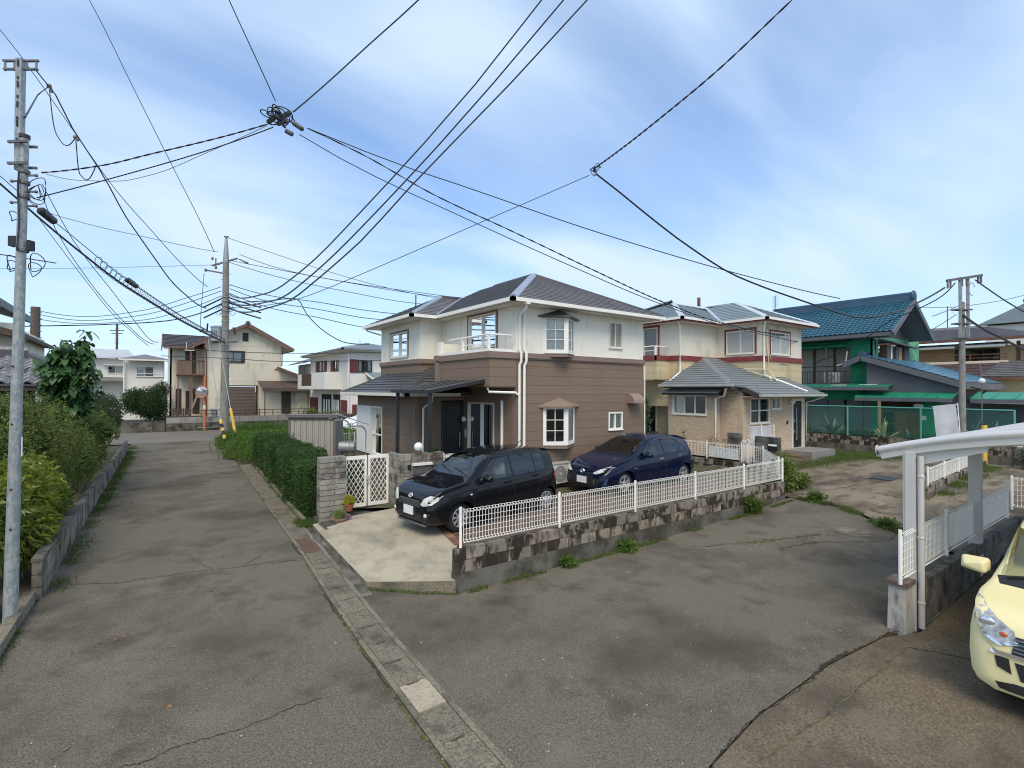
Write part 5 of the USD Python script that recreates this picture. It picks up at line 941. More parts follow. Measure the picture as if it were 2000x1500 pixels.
for k in range(8): x = 3.0 + k*.1; m.box(x, x + .035, 48.03, 48.07, 4.5, 5.5)
Fh.part('balcony_rail', m, brownW); Fh.part('wing_post', MB().box(2.75, 2.9, 48.1, 48.25, 1.0, 6.8).box(1.95, 2.03, 48.1, 48.2, 1.0, 4.4), '/World/Looks/brown_barge'); Fh.part('leaning_board', MB().bar((2.75, 47.6, 1.3), (3.45, 47.9, 3.2), .25, .06), M('board_wood', (.26, .19, .12), rough=.8, var=.15)); Fh.part('laundry_frame', MB().box(2.4, 3.1, 48.0, 48.04, 6.35, 6.42).box(2.5, 2.54, 48, 48.04, 6.4, 7.0).box(2.95, 2.99, 48, 48.04, 6.4, 7.0), whiteM)
pipe(Fh, [(3.6, 47.9, 6.8), (3.86, 47.9, 6.5), (3.9, 47.9, 1.1)], rustM, .05); pipe(Fh, [(10.4, 47.4, 6.65), (9.6, 47.85, 6.4), (9.58, 47.9, 5.3)], rustM, .05)
# lean-to on the right with an awning
wall(Fh, Fr('Y', 48.05), 9.55, 12.0, .9, 4.2, [], farcream, name='lean_to_wall'); tiled(Fh, (12.3, 47.2, 3.95), (12.3, 53, 3.95), (9.2, 47.2, 5.15), (9.2, 53, 5.15)); Fh.part('lean_to_barge', MB().bar((12.3, 47.17, 3.9), (9.25, 47.17, 5.08), .07, .2).bar((9.25, 47.17, 5.06), (8.9, 47.17, 4.92), .07, .18), '/World/Looks/brown_barge'); Fh.part('lean_to_gable', MB().prism([(9.5, 48.04, 4.1), (12.0, 48.04, 4.0), (9.5, 48.04, 4.95)], (0, .1, 0)), farcream)
Fh.part('awning', MB().prism([(7.7, 48, 3.95), (12.1, 48, 3.95), (12.1, 46.9, 3.35), (7.9, 46.9, 3.35)], (0, 0, .05)), M('awning_brown', (.105, .075, .062), rough=.6, var=.1)); Fh.part('awning_front', MB().box(7.9, 12.1, 46.88, 46.94, 3.1, 3.36), '/World/Looks/awning_brown')
for x in (8.1, 11.9): Fh.part('awning_post', MB().bar((x, 47.0, 1.0), (x, 47.0, 3.3), .08, .08), rustM)
Fh.part('door', fy.box(MB(), 9.6, 10.35, 1.2, 3.15, .05, .1), sashD); Fh.part('door', fy.box(MB(), 10.75, 11.75, 1.1, 3.0, .05, .09), M('pale_door', (.66, .62, .50), rough=.7)); Fh.part('gas_box', fy.box(MB(), 11.2, 11.28, 1.6, 1.75, .09, .12), galv)
rw = Thing('retaining_wall', 'grey two course retaining wall along the cross street below the cream house', 'retaining wall', (7, 47, 0)); rg = np.random.default_rng(4)
for r, (z0, z1, mt) in enumerate(((-.1, .58, footM), (.60, 1.05, M('pale_course', (.30, .285, .25), rough=.9, var=.15, sc=2, stain=[((.17, .155, .13), 1.2, .52, .66)])))):
    x = 1.2
    while x < 13: rw.part('stone', MB().box(x + .01, x + .99, 46.95 - rg.uniform(0, .01), 47.2, z0, z1), mt); x += 1.0
rw.part('fill', MB().box(1.2, 13.2, 47.1, 60, -.1, 1.0), earthM)
m = MB().tube([(1.4, 47.1, 1.55), (13, 47.1, 1.55)], .03, 5).tube([(1.4, 47.1, 1.3), (13, 47.1, 1.3)], .02, 5)
for k in range(12): m.bar((1.4 + k*1.05, 47.1, 1.0), (1.4 + k*1.05, 47.1, 1.57), .05, .05)
rw.part('railing', m, sashD)
for k in range(12): rw.part('fence_plank', MB().box(1.5 + k*.11, 1.58 + k*.11, 47.0, 47.03, 1.05, 1.75), brownW)
st = Thing('steps', 'concrete steps rising beside the retaining wall at the end of the street', 'steps', (.7, 47.3, 0))
for k in range(5): st.part('tread', MB().box(.35, 1.15, 46.9 + k*.28, 48.6, k*.2 - .1, (k + 1)*.2), footM)
st.part('side_wall', MB().prism([(.3, 46.9, -.1), (.3, 48.6, -.1), (.3, 48.6, 1.2), (.3, 46.9, .3)], (-.15, 0, 0)), footM); st.part('landing_wall', MB().box(-1.6, .15, 46.95, 47.15, -.1, .75), footM)
pipe(Fh, [(3.2, 46.9, .12), (3.2, 46.8, .22), (4.6, 46.8, .22), (4.6, 46.9, .12)], galv, .03, 'low_pipe')
ac_unit('white air conditioner unit beside the reed blind window of the far cream house', (4.55, 47.5, 1.0), 'Y')
# ---------------------------------------------------------------- white house with dark red shutters
Wr = Thing('house', 'white house with dark red shutters and pale grey hip roof behind the garden shed', 'house', (12.5, 40, .3)); b_ = -Wr.base; wx, wy = 11.66, 36.0; f1, f2 = Fr('Y', wy), Fr('X', wx)
wall(Wr, f1, wx, 16, .3, 6.05, [(12.3, 13.35, 4.55, 5.42)], farwhite); wall(Wr, f2, wy + .12, 46.5, .3, 6.05, [(38.4, 39.6, 4.7, 5.5), (42.2, 43.9, 3.9, 5.6)], farwhite)
window(Wr, f1, 12.3, 13.35, 4.55, 5.42, 2, frame=sashD, curtain=[(0, .25), (.75, 1)]); Wr.part('shutter', f1.box(MB(), 11.72, 12.27, 4.5, 5.45, 0, .06), maroon); window(Wr, f2, 38.4, 39.6, 4.7, 5.5, 2, frame=sashD, curtain=[(0, .3)]); Wr.part('shutter', f2.box(MB(), 39.65, 40.3, 4.68, 5.52, 0, .06), maroon); window(Wr, f2, 42.2, 43.9, 3.9, 5.6, 2, frame=sashD, curtain=[(.4, .8)]); Wr.part('shutter', f2.box(MB(), 41.5, 42.15, 3.9, 5.6, 0, .06), maroon); Wr.part('shutter', f2.box(MB(), 44.0, 44.6, 3.9, 5.6, 0, .06), maroon)
Wr.part('balcony_box', MB().box(10.4, 10.5, 37.6, 41.2, 3.3, 4.55).box(10.5, wx, 37.6, 37.7, 3.3, 4.55).box(10.4, 10.5, 44.5, 45.6, 3.3, 4.5).box(10.4, 10.5, 41.2, 44.5, 3.3, 3.55), farwhite); Wr.part('balcony_floor', MB().box(10.45, wx, 37.65, 45.6, 3.25, 3.35), farwhite)
for k in range(16): y = 41.3 + k*.2; Wr.part('balcony_slat', MB().box(10.42, 10.46, y, y + .1, 3.55, 4.5), brownW)
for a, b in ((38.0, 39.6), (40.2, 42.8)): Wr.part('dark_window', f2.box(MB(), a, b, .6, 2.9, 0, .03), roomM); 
for y in (38.2, 38.7, 39.2, 40.5, 41.2, 41.9): Wr.part('curtain', f2.box(MB(), y, y + .3, .6, 2.5, .03, .05), curtainM)
Wr.part('red_panel', f2.box(MB(), 36.3, 37.8, .4, 2.5, 0, .04), maroon); Wr.part('red_panel', f1.box(MB(), 11.9, 13.4, .4, 2.2, 0, .04), maroon); Wr.part('red_panel', f2.box(MB(), 44, 46.4, .4, 2.6, 0, .05), maroon); Wr.part('corner_pipe', MB().tube([(wx - .06, wy - .06, 6.0), (wx - .06, wy - .06, .4)], .06, 6), farwhite)
tp = V3(13.9, 38.4, 6.85); zr = 6.18; pale = M('far_blue_roof', (.20, .25, .27), rough=.5, var=.07)
for pts in ([(11.0, 35.4, zr), (16.6, 35.4, zr), tp], [(11.0, 35.4, zr), (11.0, 47.2, zr), (13.9, 44.3, 6.85), tp]): roof_face(Wr, 'roof_slope', pts, pale, .3, .015)
cap(Wr, (11, 35.4, zr), tp, capM, .1); slab_poly(Wr, 'soffit', [(11.05, 35.45), (16.5, 35.45), (16.5, 47), (11.05, 47)], 6.04, 6.14, farwhite); gutter(Wr, [(11, 47, zr), (11, 35.4, zr), (16.6, 35.4, zr)], M('grey_gutter', (.22, .23, .24), rough=.5), .07); roof_face(Wr, 'porch_roof', [(13.1, 34.6, 3.9), (16, 34.6, 3.9), (16, 36, 4.5), (12.9, 36, 4.5)], pale, .25); Wr.part('porch_edge', MB().bar((13.1, 34.55, 3.88), (12.85, 36, 4.48), .06, .12), farwhite)
Wr.part('left_annex', MB().box(11.9, 16, 46.5, 52, .3, 5.6), farcream); Wr.part('annex_roof', MB().prism([(11.2, 46.4, 5.6), (11.2, 53, 5.6), (13.4, 53, 6.4), (13.4, 46.4, 6.4)], (0, 0, .06)), slateM); Wr.part('roof_pole', MB().tube([(13.2, 38.2, 6.6), (13.2, 38.2, 7.1)], .02, 5), ironM)
fv = Thing('dark_fence', 'dark plank fence and planting in front of the red shuttered white house', 'fence', (11, 34, .3))
for k in range(26): fv.part('plank', MB().box(8.6 + k*.16, 8.72 + k*.16, 34.6, 34.64, .3, 1.6), brownW)
# ---------------------------------------------------------------- far white house at the end of the left side
Fw = Thing('house', 'far white house with shallow grey roof beyond the bushes at the end of the street', 'house', (-1, 64, .3)); b_ = -Fw.base; w1, w2 = Fr('Y', 62.0), Fr('Y', 60.6)
wall(Fw, w1, -6.5, -1.4, .3, 6.2, [(-3.1, -1.95, 4.75, 5.45)], farwhite); wall(Fw, w2, -1.75, 1.35, .3, 6.05, [(-.9, .5, 4.45, 5.45)], farwhite); Fw.part('side_wall', MB().box(-1.75, -1.63, 60.72, 62, .3, 6.05), farwhite)
window(Fw, w1, -3.1, -1.95, 4.75, 5.45, 2, frame=sashM, curtain=[(.5, 1)]); window(Fw, w2, -.9, .5, 4.45, 5.45, 2, frame=whiteM, curtain=[(0, .5)]); Fw.part('window_rail', MB().box(-.9, 1.3, 60.5, 60.54, 4.70, 4.76).box(-.9, 1.3, 60.5, 60.54, 4.42, 4.48), whiteM); Fw.part('shutter_box', w2.box(MB(), .52, 1.3, 4.45, 5.45, 0, .08), farwhite)
Fw.part('roof_slope', MB().prism([(-7, 61.3, 6.2), (-.9, 61.3, 6.2), (-1.6, 64, 7.1), (-5, 64, 7.1)], (0, 0, .08)), M('pale_grey_roof', (.42, .44, .45), rough=.6, var=.08)); Fw.part('wing_roof', MB().prism([(-2.1, 59.9, 6.08), (1.75, 59.9, 6.08), (-.2, 62, 6.62)], (0, 0, .07)).prism([(1.75, 59.9, 6.08), (1.75, 64, 6.08), (-.2, 62, 6.62)], (0, 0, .07)), slateM); gutter(Fw, [(-2.1, 59.85, 6.05), (1.75, 59.85, 6.05)], farwhite, .08); pipe(Fw, [(-1.8, 60.4, 6.0), (-1.8, 60.4, 1)], whiteM, .06); Fw.part('lower_roof', MB().prism([(-6, 60.6, 3.95), (-1.9, 60.6, 3.95), (-1.9, 62, 4.3), (-6, 62, 4.3)], (0, 0, .08)), slateM); Fw.part('window_hood', w1.box(MB(), -3.4, -1.8, 5.5, 5.56, 0, .5), farwhite)
# ---------------------------------------------------------------- houses at the left edge
Lt = Thing('house', 'low house with grey wavy roof tiles behind the steel pole at the left edge', 'house', (-5, 21, .1)); b_ = -Lt.base
Lt.part('wall', MB().box(-8, -2.7, 20.4, 20.5, 0, 3.2), M('old_wall', (.11, .09, .075), rough=.9, var=.25, sc=2)); Lt.part('fascia', MB().box(-8, -2.35, 19.55, 19.65, 3.22, 3.42), brownW); Lt.part('eave_board', MB().box(-8, -2.4, 19.65, 20.4, 3.2, 3.26), brownW)
pitch = (.70, 1.75); nn_ = nrm(V3(0, -pitch[0], pitch[1]))
for r in range(8):
    for c in range(11):
        x1 = -2.35 - c*.27 - r*.02; P = []
        for i in range(7):
            u = i/6; w = .045*math.sin(u*2*math.pi - 2.2); P.append([V3(x1 - .29 + u*.29, 19.5 + (r + dv)*.235, 3.42 + (r + dv)*.235*.44) + nn_*(w + (.055 if dv == 0 else .02)) for dv in (0, 1.15)])
        P = np.array(P); m = MB().grid(P).grid(np.stack([P[:, 0] - nn_*.045, P[:, 0]], 1)); Lt.part('roof_tile', m, tileG)
Lt.part('roof_deck', MB().prism([(-8, 19.5, 3.40), (-2.35, 19.5, 3.40), (-2.5, 21.6, 4.3), (-8, 21.6, 4.3)], (0, 0, -.05)), tileD); Lt.part('ridge', MB().bar((-8, 21.45, 4.35), (-3.0, 21.4, 4.30), .3, .28).bar((-3.0, 21.4, 4.28), (-2.3, 20.7, 3.95), .26, .24), tileD); Lt.part('ridge_roll', MB().tube([(-8, 21.45, 4.52), (-3.0, 21.4, 4.46)], .09, 7), tileG)
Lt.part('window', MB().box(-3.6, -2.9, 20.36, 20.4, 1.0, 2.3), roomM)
Lu = Thing('house', 'cream walled upper storey with dark eaves behind the low tiled house at the left edge', 'house', (-6, 27, .1)); Lu.part('wall', MB().box(-9, -4.05, 27, 27.1, 0, 5.8), farcream); Lu.part('side_wall', MB().box(-4.15, -4.05, 27.1, 33, 0, 5.6), farcream); Lu.part('lower_eave', MB().prism([(-9, 26.2, 6.3), (-5.0, 26.2, 5.75), (-3.75, 26.2, 5.35), (-3.75, 26.2, 5.2), (-9, 26.2, 5.95)], (0, 7, 0)), brownW)
Lu.part('upper_roof', MB().prism([(-9, 25.9, 8.3), (-4.6, 25.9, 6.75), (-4.6, 25.9, 6.45), (-9, 25.9, 7.9)], (0, 8, 0)), tileD); Lu.part('upper_wall', MB().box(-9, -5.2, 27, 27.1, 5.8, 7.0), farcream); Lu.part('beam_end', MB().box(-4.9, -4.4, 25.85, 26.0, 6.2, 6.5).box(-3.95, -3.7, 26.0, 26.2, 5.05, 5.3), brownW)
ant = Thing('antenna', 'thin television antenna behind the steel pole above the left dark roof', 'antenna', (-4.4, 27, 6.5)); ant.part('mast', MB().tube([(-4.65, 27, 6.5), (-4.65, 27, 9.0)], .03, 5), ironM); ant.part('boom', MB().tube([(-4.7, 27, 8.4), (-3.0, 27, 8.3)], .022, 4), ironM)
# ---------------------------------------------------------------- garden shed
S = Thing('garden_shed', 'brown grey metal storage shed with ribbed doors behind the clipped hedge', 'shed', (5.5, 22.6, .35)); b_ = -S.base
A, B = V3(4.85, 22.9, 0), V3(6.50, 21.75, 0)
d = nrm(B - A); n_ = V3(d[1], -d[0], 0); n_ = n_ if n_[1] < 0 else -n_; Ls = np.linalg.norm(B - A); zz = lambda p, z: V3(p[0], p[1], z); dp = .95
fP = lambda a, z, o=0.: zz(A + d*a + n_*o, z)
def sbx(m, a0, a1, z0, z1, o0, o1): return m.hexa([fP(a0, z0, o0), fP(a1, z0, o0), fP(a1, z0, o1), fP(a0, z0, o1), fP(a0, z1, o0), fP(a1, z1, o0), fP(a1, z1, o1), fP(a0, z1, o1)])
S.part('side_wall', sbx(MB(), 0, .03, .3, 2.12, -dp, -.05), shedD); S.part('side_wall', sbx(MB(), Ls - .03, Ls, .3, 2.12, -dp, -.05), shedD); S.part('back_wall', sbx(MB(), 0, Ls, .3, 2.1, -dp - .02, -dp), shedD)
S.part('frame', sbx(sbx(sbx(sbx(MB(), 0, .10, .3, 2.12, -.06, 0), Ls - .10, Ls, .3, 2.12, -.06, 0), .1, Ls - .1, 1.98, 2.12, -.06, 0), .1, Ls - .1, .3, .42, -.06, 0), shedD)
xk = .105; k = 0
while xk < Ls - .12:
    w = .155 if k % 2 == 0 else .10; S.part('door_panel', sbx(MB(), xk, min(xk + w - .012, Ls - .11), .42, 1.97, -.05, -.015 - .012*(k % 2)), shedM); xk += w; k += 1
S.part('door_handle', sbx(MB(), .2, .235, 1.0, 1.45, -.02, .02), shedD); S.part('nameplate', sbx(MB(), Ls - .32, Ls - .14, 2.03, 2.08, 0, .004), plateM)
S.part('roof', sbx(MB(), -.07, Ls + .07, 2.12, 2.20, -dp - .06, .06), M('shed_roof', (.13, .105, .095), rough=.5, var=.08)); S.part('roof_edge', sbx(MB(), -.09, Ls + .09, 2.09, 2.15, .05, .08), shedD)
t = Thing('oil_tank', 'small grey metal drum lying beside the garden shed', 'drum', (6.55, 20.6, .8)); t.part('drum', MB().lathe((6.3, 20.7, .95), [(0, 0), (.2, .02), (.22, .06), (.22, .6), (.2, .64), (0, .66)], 16, nrm(V3(.9, -.45, 0))), galv, smooth=40); t.part('stand', MB().box(6.4, 6.9, 20.3, 20.7, .4, .74), footM)
def laundry(label, x, y, z, h, dirx, s=1):
    t = Thing('laundry_pole', label, 'laundry pole', (x, y, z)); P = [(x, y, z), (x, y, z + h - .25)] + [(x + s*.25*(1 - math.cos(a)), y, z + h - .25 + .25*math.sin(a)) for a in np.linspace(.2, math.pi/2, 6)] + [(x + s*.55, y, z + h)]
    t.part('post', MB().tube(P, .025, 8), galv, smooth=50); t.part('base', MB().box(x - .2, x + .2, y - .2, y + .2, z - .1, z + .05), footM)
    for k in (.3, .45): t.part('hook', MB().tube([(x + s*k, y, z + h), (x + s*k, y, z + h + .1)], .014, 5), galv)
    return t
laundry('left laundry pole with a bent top, between the shed and the shutters', 6.15, 18.9, .4, 1.75, 0, -1); laundry('right laundry pole with a bent top, in front of the louvred shutters', 6.1, 17.0, .4, 1.65, 0, -1)
lr = Thing('laundry_bar', 'long thin laundry rod resting across the two bent poles', 'laundry rod', (6.0, 18, 2.2)); lr.part('rod', MB().tube([(6.0, 20.3, 2.34), (5.95, 16.35, 2.14)], .018, 6), galv)
# ---------------------------------------------------------------- cars: a lofted body with cut windows and wheel arches
from scipy.interpolate import PchipInterpolator as PCH
class Loft:
    def __init__(s, L, top, belt, half, bot, groof, K=70):
        s.L = L; f = lambda t: PCH(*np.array(t, float).T); s.top, s.belt, s.half, s.bot, s.gr = map(f, (top, belt, half, bot, groof))
        s.X = np.unique(np.concatenate([np.linspace(0, .25, 12), np.linspace(.25, L - .25, K), np.linspace(L - .25, L, 12)]))
    def sec(s, x):
        zt, zs, w, zb, g = float(s.top(x)), float(s.belt(x)), float(s.half(x)), float(s.bot(x)), float(s.gr(x)); zs = min(zs, zt - .05); h = zs - zb; gh = zt - zs
        wg = w*.945*(1 - g) + g*w*.74; wm = w*.945*(1-g) + g*w*.90
        return np.array([(0, zb), (w*.80, zb), (w*.94, zb + .05*min(1, h/.3)), (w*.985, zb + .22*h), (w, zb + .48*h), (w*.992, zb + .74*h), (w*.965, zs - .06*h), (w*.935, zs),
                         (wm*.985 if g > .3 else w*.90, zs + .14*gh), (wm + (wg - wm)*.45, zs + .50*gh), (wg*1.0, zs + .80*gh), (wg*.93, zs + .925*gh), (wg*.75, zs + .978*gh), (wg*.4, zs + .995*gh), (0, zt)])
    def grid(s):
        G = np.array([s.sec(x) for x in s.X]); return G
    def mesh(s):
        G = s.grid(); n, k = G.shape[:2]; ring = np.concatenate([np.arange(k), np.arange(k - 2, 0, -1)]); sg = np.concatenate([np.ones(k), -np.ones(k - 2)]); V = []
        for i in range(n): V += [(s.X[i], sg[j]*G[i, ring[j], 0], G[i, ring[j], 1]) for j in range(len(ring))]
        r = len(ring); F = []
        for i in range(n - 1):
            for j in range(r): a, b, c, d = i*r + j, i*r + (j + 1) % r, (i + 1)*r + (j + 1) % r, (i + 1)*r + j; F += [[a, b, c], [a, c, d]]
        V += [(s.X[0], 0, G[0, :, 1].mean()), (s.X[-1], 0, G[-1, :, 1].mean())]
        for j in range(r): F += [[n*r, (j + 1) % r, j], [n*r + 1, (n - 1)*r + j, (n - 1)*r + (j + 1) % r]]
        m = trimesh.Trimesh(np.array(V), np.array(F), process=False); m.fix_normals(); return m
    def side_y(s, x, z):
        S = s.sec(float(np.clip(x, 0, s.L))); return float(np.interp(z, S[1:, 1], S[1:, 0]))
    def front_x(s, y, z, rear=False):
        if not hasattr(s, '_t'): s._t = {}
        xs = np.linspace(0, 1.0, 90)**1.5*1.1; xs = s.L - xs if rear else xs
        for x in xs:
            S = s.sec(float(x))
            if S[0, 1] - .02 <= z <= S[-1, 1] and np.interp(z, S[1:, 1], S[1:, 0]) >= abs(y): return float(x)
        return float(xs[-1])
    def top_z(s, x, y):
        S = s.sec(float(np.clip(x, 0, s.L)))[6:][::-1]; return float(np.interp(abs(y), S[:, 0], S[:, 1]))
def tri2d(poly, step):
    poly = poly if isinstance(poly, Polygon) else Polygon(poly); poly = poly.buffer(0); b = np.array(shapely.segmentize(poly.exterior, step).coords)[:-1]; x0, y0, x1, y1 = poly.bounds
    gx, gy = np.meshgrid(np.arange(x0, x1, step), np.arange(y0, y1, step)); p = np.stack([gx.ravel(), gy.ravel()], 1); p = p[shapely.contains_xy(poly.buffer(-step*.4), p[:, 0], p[:, 1])] if not poly.buffer(-step*.4).is_empty else np.zeros((0, 2))
    P = np.vstack([b, p]); t = Delaunay(P).simplices; c = P[t].mean(1); return P, t[shapely.contains_xy(poly, c[:, 0], c[:, 1])]
def patch(lf, poly, how, off=.004, step=.07, side=-1):
    P, t = tri2d(poly, step)
    if how == 'side': V = [(x, side*(lf.side_y(x, z) + off), z) for x, z in P]
    elif how == 'front': V = [(lf.front_x(y, z) - off, y, z) for y, z in P]
    elif how == 'rear': V = [(lf.front_x(y, z, True) + off, y, z) for y, z in P]
    else: V = [(x, y, lf.top_z(x, y) + off) for x, y in P]
    V = np.array(V); n = np.cross(V[t[:, 1]] - V[t[:, 0]], V[t[:, 2]] - V[t[:, 0]]); ref = {'side': V3(0, side, 0), 'front': V3(-1, 0, .2), 'rear': V3(1, 0, .2), 'top': V3(0, 0, 1)}[how]; fl = n @ ref < 0; t = t.copy(); t[fl] = t[fl][:, ::-1]
    return MB().add(V, t)
def smoothpoly(pts, r=.03): return Polygon(pts).buffer(-r).buffer(2*r).buffer(-r)
def prism_y(poly, y0, y1):
    cs = m3.CrossSection([np.array(shapely.geometry.polygon.orient(poly).exterior.coords)[:-1]]); return m3.Manifold.extrude(cs, y1 - y0).rotate((90, 0, 0)).translate((0, y1, 0))
def to_man(tm): return m3.Manifold(m3.Mesh(np.asarray(tm.vertices, np.float32), np.asarray(tm.faces, np.uint32)))
def wheel(t, x, side, w, R, kind, s0):
    y = side*w; ax = (0, side, 0); c = V3(x, y - side*.10, R); T = lambda nm, mb, mat, par=None, sm=False: t.part(nm, mb, mat, parent=par, local=True, smooth=sm)
    p = T('wheel', MB().lathe(c, [(R*.63, -.08), (R*.90, -.09), (R*.985, -.06), (R, 0), (R*.985, .075), (R*.92, .10), (R*.70, .105), (R*.64, .085), (R*.63, .03)], 36, ax), tyreM, sm=50); m = MB().lathe(c, [(R*.64, .03), (R*.66, .09), (R*.63, .095), (R*.60, .06), (R*.60, .0), (R*.05, .0)], 36, ax); N = {'ten': 9, 'five': 5, 'steel': 8}[kind]
    T('brake_disc', MB().lathe(c, [(R*.60, .0), (0, .0)], 24, ax), plasB, p); m = MB().lathe(c, [(R*.655, .05), (R*.665, .10), (R*.62, .105), (R*.585, .07), (R*.585, .02)], 36, ax)
    for k in range(N):
        a = 2*math.pi*k/N + .3; u = V3(math.cos(a), 0, math.sin(a)); 
        for da in ((-.10, .10) if kind == 'ten' and False else (0,)): m.bar(c + u*R*.10 + V3(0, side*.075, 0), c + u*R*.62 + V3(0, side*.085, 0), R*(.13 if kind == 'ten' else .17), .028, up=(0, 1, 0))
    m.lathe(c, [(R*.17, .06), (R*.16, .10), (0, .105)], 18, ax); T('rim', m, rimM, p)
def build_car(name, label, loc, rz, sc, lf, paint, wx, R, win, wind, front, kind, glass_back, extra, rear=None, sidewin_mats=None, group=None, inner=seatM, tailpts=None):
    t = Thing(name, label, 'car', loc, rz, group=group); UsdGeom.Xformable(t.prim).AddScaleOp().Set(Gf.Vec3f(sc, sc, sc)); T = lambda nm, mb, mat, par=None, sm=False, lab=None: t.part(nm, mb, mat, parent=par, local=True, smooth=sm, label=lab)
    body = to_man(lf.mesh()); W = float(lf.half(lf.L/2))
    for x in wx:
        body = body - m3.Manifold.cylinder(.34, R*1.13, R*1.13, 40).rotate((90, 0, 0)).translate((x, W + .04, R)) - m3.Manifold.cylinder(.34, R*1.13, R*1.13, 40).rotate((90, 0, 0)).translate((x, -W + .30, R))
    for wpoly in win: body = body - prism_y(wpoly, -2, 2)
    # windscreen and rear window openings
    cut = trimesh.Trimesh(); wp = wind['cut']; body = body - m3.Manifold.extrude(m3.CrossSection([np.array(wp, float)]), wind['w']*2).rotate((90, 0, 0)).translate((0, wind['w'], 0))
    mm = body.to_mesh(); tm = trimesh.Trimesh(np.asarray(mm.vert_properties)[:, :3], np.asarray(mm.tri_verts), process=False)
    bp = T('body', MB().tm(tm), paint, sm=32)
    for x in wx:
        for s in (-1, 1): wheel(t, x, s, W - .10, R, kind, sc)
    wn = 0
    for i, wpoly in enumerate(win):
        for s in (-1, 1): T('side_window', patch(lf, wpoly.buffer(.018), 'side', .003, .09, s), (sidewin_mats or [carglass]*9)[i])
    T('windscreen', patch(lf, Polygon(wind['poly']), 'top', .002, .07), carglass)
    if glass_back: T('rear_window', patch(lf, Polygon(glass_back), 'rear', .006, .08), carglassD)
    for nm, poly, how, mat, off in front:
        P_ = Polygon(poly).buffer(.012).buffer(-.012)
        if how == 'front2':
            for s in (1, -1): T(nm, patch(lf, Polygon([(s*y, z) for y, z in poly]), 'front', off, .035), mat)
        elif how == 'side2':
            for s in (1, -1): T(nm, patch(lf, P_, 'side', off, .06, s), mat)
        elif how == 'rear2':
            for s in (1, -1): T(nm, patch(lf, Polygon([(s*y, z) for y, z in poly]), 'rear', off, .05), mat)
        else: T(nm, patch(lf, P_, how, off, .04), mat)
    extra(t, T, lf, bp); return t
def line(pts, w): return shapely.LineString(pts).buffer(w/2, cap_style='flat')
def seams(T, lf, lines, w=.010, mat=plasB):
    for pts in lines:
        for s in (1, -1): T('panel_seam', patch(lf, line(pts, w), 'side', .0015, .06, s), mat)
def ellipse_ring(T, lf, c, a, b, r=.008, tilt=.5, extra=True):
    y0, z0 = c; an = np.linspace(0, 2*math.pi, 25)[:-1]; f = lambda y, z: V3(lf.front_x(y, z) - .014, y, z)
    m = MB().tube([f(y0 + a*math.cos(q), z0 + b*math.sin(q)) for q in an], r, 5, closed=True)
    if extra: m.tube([f(y0 + a*.42*math.cos(q), z0 + b*.92*math.sin(q)) for q in an], r*.8, 5, closed=True).tube([f(y0 + a*.8*math.cos(q), z0 + b*.45 + b*.40*math.sin(q)) for q in an], r*.7, 5, closed=True)
    T('emblem', m, chromeM)
def interior(T, x0, x1, zf, W, mat, wheel_y):
    T('dashboard', MB().box(x0, x0 + .42, -W + .12, W - .12, zf - .12, zf + .0), mat)
    for y in (-.36, .36):
        T('seat', MB().ball((x0 + 1.15, y, zf - .02), (.16, .24, .34), 2).ball((x0 + 1.17, y, zf + .33), (.09, .14, .12), 2), mat, sm=True); T('rear_seat', MB().ball((x0 + 2.0, y, zf + .0), (.14, .3, .28), 2).ball((x0 + 2.03, y, zf + .26), (.07, .13, .09), 1), mat, sm=True)
    an = np.linspace(0, 2*math.pi, 21)[:-1]; T('steering_wheel', MB().tube([V3(x0 + .52 + .08*math.sin(a), wheel_y + .18*math.cos(a), zf + .05 + .16*math.sin(a)) for a in an], .016, 6, closed=True), plasB)
    T('inner_mirror', MB().ball((x0 + .55, 0, zf + .40), (.02, .11, .035), 1), plasB)
def mirror(T, x, w, z, mat, s=1.0):
    for sd in (-1, 1):
        hs = m3.Manifold.batch_hull([m3.Manifold.sphere(.035*s, 16).translate((x + dx*s, sd*(w + .11 + dy*s), z + .01 + dz*s)) for dx, dy, dz in ((-.045, -.07, -.03), (.04, -.085, -.045), (.04, -.085, .055), (.04, .09, -.03), (.04, .085, .05), (-.03, .06, .0), (-.04, -.06, .03))]).refine(2).to_mesh(); p = T('door_mirror', MB().add(np.asarray(hs.vert_properties)[:, :3], np.asarray(hs.tri_verts)), mat, sm=40); T('mirror_stalk', MB().bar((x, sd*(w - .05), z - .05), (x, sd*(w + .06), z - .03), .06, .04), plasB, p); T('mirror_glass', MB().lathe((x + .07*s, sd*(w + .11), z + .01), [(.08*s, 0), (0, .004)], 12, (1, 0, 0)), chromeM, p)
# ---- black hatchback
lfB = Loft(3.65, [(0, .60), (.04, .72), (.12, .80), (.3, .885), (.6, .955), (.85, 1.005), (.98, 1.06), (1.25, 1.25), (1.5, 1.405), (1.68, 1.465), (2.0, 1.51), (2.5, 1.525), (3.0, 1.50), (3.35, 1.455), (3.46, 1.43), (3.52, 1.22), (3.58, .98), (3.62, .78), (3.65, .55)],
    [(0, .50), (.3, .78), (.7, .87), (1.0, .905), (2.0, .955), (3.0, 1.0), (3.45, 1.02), (3.65, .50)], [(0, .52), (.03, .62), (.10, .70), (.22, .765), (.45, .812), (.8, .83), (1.8, .8325), (2.9, .83), (3.3, .80), (3.5, .755), (3.6, .70), (3.65, .62)],
    [(0, .30), (.08, .20), (.5, .17), (1.8, .165), (3.2, .17), (3.55, .25), (3.65, .35)], [(0, 0), (.7, 0), (1.0, .35), (1.5, 1), (3.2, 1), (3.5, .8), (3.65, .2)])
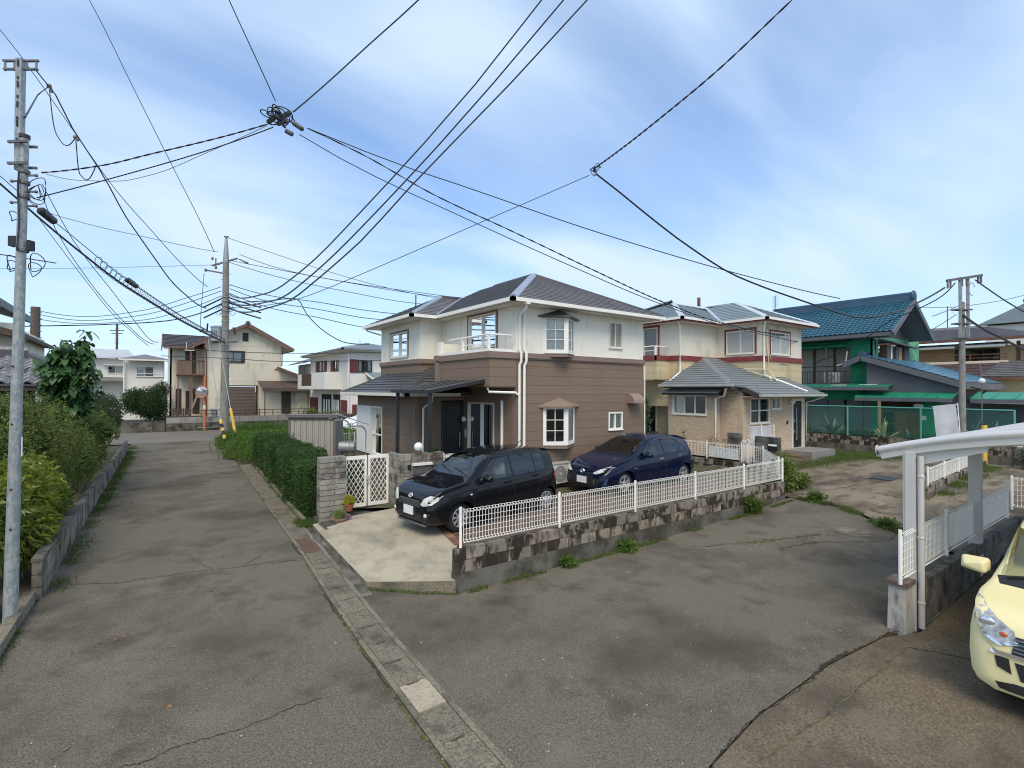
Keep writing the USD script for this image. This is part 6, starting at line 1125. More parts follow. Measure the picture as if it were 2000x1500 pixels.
w1 = smoothpoly([(1.16, .955), (1.62, 1.32), (2.05, 1.375), (2.07, .985)], .025); w2 = smoothpoly([(2.15, .99), (2.13, 1.375), (2.75, 1.375), (2.78, 1.02)], .025); w3 = smoothpoly([(2.84, 1.025), (2.82, 1.37), (3.05, 1.35), (3.13, 1.22), (3.10, 1.05)], .025)
mirB = lambda t, T, lf, bp: None
def exB(t, T, lf, bp):
    interior(T, .98, 3, 1.0, .83, seatG, -.35); mirror(T, 1.28, .80, 1.0, paintB, .95); seams(T, lf, [[(1.02, .9), (1.0, .55), (1.08, .26), (2.1, .25)], [(2.10, .97), (2.11, .25)], [(2.1, .25), (2.62, .25), (2.86, .62), (3.0, .80), (3.05, 1.0)], [(1.1, .93), (1.60, 1.40), (2.1, 1.43), (3.0, 1.40)]]); ellipse_ring(T, lf, (0, .72), .055, .04)
    for s in (1, -1):
        for x, z in ((1.92, .86), (2.78, .91)): T('door_handle', MB().bar((x - .09, s*(lf.side_y(x, z) + .012), z), (x + .09, s*(lf.side_y(x, z) + .012), z + .008), .03, .035), paintB)
        T('side_marker', MB().ball((.93, s*(lf.side_y(.93, .73) + .004), .73), (.035, .012, .018), 1), lensM)
        T('fog_lamp', MB().ball((lf.front_x(.55, .40) - .0, s*.55, .40), (.03, .045, .04), 2), lensM, sm=True)
    for k in range(4): z = .545 + k*.032; T('grille_bar', patch(lf, Polygon([(-.38 + .03*k*0, z), (.38, z), (.38, z + .012), (-.38, z + .012)]), 'front', .014, .05), ironM)
    T('number_plate', MB().box(lf.front_x(0, .42) - .035, lf.front_x(0, .42) - .015, -.165, .165, .36, .525), plateM); m = MB().bar((lf.front_x(0, .2) - .0, -.5, .19), (lf.front_x(0, .2) - .0, .5, .19), .05, .04); T('lip', m, ironM); m = MB().tube([(2.9, 0, 1.50), (3.15, .0, 1.66)], .008, 5); T('aerial', m, plasB); T('spoiler', MB().prism([(3.25, -.58, 1.44), (3.25, .58, 1.44), (3.55, .55, 1.39), (3.55, -.55, 1.39)], (0, 0, .03)), paintB)
    m = MB().bar((1.0, -.55, 1.075), (1.12, .0, 1.16), .02, .015).bar((1.0, -.05, 1.075), (1.14, .5, 1.17), .02, .015); T('wiper', m, plasB)
paintB = paintM('black_car_paint', (.006, .006, .007)); 
front = [('headlight', [(.40, .60), (.50, .57), (.66, .61), (.735, .70), (.70, .775), (.60, .78), (.47, .71)], 'front2', lensM, .010), ('grille', [(-.42, .53), (.42, .53), (.36, .66), (-.36, .66)], 'front', plasB, .006), ('bumper_intake', [(-.40, .26), (.40, .26), (.46, .40), (-.46, .40)], 'front', plasB, .006), ('fog_recess', [(.46, .33), (.60, .31), (.66, .44), (.52, .46)], 'front2', plasB, .006),
         ('tail_lamp', [(.56, .74), (.72, .74), (.71, 1.0), (.58, 1.02)], 'rear2', redlens, .010), ('tail_lamp_side', [(3.46, .76), (3.58, .76), (3.54, .99), (3.44, .99)], 'side2', redlens, .008), ('sill_trim', [(.95, .17), (2.6, .17), (2.6, .22), (.95, .22)], 'side2', plasB, .004)]
carB = build_car('black_hatchback', 'black compact hatchback with silver nine spoke wheels, parked nose to the street', (4.47, 9.83, .335), math.radians(7.0), 1.045, lfB, paintB, (.72, 3.21), .29, [w1, w2, w3], {'cut': [(.99, 1.035), (3.44, 1.035), (3.44, 1.38), (1.55, 1.395), (1.55, 1.6), (.99, 1.6)], 'w': .56, 'poly': [(1.0, -.67), (1.56, -.56), (1.56, .56), (1.0, .67), (.96, .40), (.95, 0), (.96, -.40)]}, front, 'ten', [(-.56, 1.05), (.56, 1.05), (.50, 1.38), (-.50, 1.38)], exB, sidewin_mats=[carglass, carglassD, carglassD], inner=seatG)
# ---- dark blue hatchback
lfA = Loft(4.0, [(0, .50), (.04, .62), (.12, .70), (.3, .775), (.6, .855), (.95, .93), (1.1, .985), (1.4, 1.14), (1.75, 1.315), (2.0, 1.40), (2.3, 1.44), (2.6, 1.45), (3.0, 1.425), (3.4, 1.345), (3.7, 1.235), (3.78, 1.16), (3.9, .93), (3.96, .72), (4.0, .52)],
    [(0, .42), (.3, .66), (.7, .80), (1.1, .87), (2.0, .915), (3.0, .965), (3.6, 1.0), (4.0, .48)], [(0, .46), (.03, .58), (.10, .67), (.25, .745), (.5, .805), (.9, .845), (1.8, .8475), (3.0, .845), (3.5, .82), (3.8, .75), (3.95, .68), (4.0, .60)],
    [(0, .28), (.08, .18), (.5, .16), (1.8, .155), (3.4, .16), (3.85, .26), (4.0, .36)], [(0, 0), (.8, 0), (1.2, .35), (1.8, 1), (3.4, 1), (3.75, .8), (4.0, .2)])
v1 = smoothpoly([(1.42, .925), (1.92, 1.235), (2.30, 1.31), (2.36, .955)], .02); v2 = smoothpoly([(2.46, .96), (2.40, 1.315), (2.95, 1.29), (3.13, 1.20), (3.05, .99)], .02); v3 = smoothpoly([(3.14, 1.0), (3.2, 1.17), (3.42, 1.08)], .015)
paintA = paintM('blue_car_paint', (.004, .008, .026))
def exA(t, T, lf, bp):
    interior(T, 1.12, 3, .93, .84, seatM, -.35); mirror(T, 1.55, .80, .965, paintA, .95); seams(T, lf, [[(1.28, .86), (1.22, .5), (1.3, .25), (2.4, .24)], [(2.40, .93), (2.42, .24)], [(2.4, .24), (2.9, .24), (3.1, .55), (3.22, .8), (3.2, .99)]]); ellipse_ring(T, lf, (0, .60), .065, .045)
    for s in (1, -1):
        for x, z in ((2.22, .83), (3.05, .875)): T('door_handle', MB().bar((x - .09, s*(lf.side_y(x, z) + .014), z), (x + .09, s*(lf.side_y(x, z) + .014), z + .008), .03, .032), chromeM)
        T('side_badge', MB().bar((1.07, s*(lf.side_y(1.07, .66) + .006), .655), (1.19, s*(lf.side_y(1.19, .66) + .006), .665), .012, .02), chromeM)
        for k in range(14): T('visor', MB(), plasB) if False else None
        T('side_visor', patch(lf, line([(1.44, .98), (1.93, 1.29), (2.32, 1.36), (2.95, 1.34), (3.2, 1.22)], .04), 'side', .02, .08, s), carglassD)
    x = lf.front_x(0, .36) - .03; T('number_plate', MB().box(x, x + .02, -.165, .165, .30, .465), plateM); T('daytime_lamp', MB().box(lf.front_x(-.42, .36) - .012, lf.front_x(-.42, .36) + .01, -.43, -.41, .30, .42), chromeM); T('spoiler', MB().prism([(3.35, -.56, 1.36), (3.35, .56, 1.36), (3.80, .53, 1.245), (3.80, -.53, 1.245)], (0, 0, .028)), paintA); T('aerial', MB().ball((3.1, 0, 1.43), (.08, .02, .05), 1), plasB)
front = [('headlight', [(.36, .575), (.48, .56), (.66, .63), (.745, .735), (.72, .765), (.60, .71), (.44, .63)], 'front2', lensM, .010), ('grille', [(-.52, .24), (.52, .24), (.60, .42), (.34, .50), (-.34, .50), (-.60, .42)], 'front', plasB, .006), ('corner_trim', [(.64, .24), (.70, .25), (.725, .47), (.69, .45)], 'front2', paintM('blue_trim', (.03, .06, .13)), .010), ('lip', [(-.60, .185), (.60, .185), (.62, .235), (-.62, .235)], 'front', plasB, .008),
         ('tail_lamp', [(.52, .72), (.70, .72), (.69, 1.04), (.56, 1.06)], 'rear2', redlens, .010), ('tail_lamp_side', [(3.70, .86), (3.84, .84), (3.80, 1.0), (3.62, 1.06)], 'side2', M('pink_tail_lens', (.42, .16, .15), rough=.2, var=.1), .008), ('sill_trim', [(1.1, .16), (2.9, .16), (2.9, .2), (1.1, .2)], 'side2', plasB, .004)]
carA = build_car('blue_hatchback', 'dark navy blue sloping hatchback parked behind the black car', (9.80, 10.22, .43), math.radians(1.2), 1.065, lfA, paintA, (.80, 3.35), .295, [v1, v2, v3], {'cut': [(1.11, .955), (3.6, .955), (3.6, 1.18), (2.6, 1.32), (1.88, 1.30), (1.88, 1.6), (1.11, 1.6)], 'w': .55, 'poly': [(1.12, -.70), (1.90, -.56), (1.90, .56), (1.12, .70), (1.07, .40), (1.06, 0), (1.07, -.40)]}, front, 'five', [(-.52, 1.0), (.52, 1.0), (.48, 1.16), (-.48, 1.16)], exA, sidewin_mats=[carglass, carglassD, carglassD])
# ---- pale yellow tall wagon in the carport
lfY = Loft(3.70, [(0, .66), (.03, .78), (.10, .88), (.25, .96), (.5, 1.02), (.72, 1.075), (.85, 1.15), (1.1, 1.37), (1.35, 1.565), (1.5, 1.64), (1.8, 1.70), (2.5, 1.735), (3.2, 1.72), (3.5, 1.69), (3.58, 1.6), (3.63, 1.2), (3.66, .9), (3.70, .55)],
    [(0, .60), (.25, .86), (.6, .95), (1.0, 1.0), (2.0, 1.03), (3.4, 1.06), (3.70, .5)], [(0, .60), (.03, .69), (.09, .755), (.2, .80), (.4, .83), (.8, .835), (2.9, .835), (3.5, .81), (3.65, .76), (3.70, .66)],
    [(0, .30), (.06, .22), (.4, .18), (1.8, .17), (3.4, .17), (3.70, .32)], [(0, 0), (.55, 0), (.85, .35), (1.3, .85), (3.4, .85), (3.6, .7), (3.70, .2)])
y1 = smoothpoly([(1.12, 1.05), (1.50, 1.50), (2.05, 1.56), (2.07, 1.08)], .025); y2 = smoothpoly([(2.16, 1.08), (2.15, 1.57), (2.95, 1.56), (2.97, 1.1)], .025)
paintY = paintM('yellow_car_paint', (.76, .67, .36), rough=.35, coat=.7)
def exY(t, T, lf, bp):
    interior(T, .95, 3, 1.05, .83, seatM, -.35); mirror(T, 1.13, .83, 1.10, paintY, 1.05); seams(T, lf, [[(.98, 1.0), (.96, .5), (1.05, .25), (2.1, .25)], [(2.1, 1.0), (2.1, .25)]]); x = lf.front_x(0, .5) - .03; T('number_plate', MB().box(x, x + .02, -.165, .165, .44, .605), plateM)
    for k in range(4): z = .655 + k*.035; T('grille_bar', patch(lf, Polygon([(-.45, z), (.45, z), (.45, z + .014), (-.45, z + .014)]), 'front', .016, .06), M('grille_grey', (.10, .11, .12), rough=.4) if not stage.GetPrimAtPath('/World/Looks/grille_grey') else '/World/Looks/grille_grey')
    T('grille_chrome', patch(lf, Polygon([(-.62, .60), (.62, .60), (.60, .635), (-.60, .635)]), 'front', .018, .05), chromeM); T('wiper', MB().bar((.80, .62, 1.14), (.92, .05, 1.24), .02, .018), plasB); T('cowl', patch(lf, Polygon([(.72, -.66), (.84, -.70), (.84, .70), (.72, .66), (.68, 0)]), 'top', .006, .06), plasB); ellipse_ring(T, lf, (0, .72), .06, .045)
    for s in (1, -1):
        T('lamp_projector', MB().ball((lf.front_x(.62, .84) - .002, s*.64, .85), (.02, .06, .05), 2), chromeM, sm=True); T('lamp_indicator', MB().ball((lf.front_x(.52, .78) - .004, s*.52, .775), (.016, .035, .03), 2), amberM, sm=True); T('window_sticker', MB().box(.0, .0, 0, 0, 0, 0), plateM) if False else None
    T('sticker', MB().add([(1.36, .50, lf.top_z(1.36, .50) + .008), (1.36, .56, lf.top_z(1.36, .56) + .008), (1.33, .56, lf.top_z(1.33, .56) + .008), (1.33, .50, lf.top_z(1.33, .5) + .008)], [[0, 1, 2], [0, 2, 3]]), plateM)
front = [('headlight', [(.43, .74), (.55, .70), (.70, .78), (.79, .89), (.81, 1.0), (.73, .99), (.58, .90), (.45, .83)], 'front2', M('clear_lamp', (.30, .31, .31), rough=.08, var=.6, sc=16, spec=.8, coat=1), .010), ('lamp_rim', [(.41, .725), (.55, .68), (.72, .765), (.81, .88), (.805, .90), (.705, .79), (.55, .707), (.42, .75)], 'front2', chromeM, .016), ('grille', [(-.46, .63), (.46, .63), (.44, .79), (-.44, .79)], 'front', plasB, .008), ('intake', [(-.40, .40), (.40, .40), (.44, .56), (-.44, .56)], 'front', plasB, .006), ('fog_recess', [(.46, .44), (.56, .48), (.58, .58), (.48, .58)], 'front2', plasB, .008), ('lower_intake', [(-.55, .27), (.55, .27), (.58, .33), (.44, .36), (-.44, .36), (-.58, .33)], 'front', plasB, .008)]
carY = build_car('yellow_wagon', 'pale yellow tall compact car nosing out under the carport roof at the right edge', (7.03, .69, .01), math.radians(.5), 1.06, lfY, paintY, (.68, 3.15), .29, [y1, y2], {'cut': [(.85, 1.13), (3.55, 1.13), (3.55, 1.58), (1.37, 1.56), (1.37, 1.9), (.85, 1.9)], 'w': .64, 'poly': [(.86, -.74), (1.38, -.66), (1.38, .66), (.86, .74), (.81, .4), (.80, 0), (.81, -.4)]}, front, 'steel', None, exY, sidewin_mats=[carglass, carglassD])
# ---- white car far behind the weeds
lfW = Loft(3.8, [(0, .6), (.1, .8), (.5, .95), (.9, 1.05), (1.5, 1.5), (2.0, 1.62), (3.4, 1.6), (3.65, 1.5), (3.8, .6)], [(0, .5), (.5, .85), (1, .95), (3.5, 1.0), (3.8, .5)], [(0, .55), (.15, .74), (.5, .82), (3.4, .82), (3.8, .66)], [(0, .3), (.3, .2), (3.6, .2), (3.8, .35)], [(0, 0), (.7, 0), (1.4, 1), (3.4, 1), (3.8, .2)], K=36)
u1 = smoothpoly([(1.15, 1.0), (1.6, 1.42), (2.1, 1.47), (2.1, 1.02)], .02); u2 = smoothpoly([(2.18, 1.02), (2.18, 1.47), (3.2, 1.45), (3.35, 1.08)], .02)
carW = build_car('white_car', 'white parked car half hidden by weeds between the shed and the brown house', (9.3, 29.6, .5), math.radians(8), 1.1, lfW, paintM('white_car_paint', (.75, .75, .74), coat=.5), (.7, 3.1), .3, [u1, u2], {'cut': [(.93, 1.07), (3.5, 1.07), (3.5, 1.46), (1.45, 1.46), (1.45, 1.8), (.93, 1.8)], 'w': .58, 'poly': [(.92, -.68), (1.46, -.58), (1.46, .58), (.92, .68)]}, [], 'steel', None, lambda t, T, lf, bp: mirror(T, 1.3, .8, 1.02, whiteM), sidewin_mats=[carglassD, carglassD])
WIRES=[
("twisted black service cable from the steel pole to the tangle of wires over the street",0.009,0.0091,1,[[1.32,7.51,6.93],[0.78,7.93,6.75],[0.04,8.5,6.54],[-0.59,8.99,6.37],[-1.22,9.48,6.29]]),
("straight black cable from the wire tangle to the steel pole middle clamp",0.0078,0.008,0,[[1.36,7.48,6.88],[0.61,8.06,6.56],[-0.25,8.73,6.26],[-1.27,9.52,5.94]]),
("thin slack grey wire from the steel pole to the tangle of wires",0.004,0.004,0,[[1.29,7.53,6.9],[0.61,8.06,6.53],[0.04,8.5,6.25],[-0.36,8.81,6.16],[-0.82,9.17,6.18],[-1.17,9.44,6.27]]),
("black cable rising steeply right from the tangle of wires to the top of the picture",0.0101,0.0044,0,[[1.58,7.32,7.09],[1.49,5.34,6.49],[1.42,3.96,6.08],[1.37,2.91,5.77],[1.36,2.68,5.71]]),
("thin black wire rising left from the tangle of wires to the top of the picture",0.0073,0.0048,0,[[1.38,7.46,7.24],[0.94,6.31,7.09],[0.59,5.4,6.97],[0.49,5.15,6.95]]),
("twisted black cable from the wire tangle past the brown roof to the cream house",0.0084,0.0305,1,[[1.74,7.21,6.87],[2.5,7.35,6.8],[3.9,7.62,6.57],[5.75,7.97,6.4],[8.31,8.46,6.15],[12.1,9.18,5.82],[15.81,9.89,5.67],[26.2,11.87,6.03]]),
("highest thin black cable from the wire tangle to the blue tiled roof ridge",0.0067,0.0322,0,[[1.74,7.21,6.87],[2.5,7.36,6.86],[3.39,7.54,6.87],[4.47,7.75,6.92],[5.77,8.01,6.97],[7.4,8.33,7.03],[12.24,9.29,7.31],[21.76,11.18,8.03],[36.65,14.14,9.36]]),
("lowest grey cable from the tangle of wires, passing the brown house's right eave",0.0062,0.0214,0,[[1.65,7.27,6.78],[2.52,7.42,6.6],[4.48,7.77,6.38],[7.35,8.27,6.09],[11.38,8.98,5.75],[16.38,9.86,5.55],[25.16,11.4,5.63]]),
("black cable rising right from the small ring of wires to the top of the picture",0.012,0.0052,1,[[5.28,5.27,6.55],[4.24,3.22,6.11],[3.76,2.26,5.95],[3.42,1.59,5.88],[3.36,1.48,5.86]]),
("thick black cable sagging from the small wire ring past the blue tiled roof",0.0126,0.0337,0,[[5.31,5.25,6.47],[5.71,5.26,6.36],[6.19,5.28,6.22],[7.6,5.34,5.85],[9.35,5.41,5.54],[12.12,5.52,5.4],[15.28,5.65,5.32],[18.45,5.77,5.67],[21.44,5.89,6.34],[25.24,6.05,7.36]]),
("thin grey wire from the small ring of wires down to the far concrete pole",0.0054,0.0271,0,[[5.22,5.31,6.45],[5.18,8.02,6.52],[5.14,11.38,6.61],[5.09,14.92,6.71],[5.02,20.59,6.93],[4.91,28.39,7.6],[4.73,42.17,9.28]]),
("upper of the three long cables from the far pole to the top of the picture",0.0044,0.0541,0,[[1.94,2.26,5.72],[1.95,2.39,5.71],[2.02,3.27,5.65],[2.13,4.85,5.62],[2.36,8.13,5.64],[2.71,13.1,5.88],[3.27,20.97,6.79],[4.78,42.12,10.26]]),
("middle of the three long cables from the far pole to the top of the picture",0.0046,0.0571,0,[[2.05,2.18,5.72],[2.06,2.3,5.7],[2.13,3.23,5.65],[2.24,4.91,5.57],[2.46,8.04,5.53],[2.78,12.73,5.64],[3.26,19.8,6.36],[4.78,42.13,9.81]]),
("lower of the three long cables from the far pole to the top of the picture",0.0046,0.0571,0,[[2.17,2.1,5.72],[2.17,2.23,5.7],[2.24,3.18,5.65],[2.34,4.82,5.59],[2.53,7.6,5.46],[2.82,12.01,5.5],[3.26,18.86,6.05],[4.79,42.13,9.36]]),
("thin blue grey wire from the far pole's crossarm to the upper left of the picture",0.004,0.0271,0,[[-0.6,7.16,7.64],[-0.57,7.37,7.68],[-0.29,9.64,8.06],[0.37,14.91,8.93],[1.83,26.5,10.86],[3.87,42.74,13.34]]),
("thin straight wire passing the steel pole's top on its way to the far pole",0.0048,0.0271,0,[[-1.69,9.18,8.08],[-1.65,9.47,8.11],[-1.49,10.5,8.16],[-0.93,14.15,8.16],[0.12,21.01,8.59],[3.5,43.04,10.78]]),
("black cable from the steel pole's head running down the street to the far pole",0.0085,0.0451,0,[[-1.31,9.52,7.73],[-1.22,10.18,7.83],[-1.04,11.42,7.68],[-0.84,12.83,7.68],[-0.43,15.76,7.49],[0.44,21.94,7.5],[1.73,31.13,8.02],[3.42,43.12,9.2]]),
("thickest black telephone cable along the street from the left edge to the far pole",0.0162,0.0752,0,[[-2.03,11.29,6.65],[-1.98,11.52,6.64],[-1.82,12.28,6.56],[-1.42,14.17,6.42],[-0.49,18.56,6.25],[0.66,24.0,6.26],[2.59,33.12,6.44],[4.54,42.35,6.73]]),
("thin messenger wire strung just above the thick telephone cable",0.0065,0.0301,0,[[-2.03,11.29,6.77],[-1.98,11.52,6.76],[-1.82,12.28,6.7],[-1.42,14.16,6.62],[-0.49,18.56,6.46],[0.66,23.99,6.46],[2.59,33.12,6.65],[4.54,42.35,6.95]]),
("leftmost of the thin drop wires fanning down from the steel pole",0.0043,0.028,0,[[-1.23,9.5,5.63],[-1.17,11.73,5.62],[-1.01,17.6,5.64],[-0.62,32.2,6.14],[0.05,56.68,7.21]]),
("second of the thin drop wires fanning down from the steel pole",0.0048,0.0318,0,[[-1.25,9.51,6.09],[-1.19,11.25,5.77],[-1.02,16.01,5.67],[-0.56,29.0,5.97],[0.42,56.4,7.35]]),
("third of the thin drop wires fanning down from the steel pole",0.0048,0.0318,0,[[-1.21,9.48,6.13],[-1.09,12.33,5.95],[-0.83,18.34,6.06],[-0.1,35.39,6.31],[0.8,56.13,7.54]]),
("thin wire from the steel pole's black closure to the far pole's crossarm",0.004,0.021,0,[[-1.12,9.41,5.72],[-0.81,11.39,6.14],[-0.12,15.78,7.14],[1.13,23.77,8.96],[4.08,42.59,13.34]]),
("topmost thin wire from the far pole's tip towards the brown house roof",0.0195,0.0179,0,[[4.53,42.25,14.43],[6.86,39.88,13.27],[10.24,36.45,11.62],[13.47,33.18,10.29],[17.07,29.53,9.2]]),
("thin wire from the far pole's right crossarm behind the brown house",0.0225,0.0219,0,[[5.39,41.64,13.16],[8.15,39.38,11.95],[11.11,36.96,11.17],[14.62,34.09,10.46],[18.07,31.27,9.84]]),
("thin wire just below the far pole's crossarm, running behind the brown house",0.0225,0.0219,0,[[4.72,42.13,12.74],[8.15,39.34,11.87],[11.7,36.46,11.01],[15.19,33.61,10.23],[18.07,31.27,9.73]]),
("low thin wire from the far pole to the brown roof",0.0225,0.0195,0,[[4.76,42.11,12.59],[7.9,38.13,11.06],[10.99,34.23,9.91],[13.61,30.9,9.03],[16.07,27.8,8.53]]),
("upper of the short grey wires right of the far pole's middle bands",0.0271,0.0263,0,[[4.83,42.07,10.94],[7.26,40.03,10.08],[9.92,37.8,9.6],[12.82,35.35,8.94],[15.12,33.42,8.62]]),
("middle of the short grey wires right of the far pole's middle bands",0.0271,0.0263,0,[[4.84,42.08,10.64],[7.26,40.03,9.63],[9.92,37.8,9.08],[12.83,35.35,8.39],[15.12,33.42,8.15]]),
("lower of the short grey wires right of the far pole's middle bands",0.0271,0.0263,0,[[4.84,42.08,10.3],[7.27,40.04,9.18],[9.93,37.8,8.49],[12.84,35.36,7.72],[15.13,33.43,7.49]]),
("dark slack wire dipping from the far pole's right to the brown house's left eave",0.0361,0.0239,0,[[4.79,42.13,9.66],[6.18,35.7,8.98],[7.09,31.47,8.6],[7.37,30.2,7.54],[7.87,27.89,6.29],[8.31,25.83,5.66],[8.73,23.89,5.5]]),
("upper of the three wires from the far pole to the brown left pole",0.0241,0.026,0,[[4.32,42.45,10.78],[2.47,44.38,10.11],[-0.3,47.26,9.22],[-3.51,50.61,8.85],[-7.29,54.55,9.5]]),
("middle of the three wires from the far pole to the brown left pole",0.0241,0.026,0,[[4.32,42.45,10.48],[2.47,44.38,9.73],[-0.3,47.26,8.87],[-3.51,50.61,8.54],[-7.29,54.55,9.22]]),
("lower of the three wires from the far pole to the brown left pole",0.0241,0.026,0,[[4.32,42.45,10.11],[2.48,44.38,9.27],[-0.3,47.27,8.48],[-3.51,50.62,8.3],[-7.29,54.55,8.81]]),
("dark horizontal cable from the far pole to the left edge below the other wires",0.0391,0.0296,0,[[4.33,42.46,9.51],[2.97,42.13,8.66],[1.15,41.68,7.95],[-2.33,40.83,7.31],[-6.73,39.75,6.68],[-7.12,39.66,6.58]]),
("very thin far wire level across the left sky",0.0162,0.015,0,[[-10.06,56.5,12.74],[-2.87,49.45,12.5],[4.24,42.48,12.4]]),
("black cable from the right pole's crossarm falling to the right edge",0.0256,0.0221,0,[[26.21,5.34,7.67],[25.68,4.87,7.17],[25.0,4.27,6.56],[24.13,3.5,5.86]]),
("thick black telephone cable from the right pole sloping down to the right edge",0.0441,0.038,0,[[25.77,5.68,6.36],[25.25,4.94,5.65],[24.81,4.31,5.19],[24.21,3.46,4.53]]),
("second cable from the right pole's head down to the blue tiled roof's verge",0.0208,0.0296,0,[[25.58,5.8,7.56],[25.89,6.28,7.15],[26.4,7.08,6.85],[27.25,8.43,6.51],[28.07,9.72,5.87],[29.0,11.2,5.31],[30.03,12.82,4.88]]),
("thin wire crossing behind the right pole to the right edge",0.0158,0.0127,0,[[37.15,10.09,8.31],[35.79,7.82,7.93],[34.96,6.44,7.88],[34.06,4.93,7.99]]),
("thin wire from the right pole's middle down to the tan house roof",0.0128,0.0214,0,[[25.63,5.78,6.32],[30.17,7.33,6.48],[41.02,11.02,6.97]]),
("upper thin wire crossing in front of the balcony house under the far pole",0.0234,0.0195,0,[[0.93,43.73,6.18],[4.24,38.96,5.83],[7.22,34.67,5.59],[11.26,28.85,5.5]]),
("lower thin wire crossing in front of the balcony house under the far pole",0.0234,0.0195,0,[[0.78,43.84,5.63],[4.24,38.9,5.35],[7.22,34.64,5.06],[11.27,28.85,5.02]])]
# ---------------------------------------------------------------- utility poles
LPx, LPy = -1.43, 9.72
t = Thing('utility_pole', 'mottled galvanised steel pole with a bolted-on upper channel at the left edge of the street', 'utility pole', (LPx, LPy, 0)); P3 = V3(LPx, LPy, 0)
t.part('pole', MB().tube([(LPx - .085, LPy + .06, -.3), (LPx - .045, LPy + .03, 3.3), (LPx, LPy, 6.82)], [.084, .064, .050], 20), galv, smooth=40); t.part('pole_cap', MB().lathe((LPx, LPy, 6.8), [(.062, 0), (.062, .05), (0, .06)], 16), plasB)
r3, u3 = V3(math.cos(YAW), -math.sin(YAW), 0), V3(math.sin(YAW), math.cos(YAW), 0)
cx = P3 - r3*.07
t.part('upper_channel', MB().bar(cx + V3(0, 0, 6.35), cx + V3(0, 0, 7.92), .085, .07, up=u3), galv); m = MB()
for k, z in enumerate((6.75, 6.95, 7.05, 7.22, 7.35, 7.5, 7.62, 7.8)): m.bar(cx - u3*.044 + V3(0, 0, z), cx - u3*.044 + V3(0, 0, z + (.09 if k % 2 else .04)), .016, .010, up=u3)
t.part('channel_slots', m, plasB); m = MB()
for s in (-1, 1):
    a = cx + V3(0, 0, 7.90); m.bar(a + r3*s*.05, a + r3*s*.25, .03, .025).bar(a + r3*s*.05 - V3(0, 0, .12), a + r3*s*.24 - V3(0, 0, .12), .03, .025).bar(a + r3*s*.22, a + r3*s*.22 - V3(0, 0, .14), .025, .025).bar(a + r3*s*.09, a + r3*s*.09 - V3(0, 0, .14), .02, .02)
t.part('head_bracket', m, ironM)
for z in (6.42, 6.72): t.part('strap', MB().bar(P3 + V3(0, 0, z) - r3*.16 - u3*.07, P3 + V3(0, 0, z) + r3*.12 - u3*.09, .03, .035).bar(P3 + V3(0, 0, z) - r3*.16 + u3*.07, P3 + V3(0, 0, z) + r3*.10 + u3*.08, .03, .03), ironM)
for z in (5.2, 5.95, 6.15, 6.3): t.part('band', MB().lathe(P3 + V3(0, 0, z), [(.062, 0), (.068, .01), (.068, .045), (.062, .055)], 16), ironM)
m = MB()
for z, s in ((6.28, 1), (6.05, 1), (5.9, -1), (5.85, 1), (6.2, -1)): m.bar(P3 + V3(0, 0, z), P3 + V3(0, 0, z) + r3*s*.18, .02, .022).ball(P3 + V3(0, 0, z) + r3*s*.17, .024, 1)
t.part('insulator', m, ironM); t.part('terminal_box', MB().bar(P3 + V3(0, 0, 5.28) - r3*.12, P3 + V3(0, 0, 5.42) - r3*.12, .11, .08, up=u3), plasB); t.part('terminal_box', MB().bar(P3 + V3(0, 0, 5.22) + r3*.105, P3 + V3(0, 0, 5.36) + r3*.105, .05, .08, up=u3), plasB)
m = MB(); rg = np.random.default_rng(8)
for z, s, rr in ((5.05, -1, .10), (5.0, -1, .08), (5.05, 1, .13), (4.95, 1, .10), (6.1, 1, .16), (6.02, 1, .14), (6.05, 1, .10), (5.7, -1, .07)):
    an = np.linspace(0, 2*math.pi, 22)[:-1]; rr *= .8; c = P3 + V3(0, 0, z) + r3*s*(.09 + rr*.9); m.tube([c + r3*rr*math.cos(a) + V3(0, 0, rr*1.25*math.sin(a)) + u3*.03*math.sin(2*a + z*9) for a in an], .006, 4, closed=True)
t.part('cable_coil', m, cableM); t.part('label_strip', MB().bar(P3 + r3*.026 + V3(0, 0, 2.35), P3 + r3*.026 + V3(0, 0, 2.62), .004, .02, up=u3), plateM); m = MB()
for z in (1.35, 1.9, 2.8, 3.6): m.ball(P3 - u3*.078 - r3*.045 + V3(0, 0, z), (.014, .014, .014), 1)
t.part('bolt_hole', m, plasB); m = MB().tube([P3 - u3*.085 + r3*.01 + V3(0, 0, z) + r3*.012*math.sin(z*7) for z in np.linspace(5.2, 6.3, 14)], .012, 5); t.part('riser_cable', m, cableM)
# far concrete pole with transformer
fx, fy_ = 4.60, 42.35; F3 = V3(fx, fy_, 0)
t = Thing('utility_pole', 'tall concrete pole with a grey transformer at the end of the street', 'utility pole', (fx, fy_, 0)); t.part('pole', MB().tube([(fx, fy_, -.3), (fx, fy_, 12.6)], [.30, .20], 18), poleC, smooth=40); t.part('tip', MB().tube([(fx, fy_, 12.6), (fx, fy_, 13.4), (fx, fy_, 14.5)], [.21, .17, .07], 10), galv); t.part('tip_plate', MB().bar(F3 + V3(0, 0, 14.5) - r3*.16, F3 + V3(0, 0, 14.5) + r3*.16, .1, .08), ironM)
m = MB().bar(F3 + r3*-1.05 + V3(0, 0, 12.35), F3 + r3*.85 + V3(0, 0, 12.9), .10, .10).bar(F3 - r3*1.55 + V3(0, 0, 12.05) + u3*.1, F3 + r3*.1 + V3(0, 0, 11.75) + u3*.1, .10, .10).bar(F3 - r3*.75 + V3(0, 0, 12.1), F3 - r3*.75 + V3(0, 0, 12.9), .08, .08)
t.part('crossarm', m, ironM); m = MB()
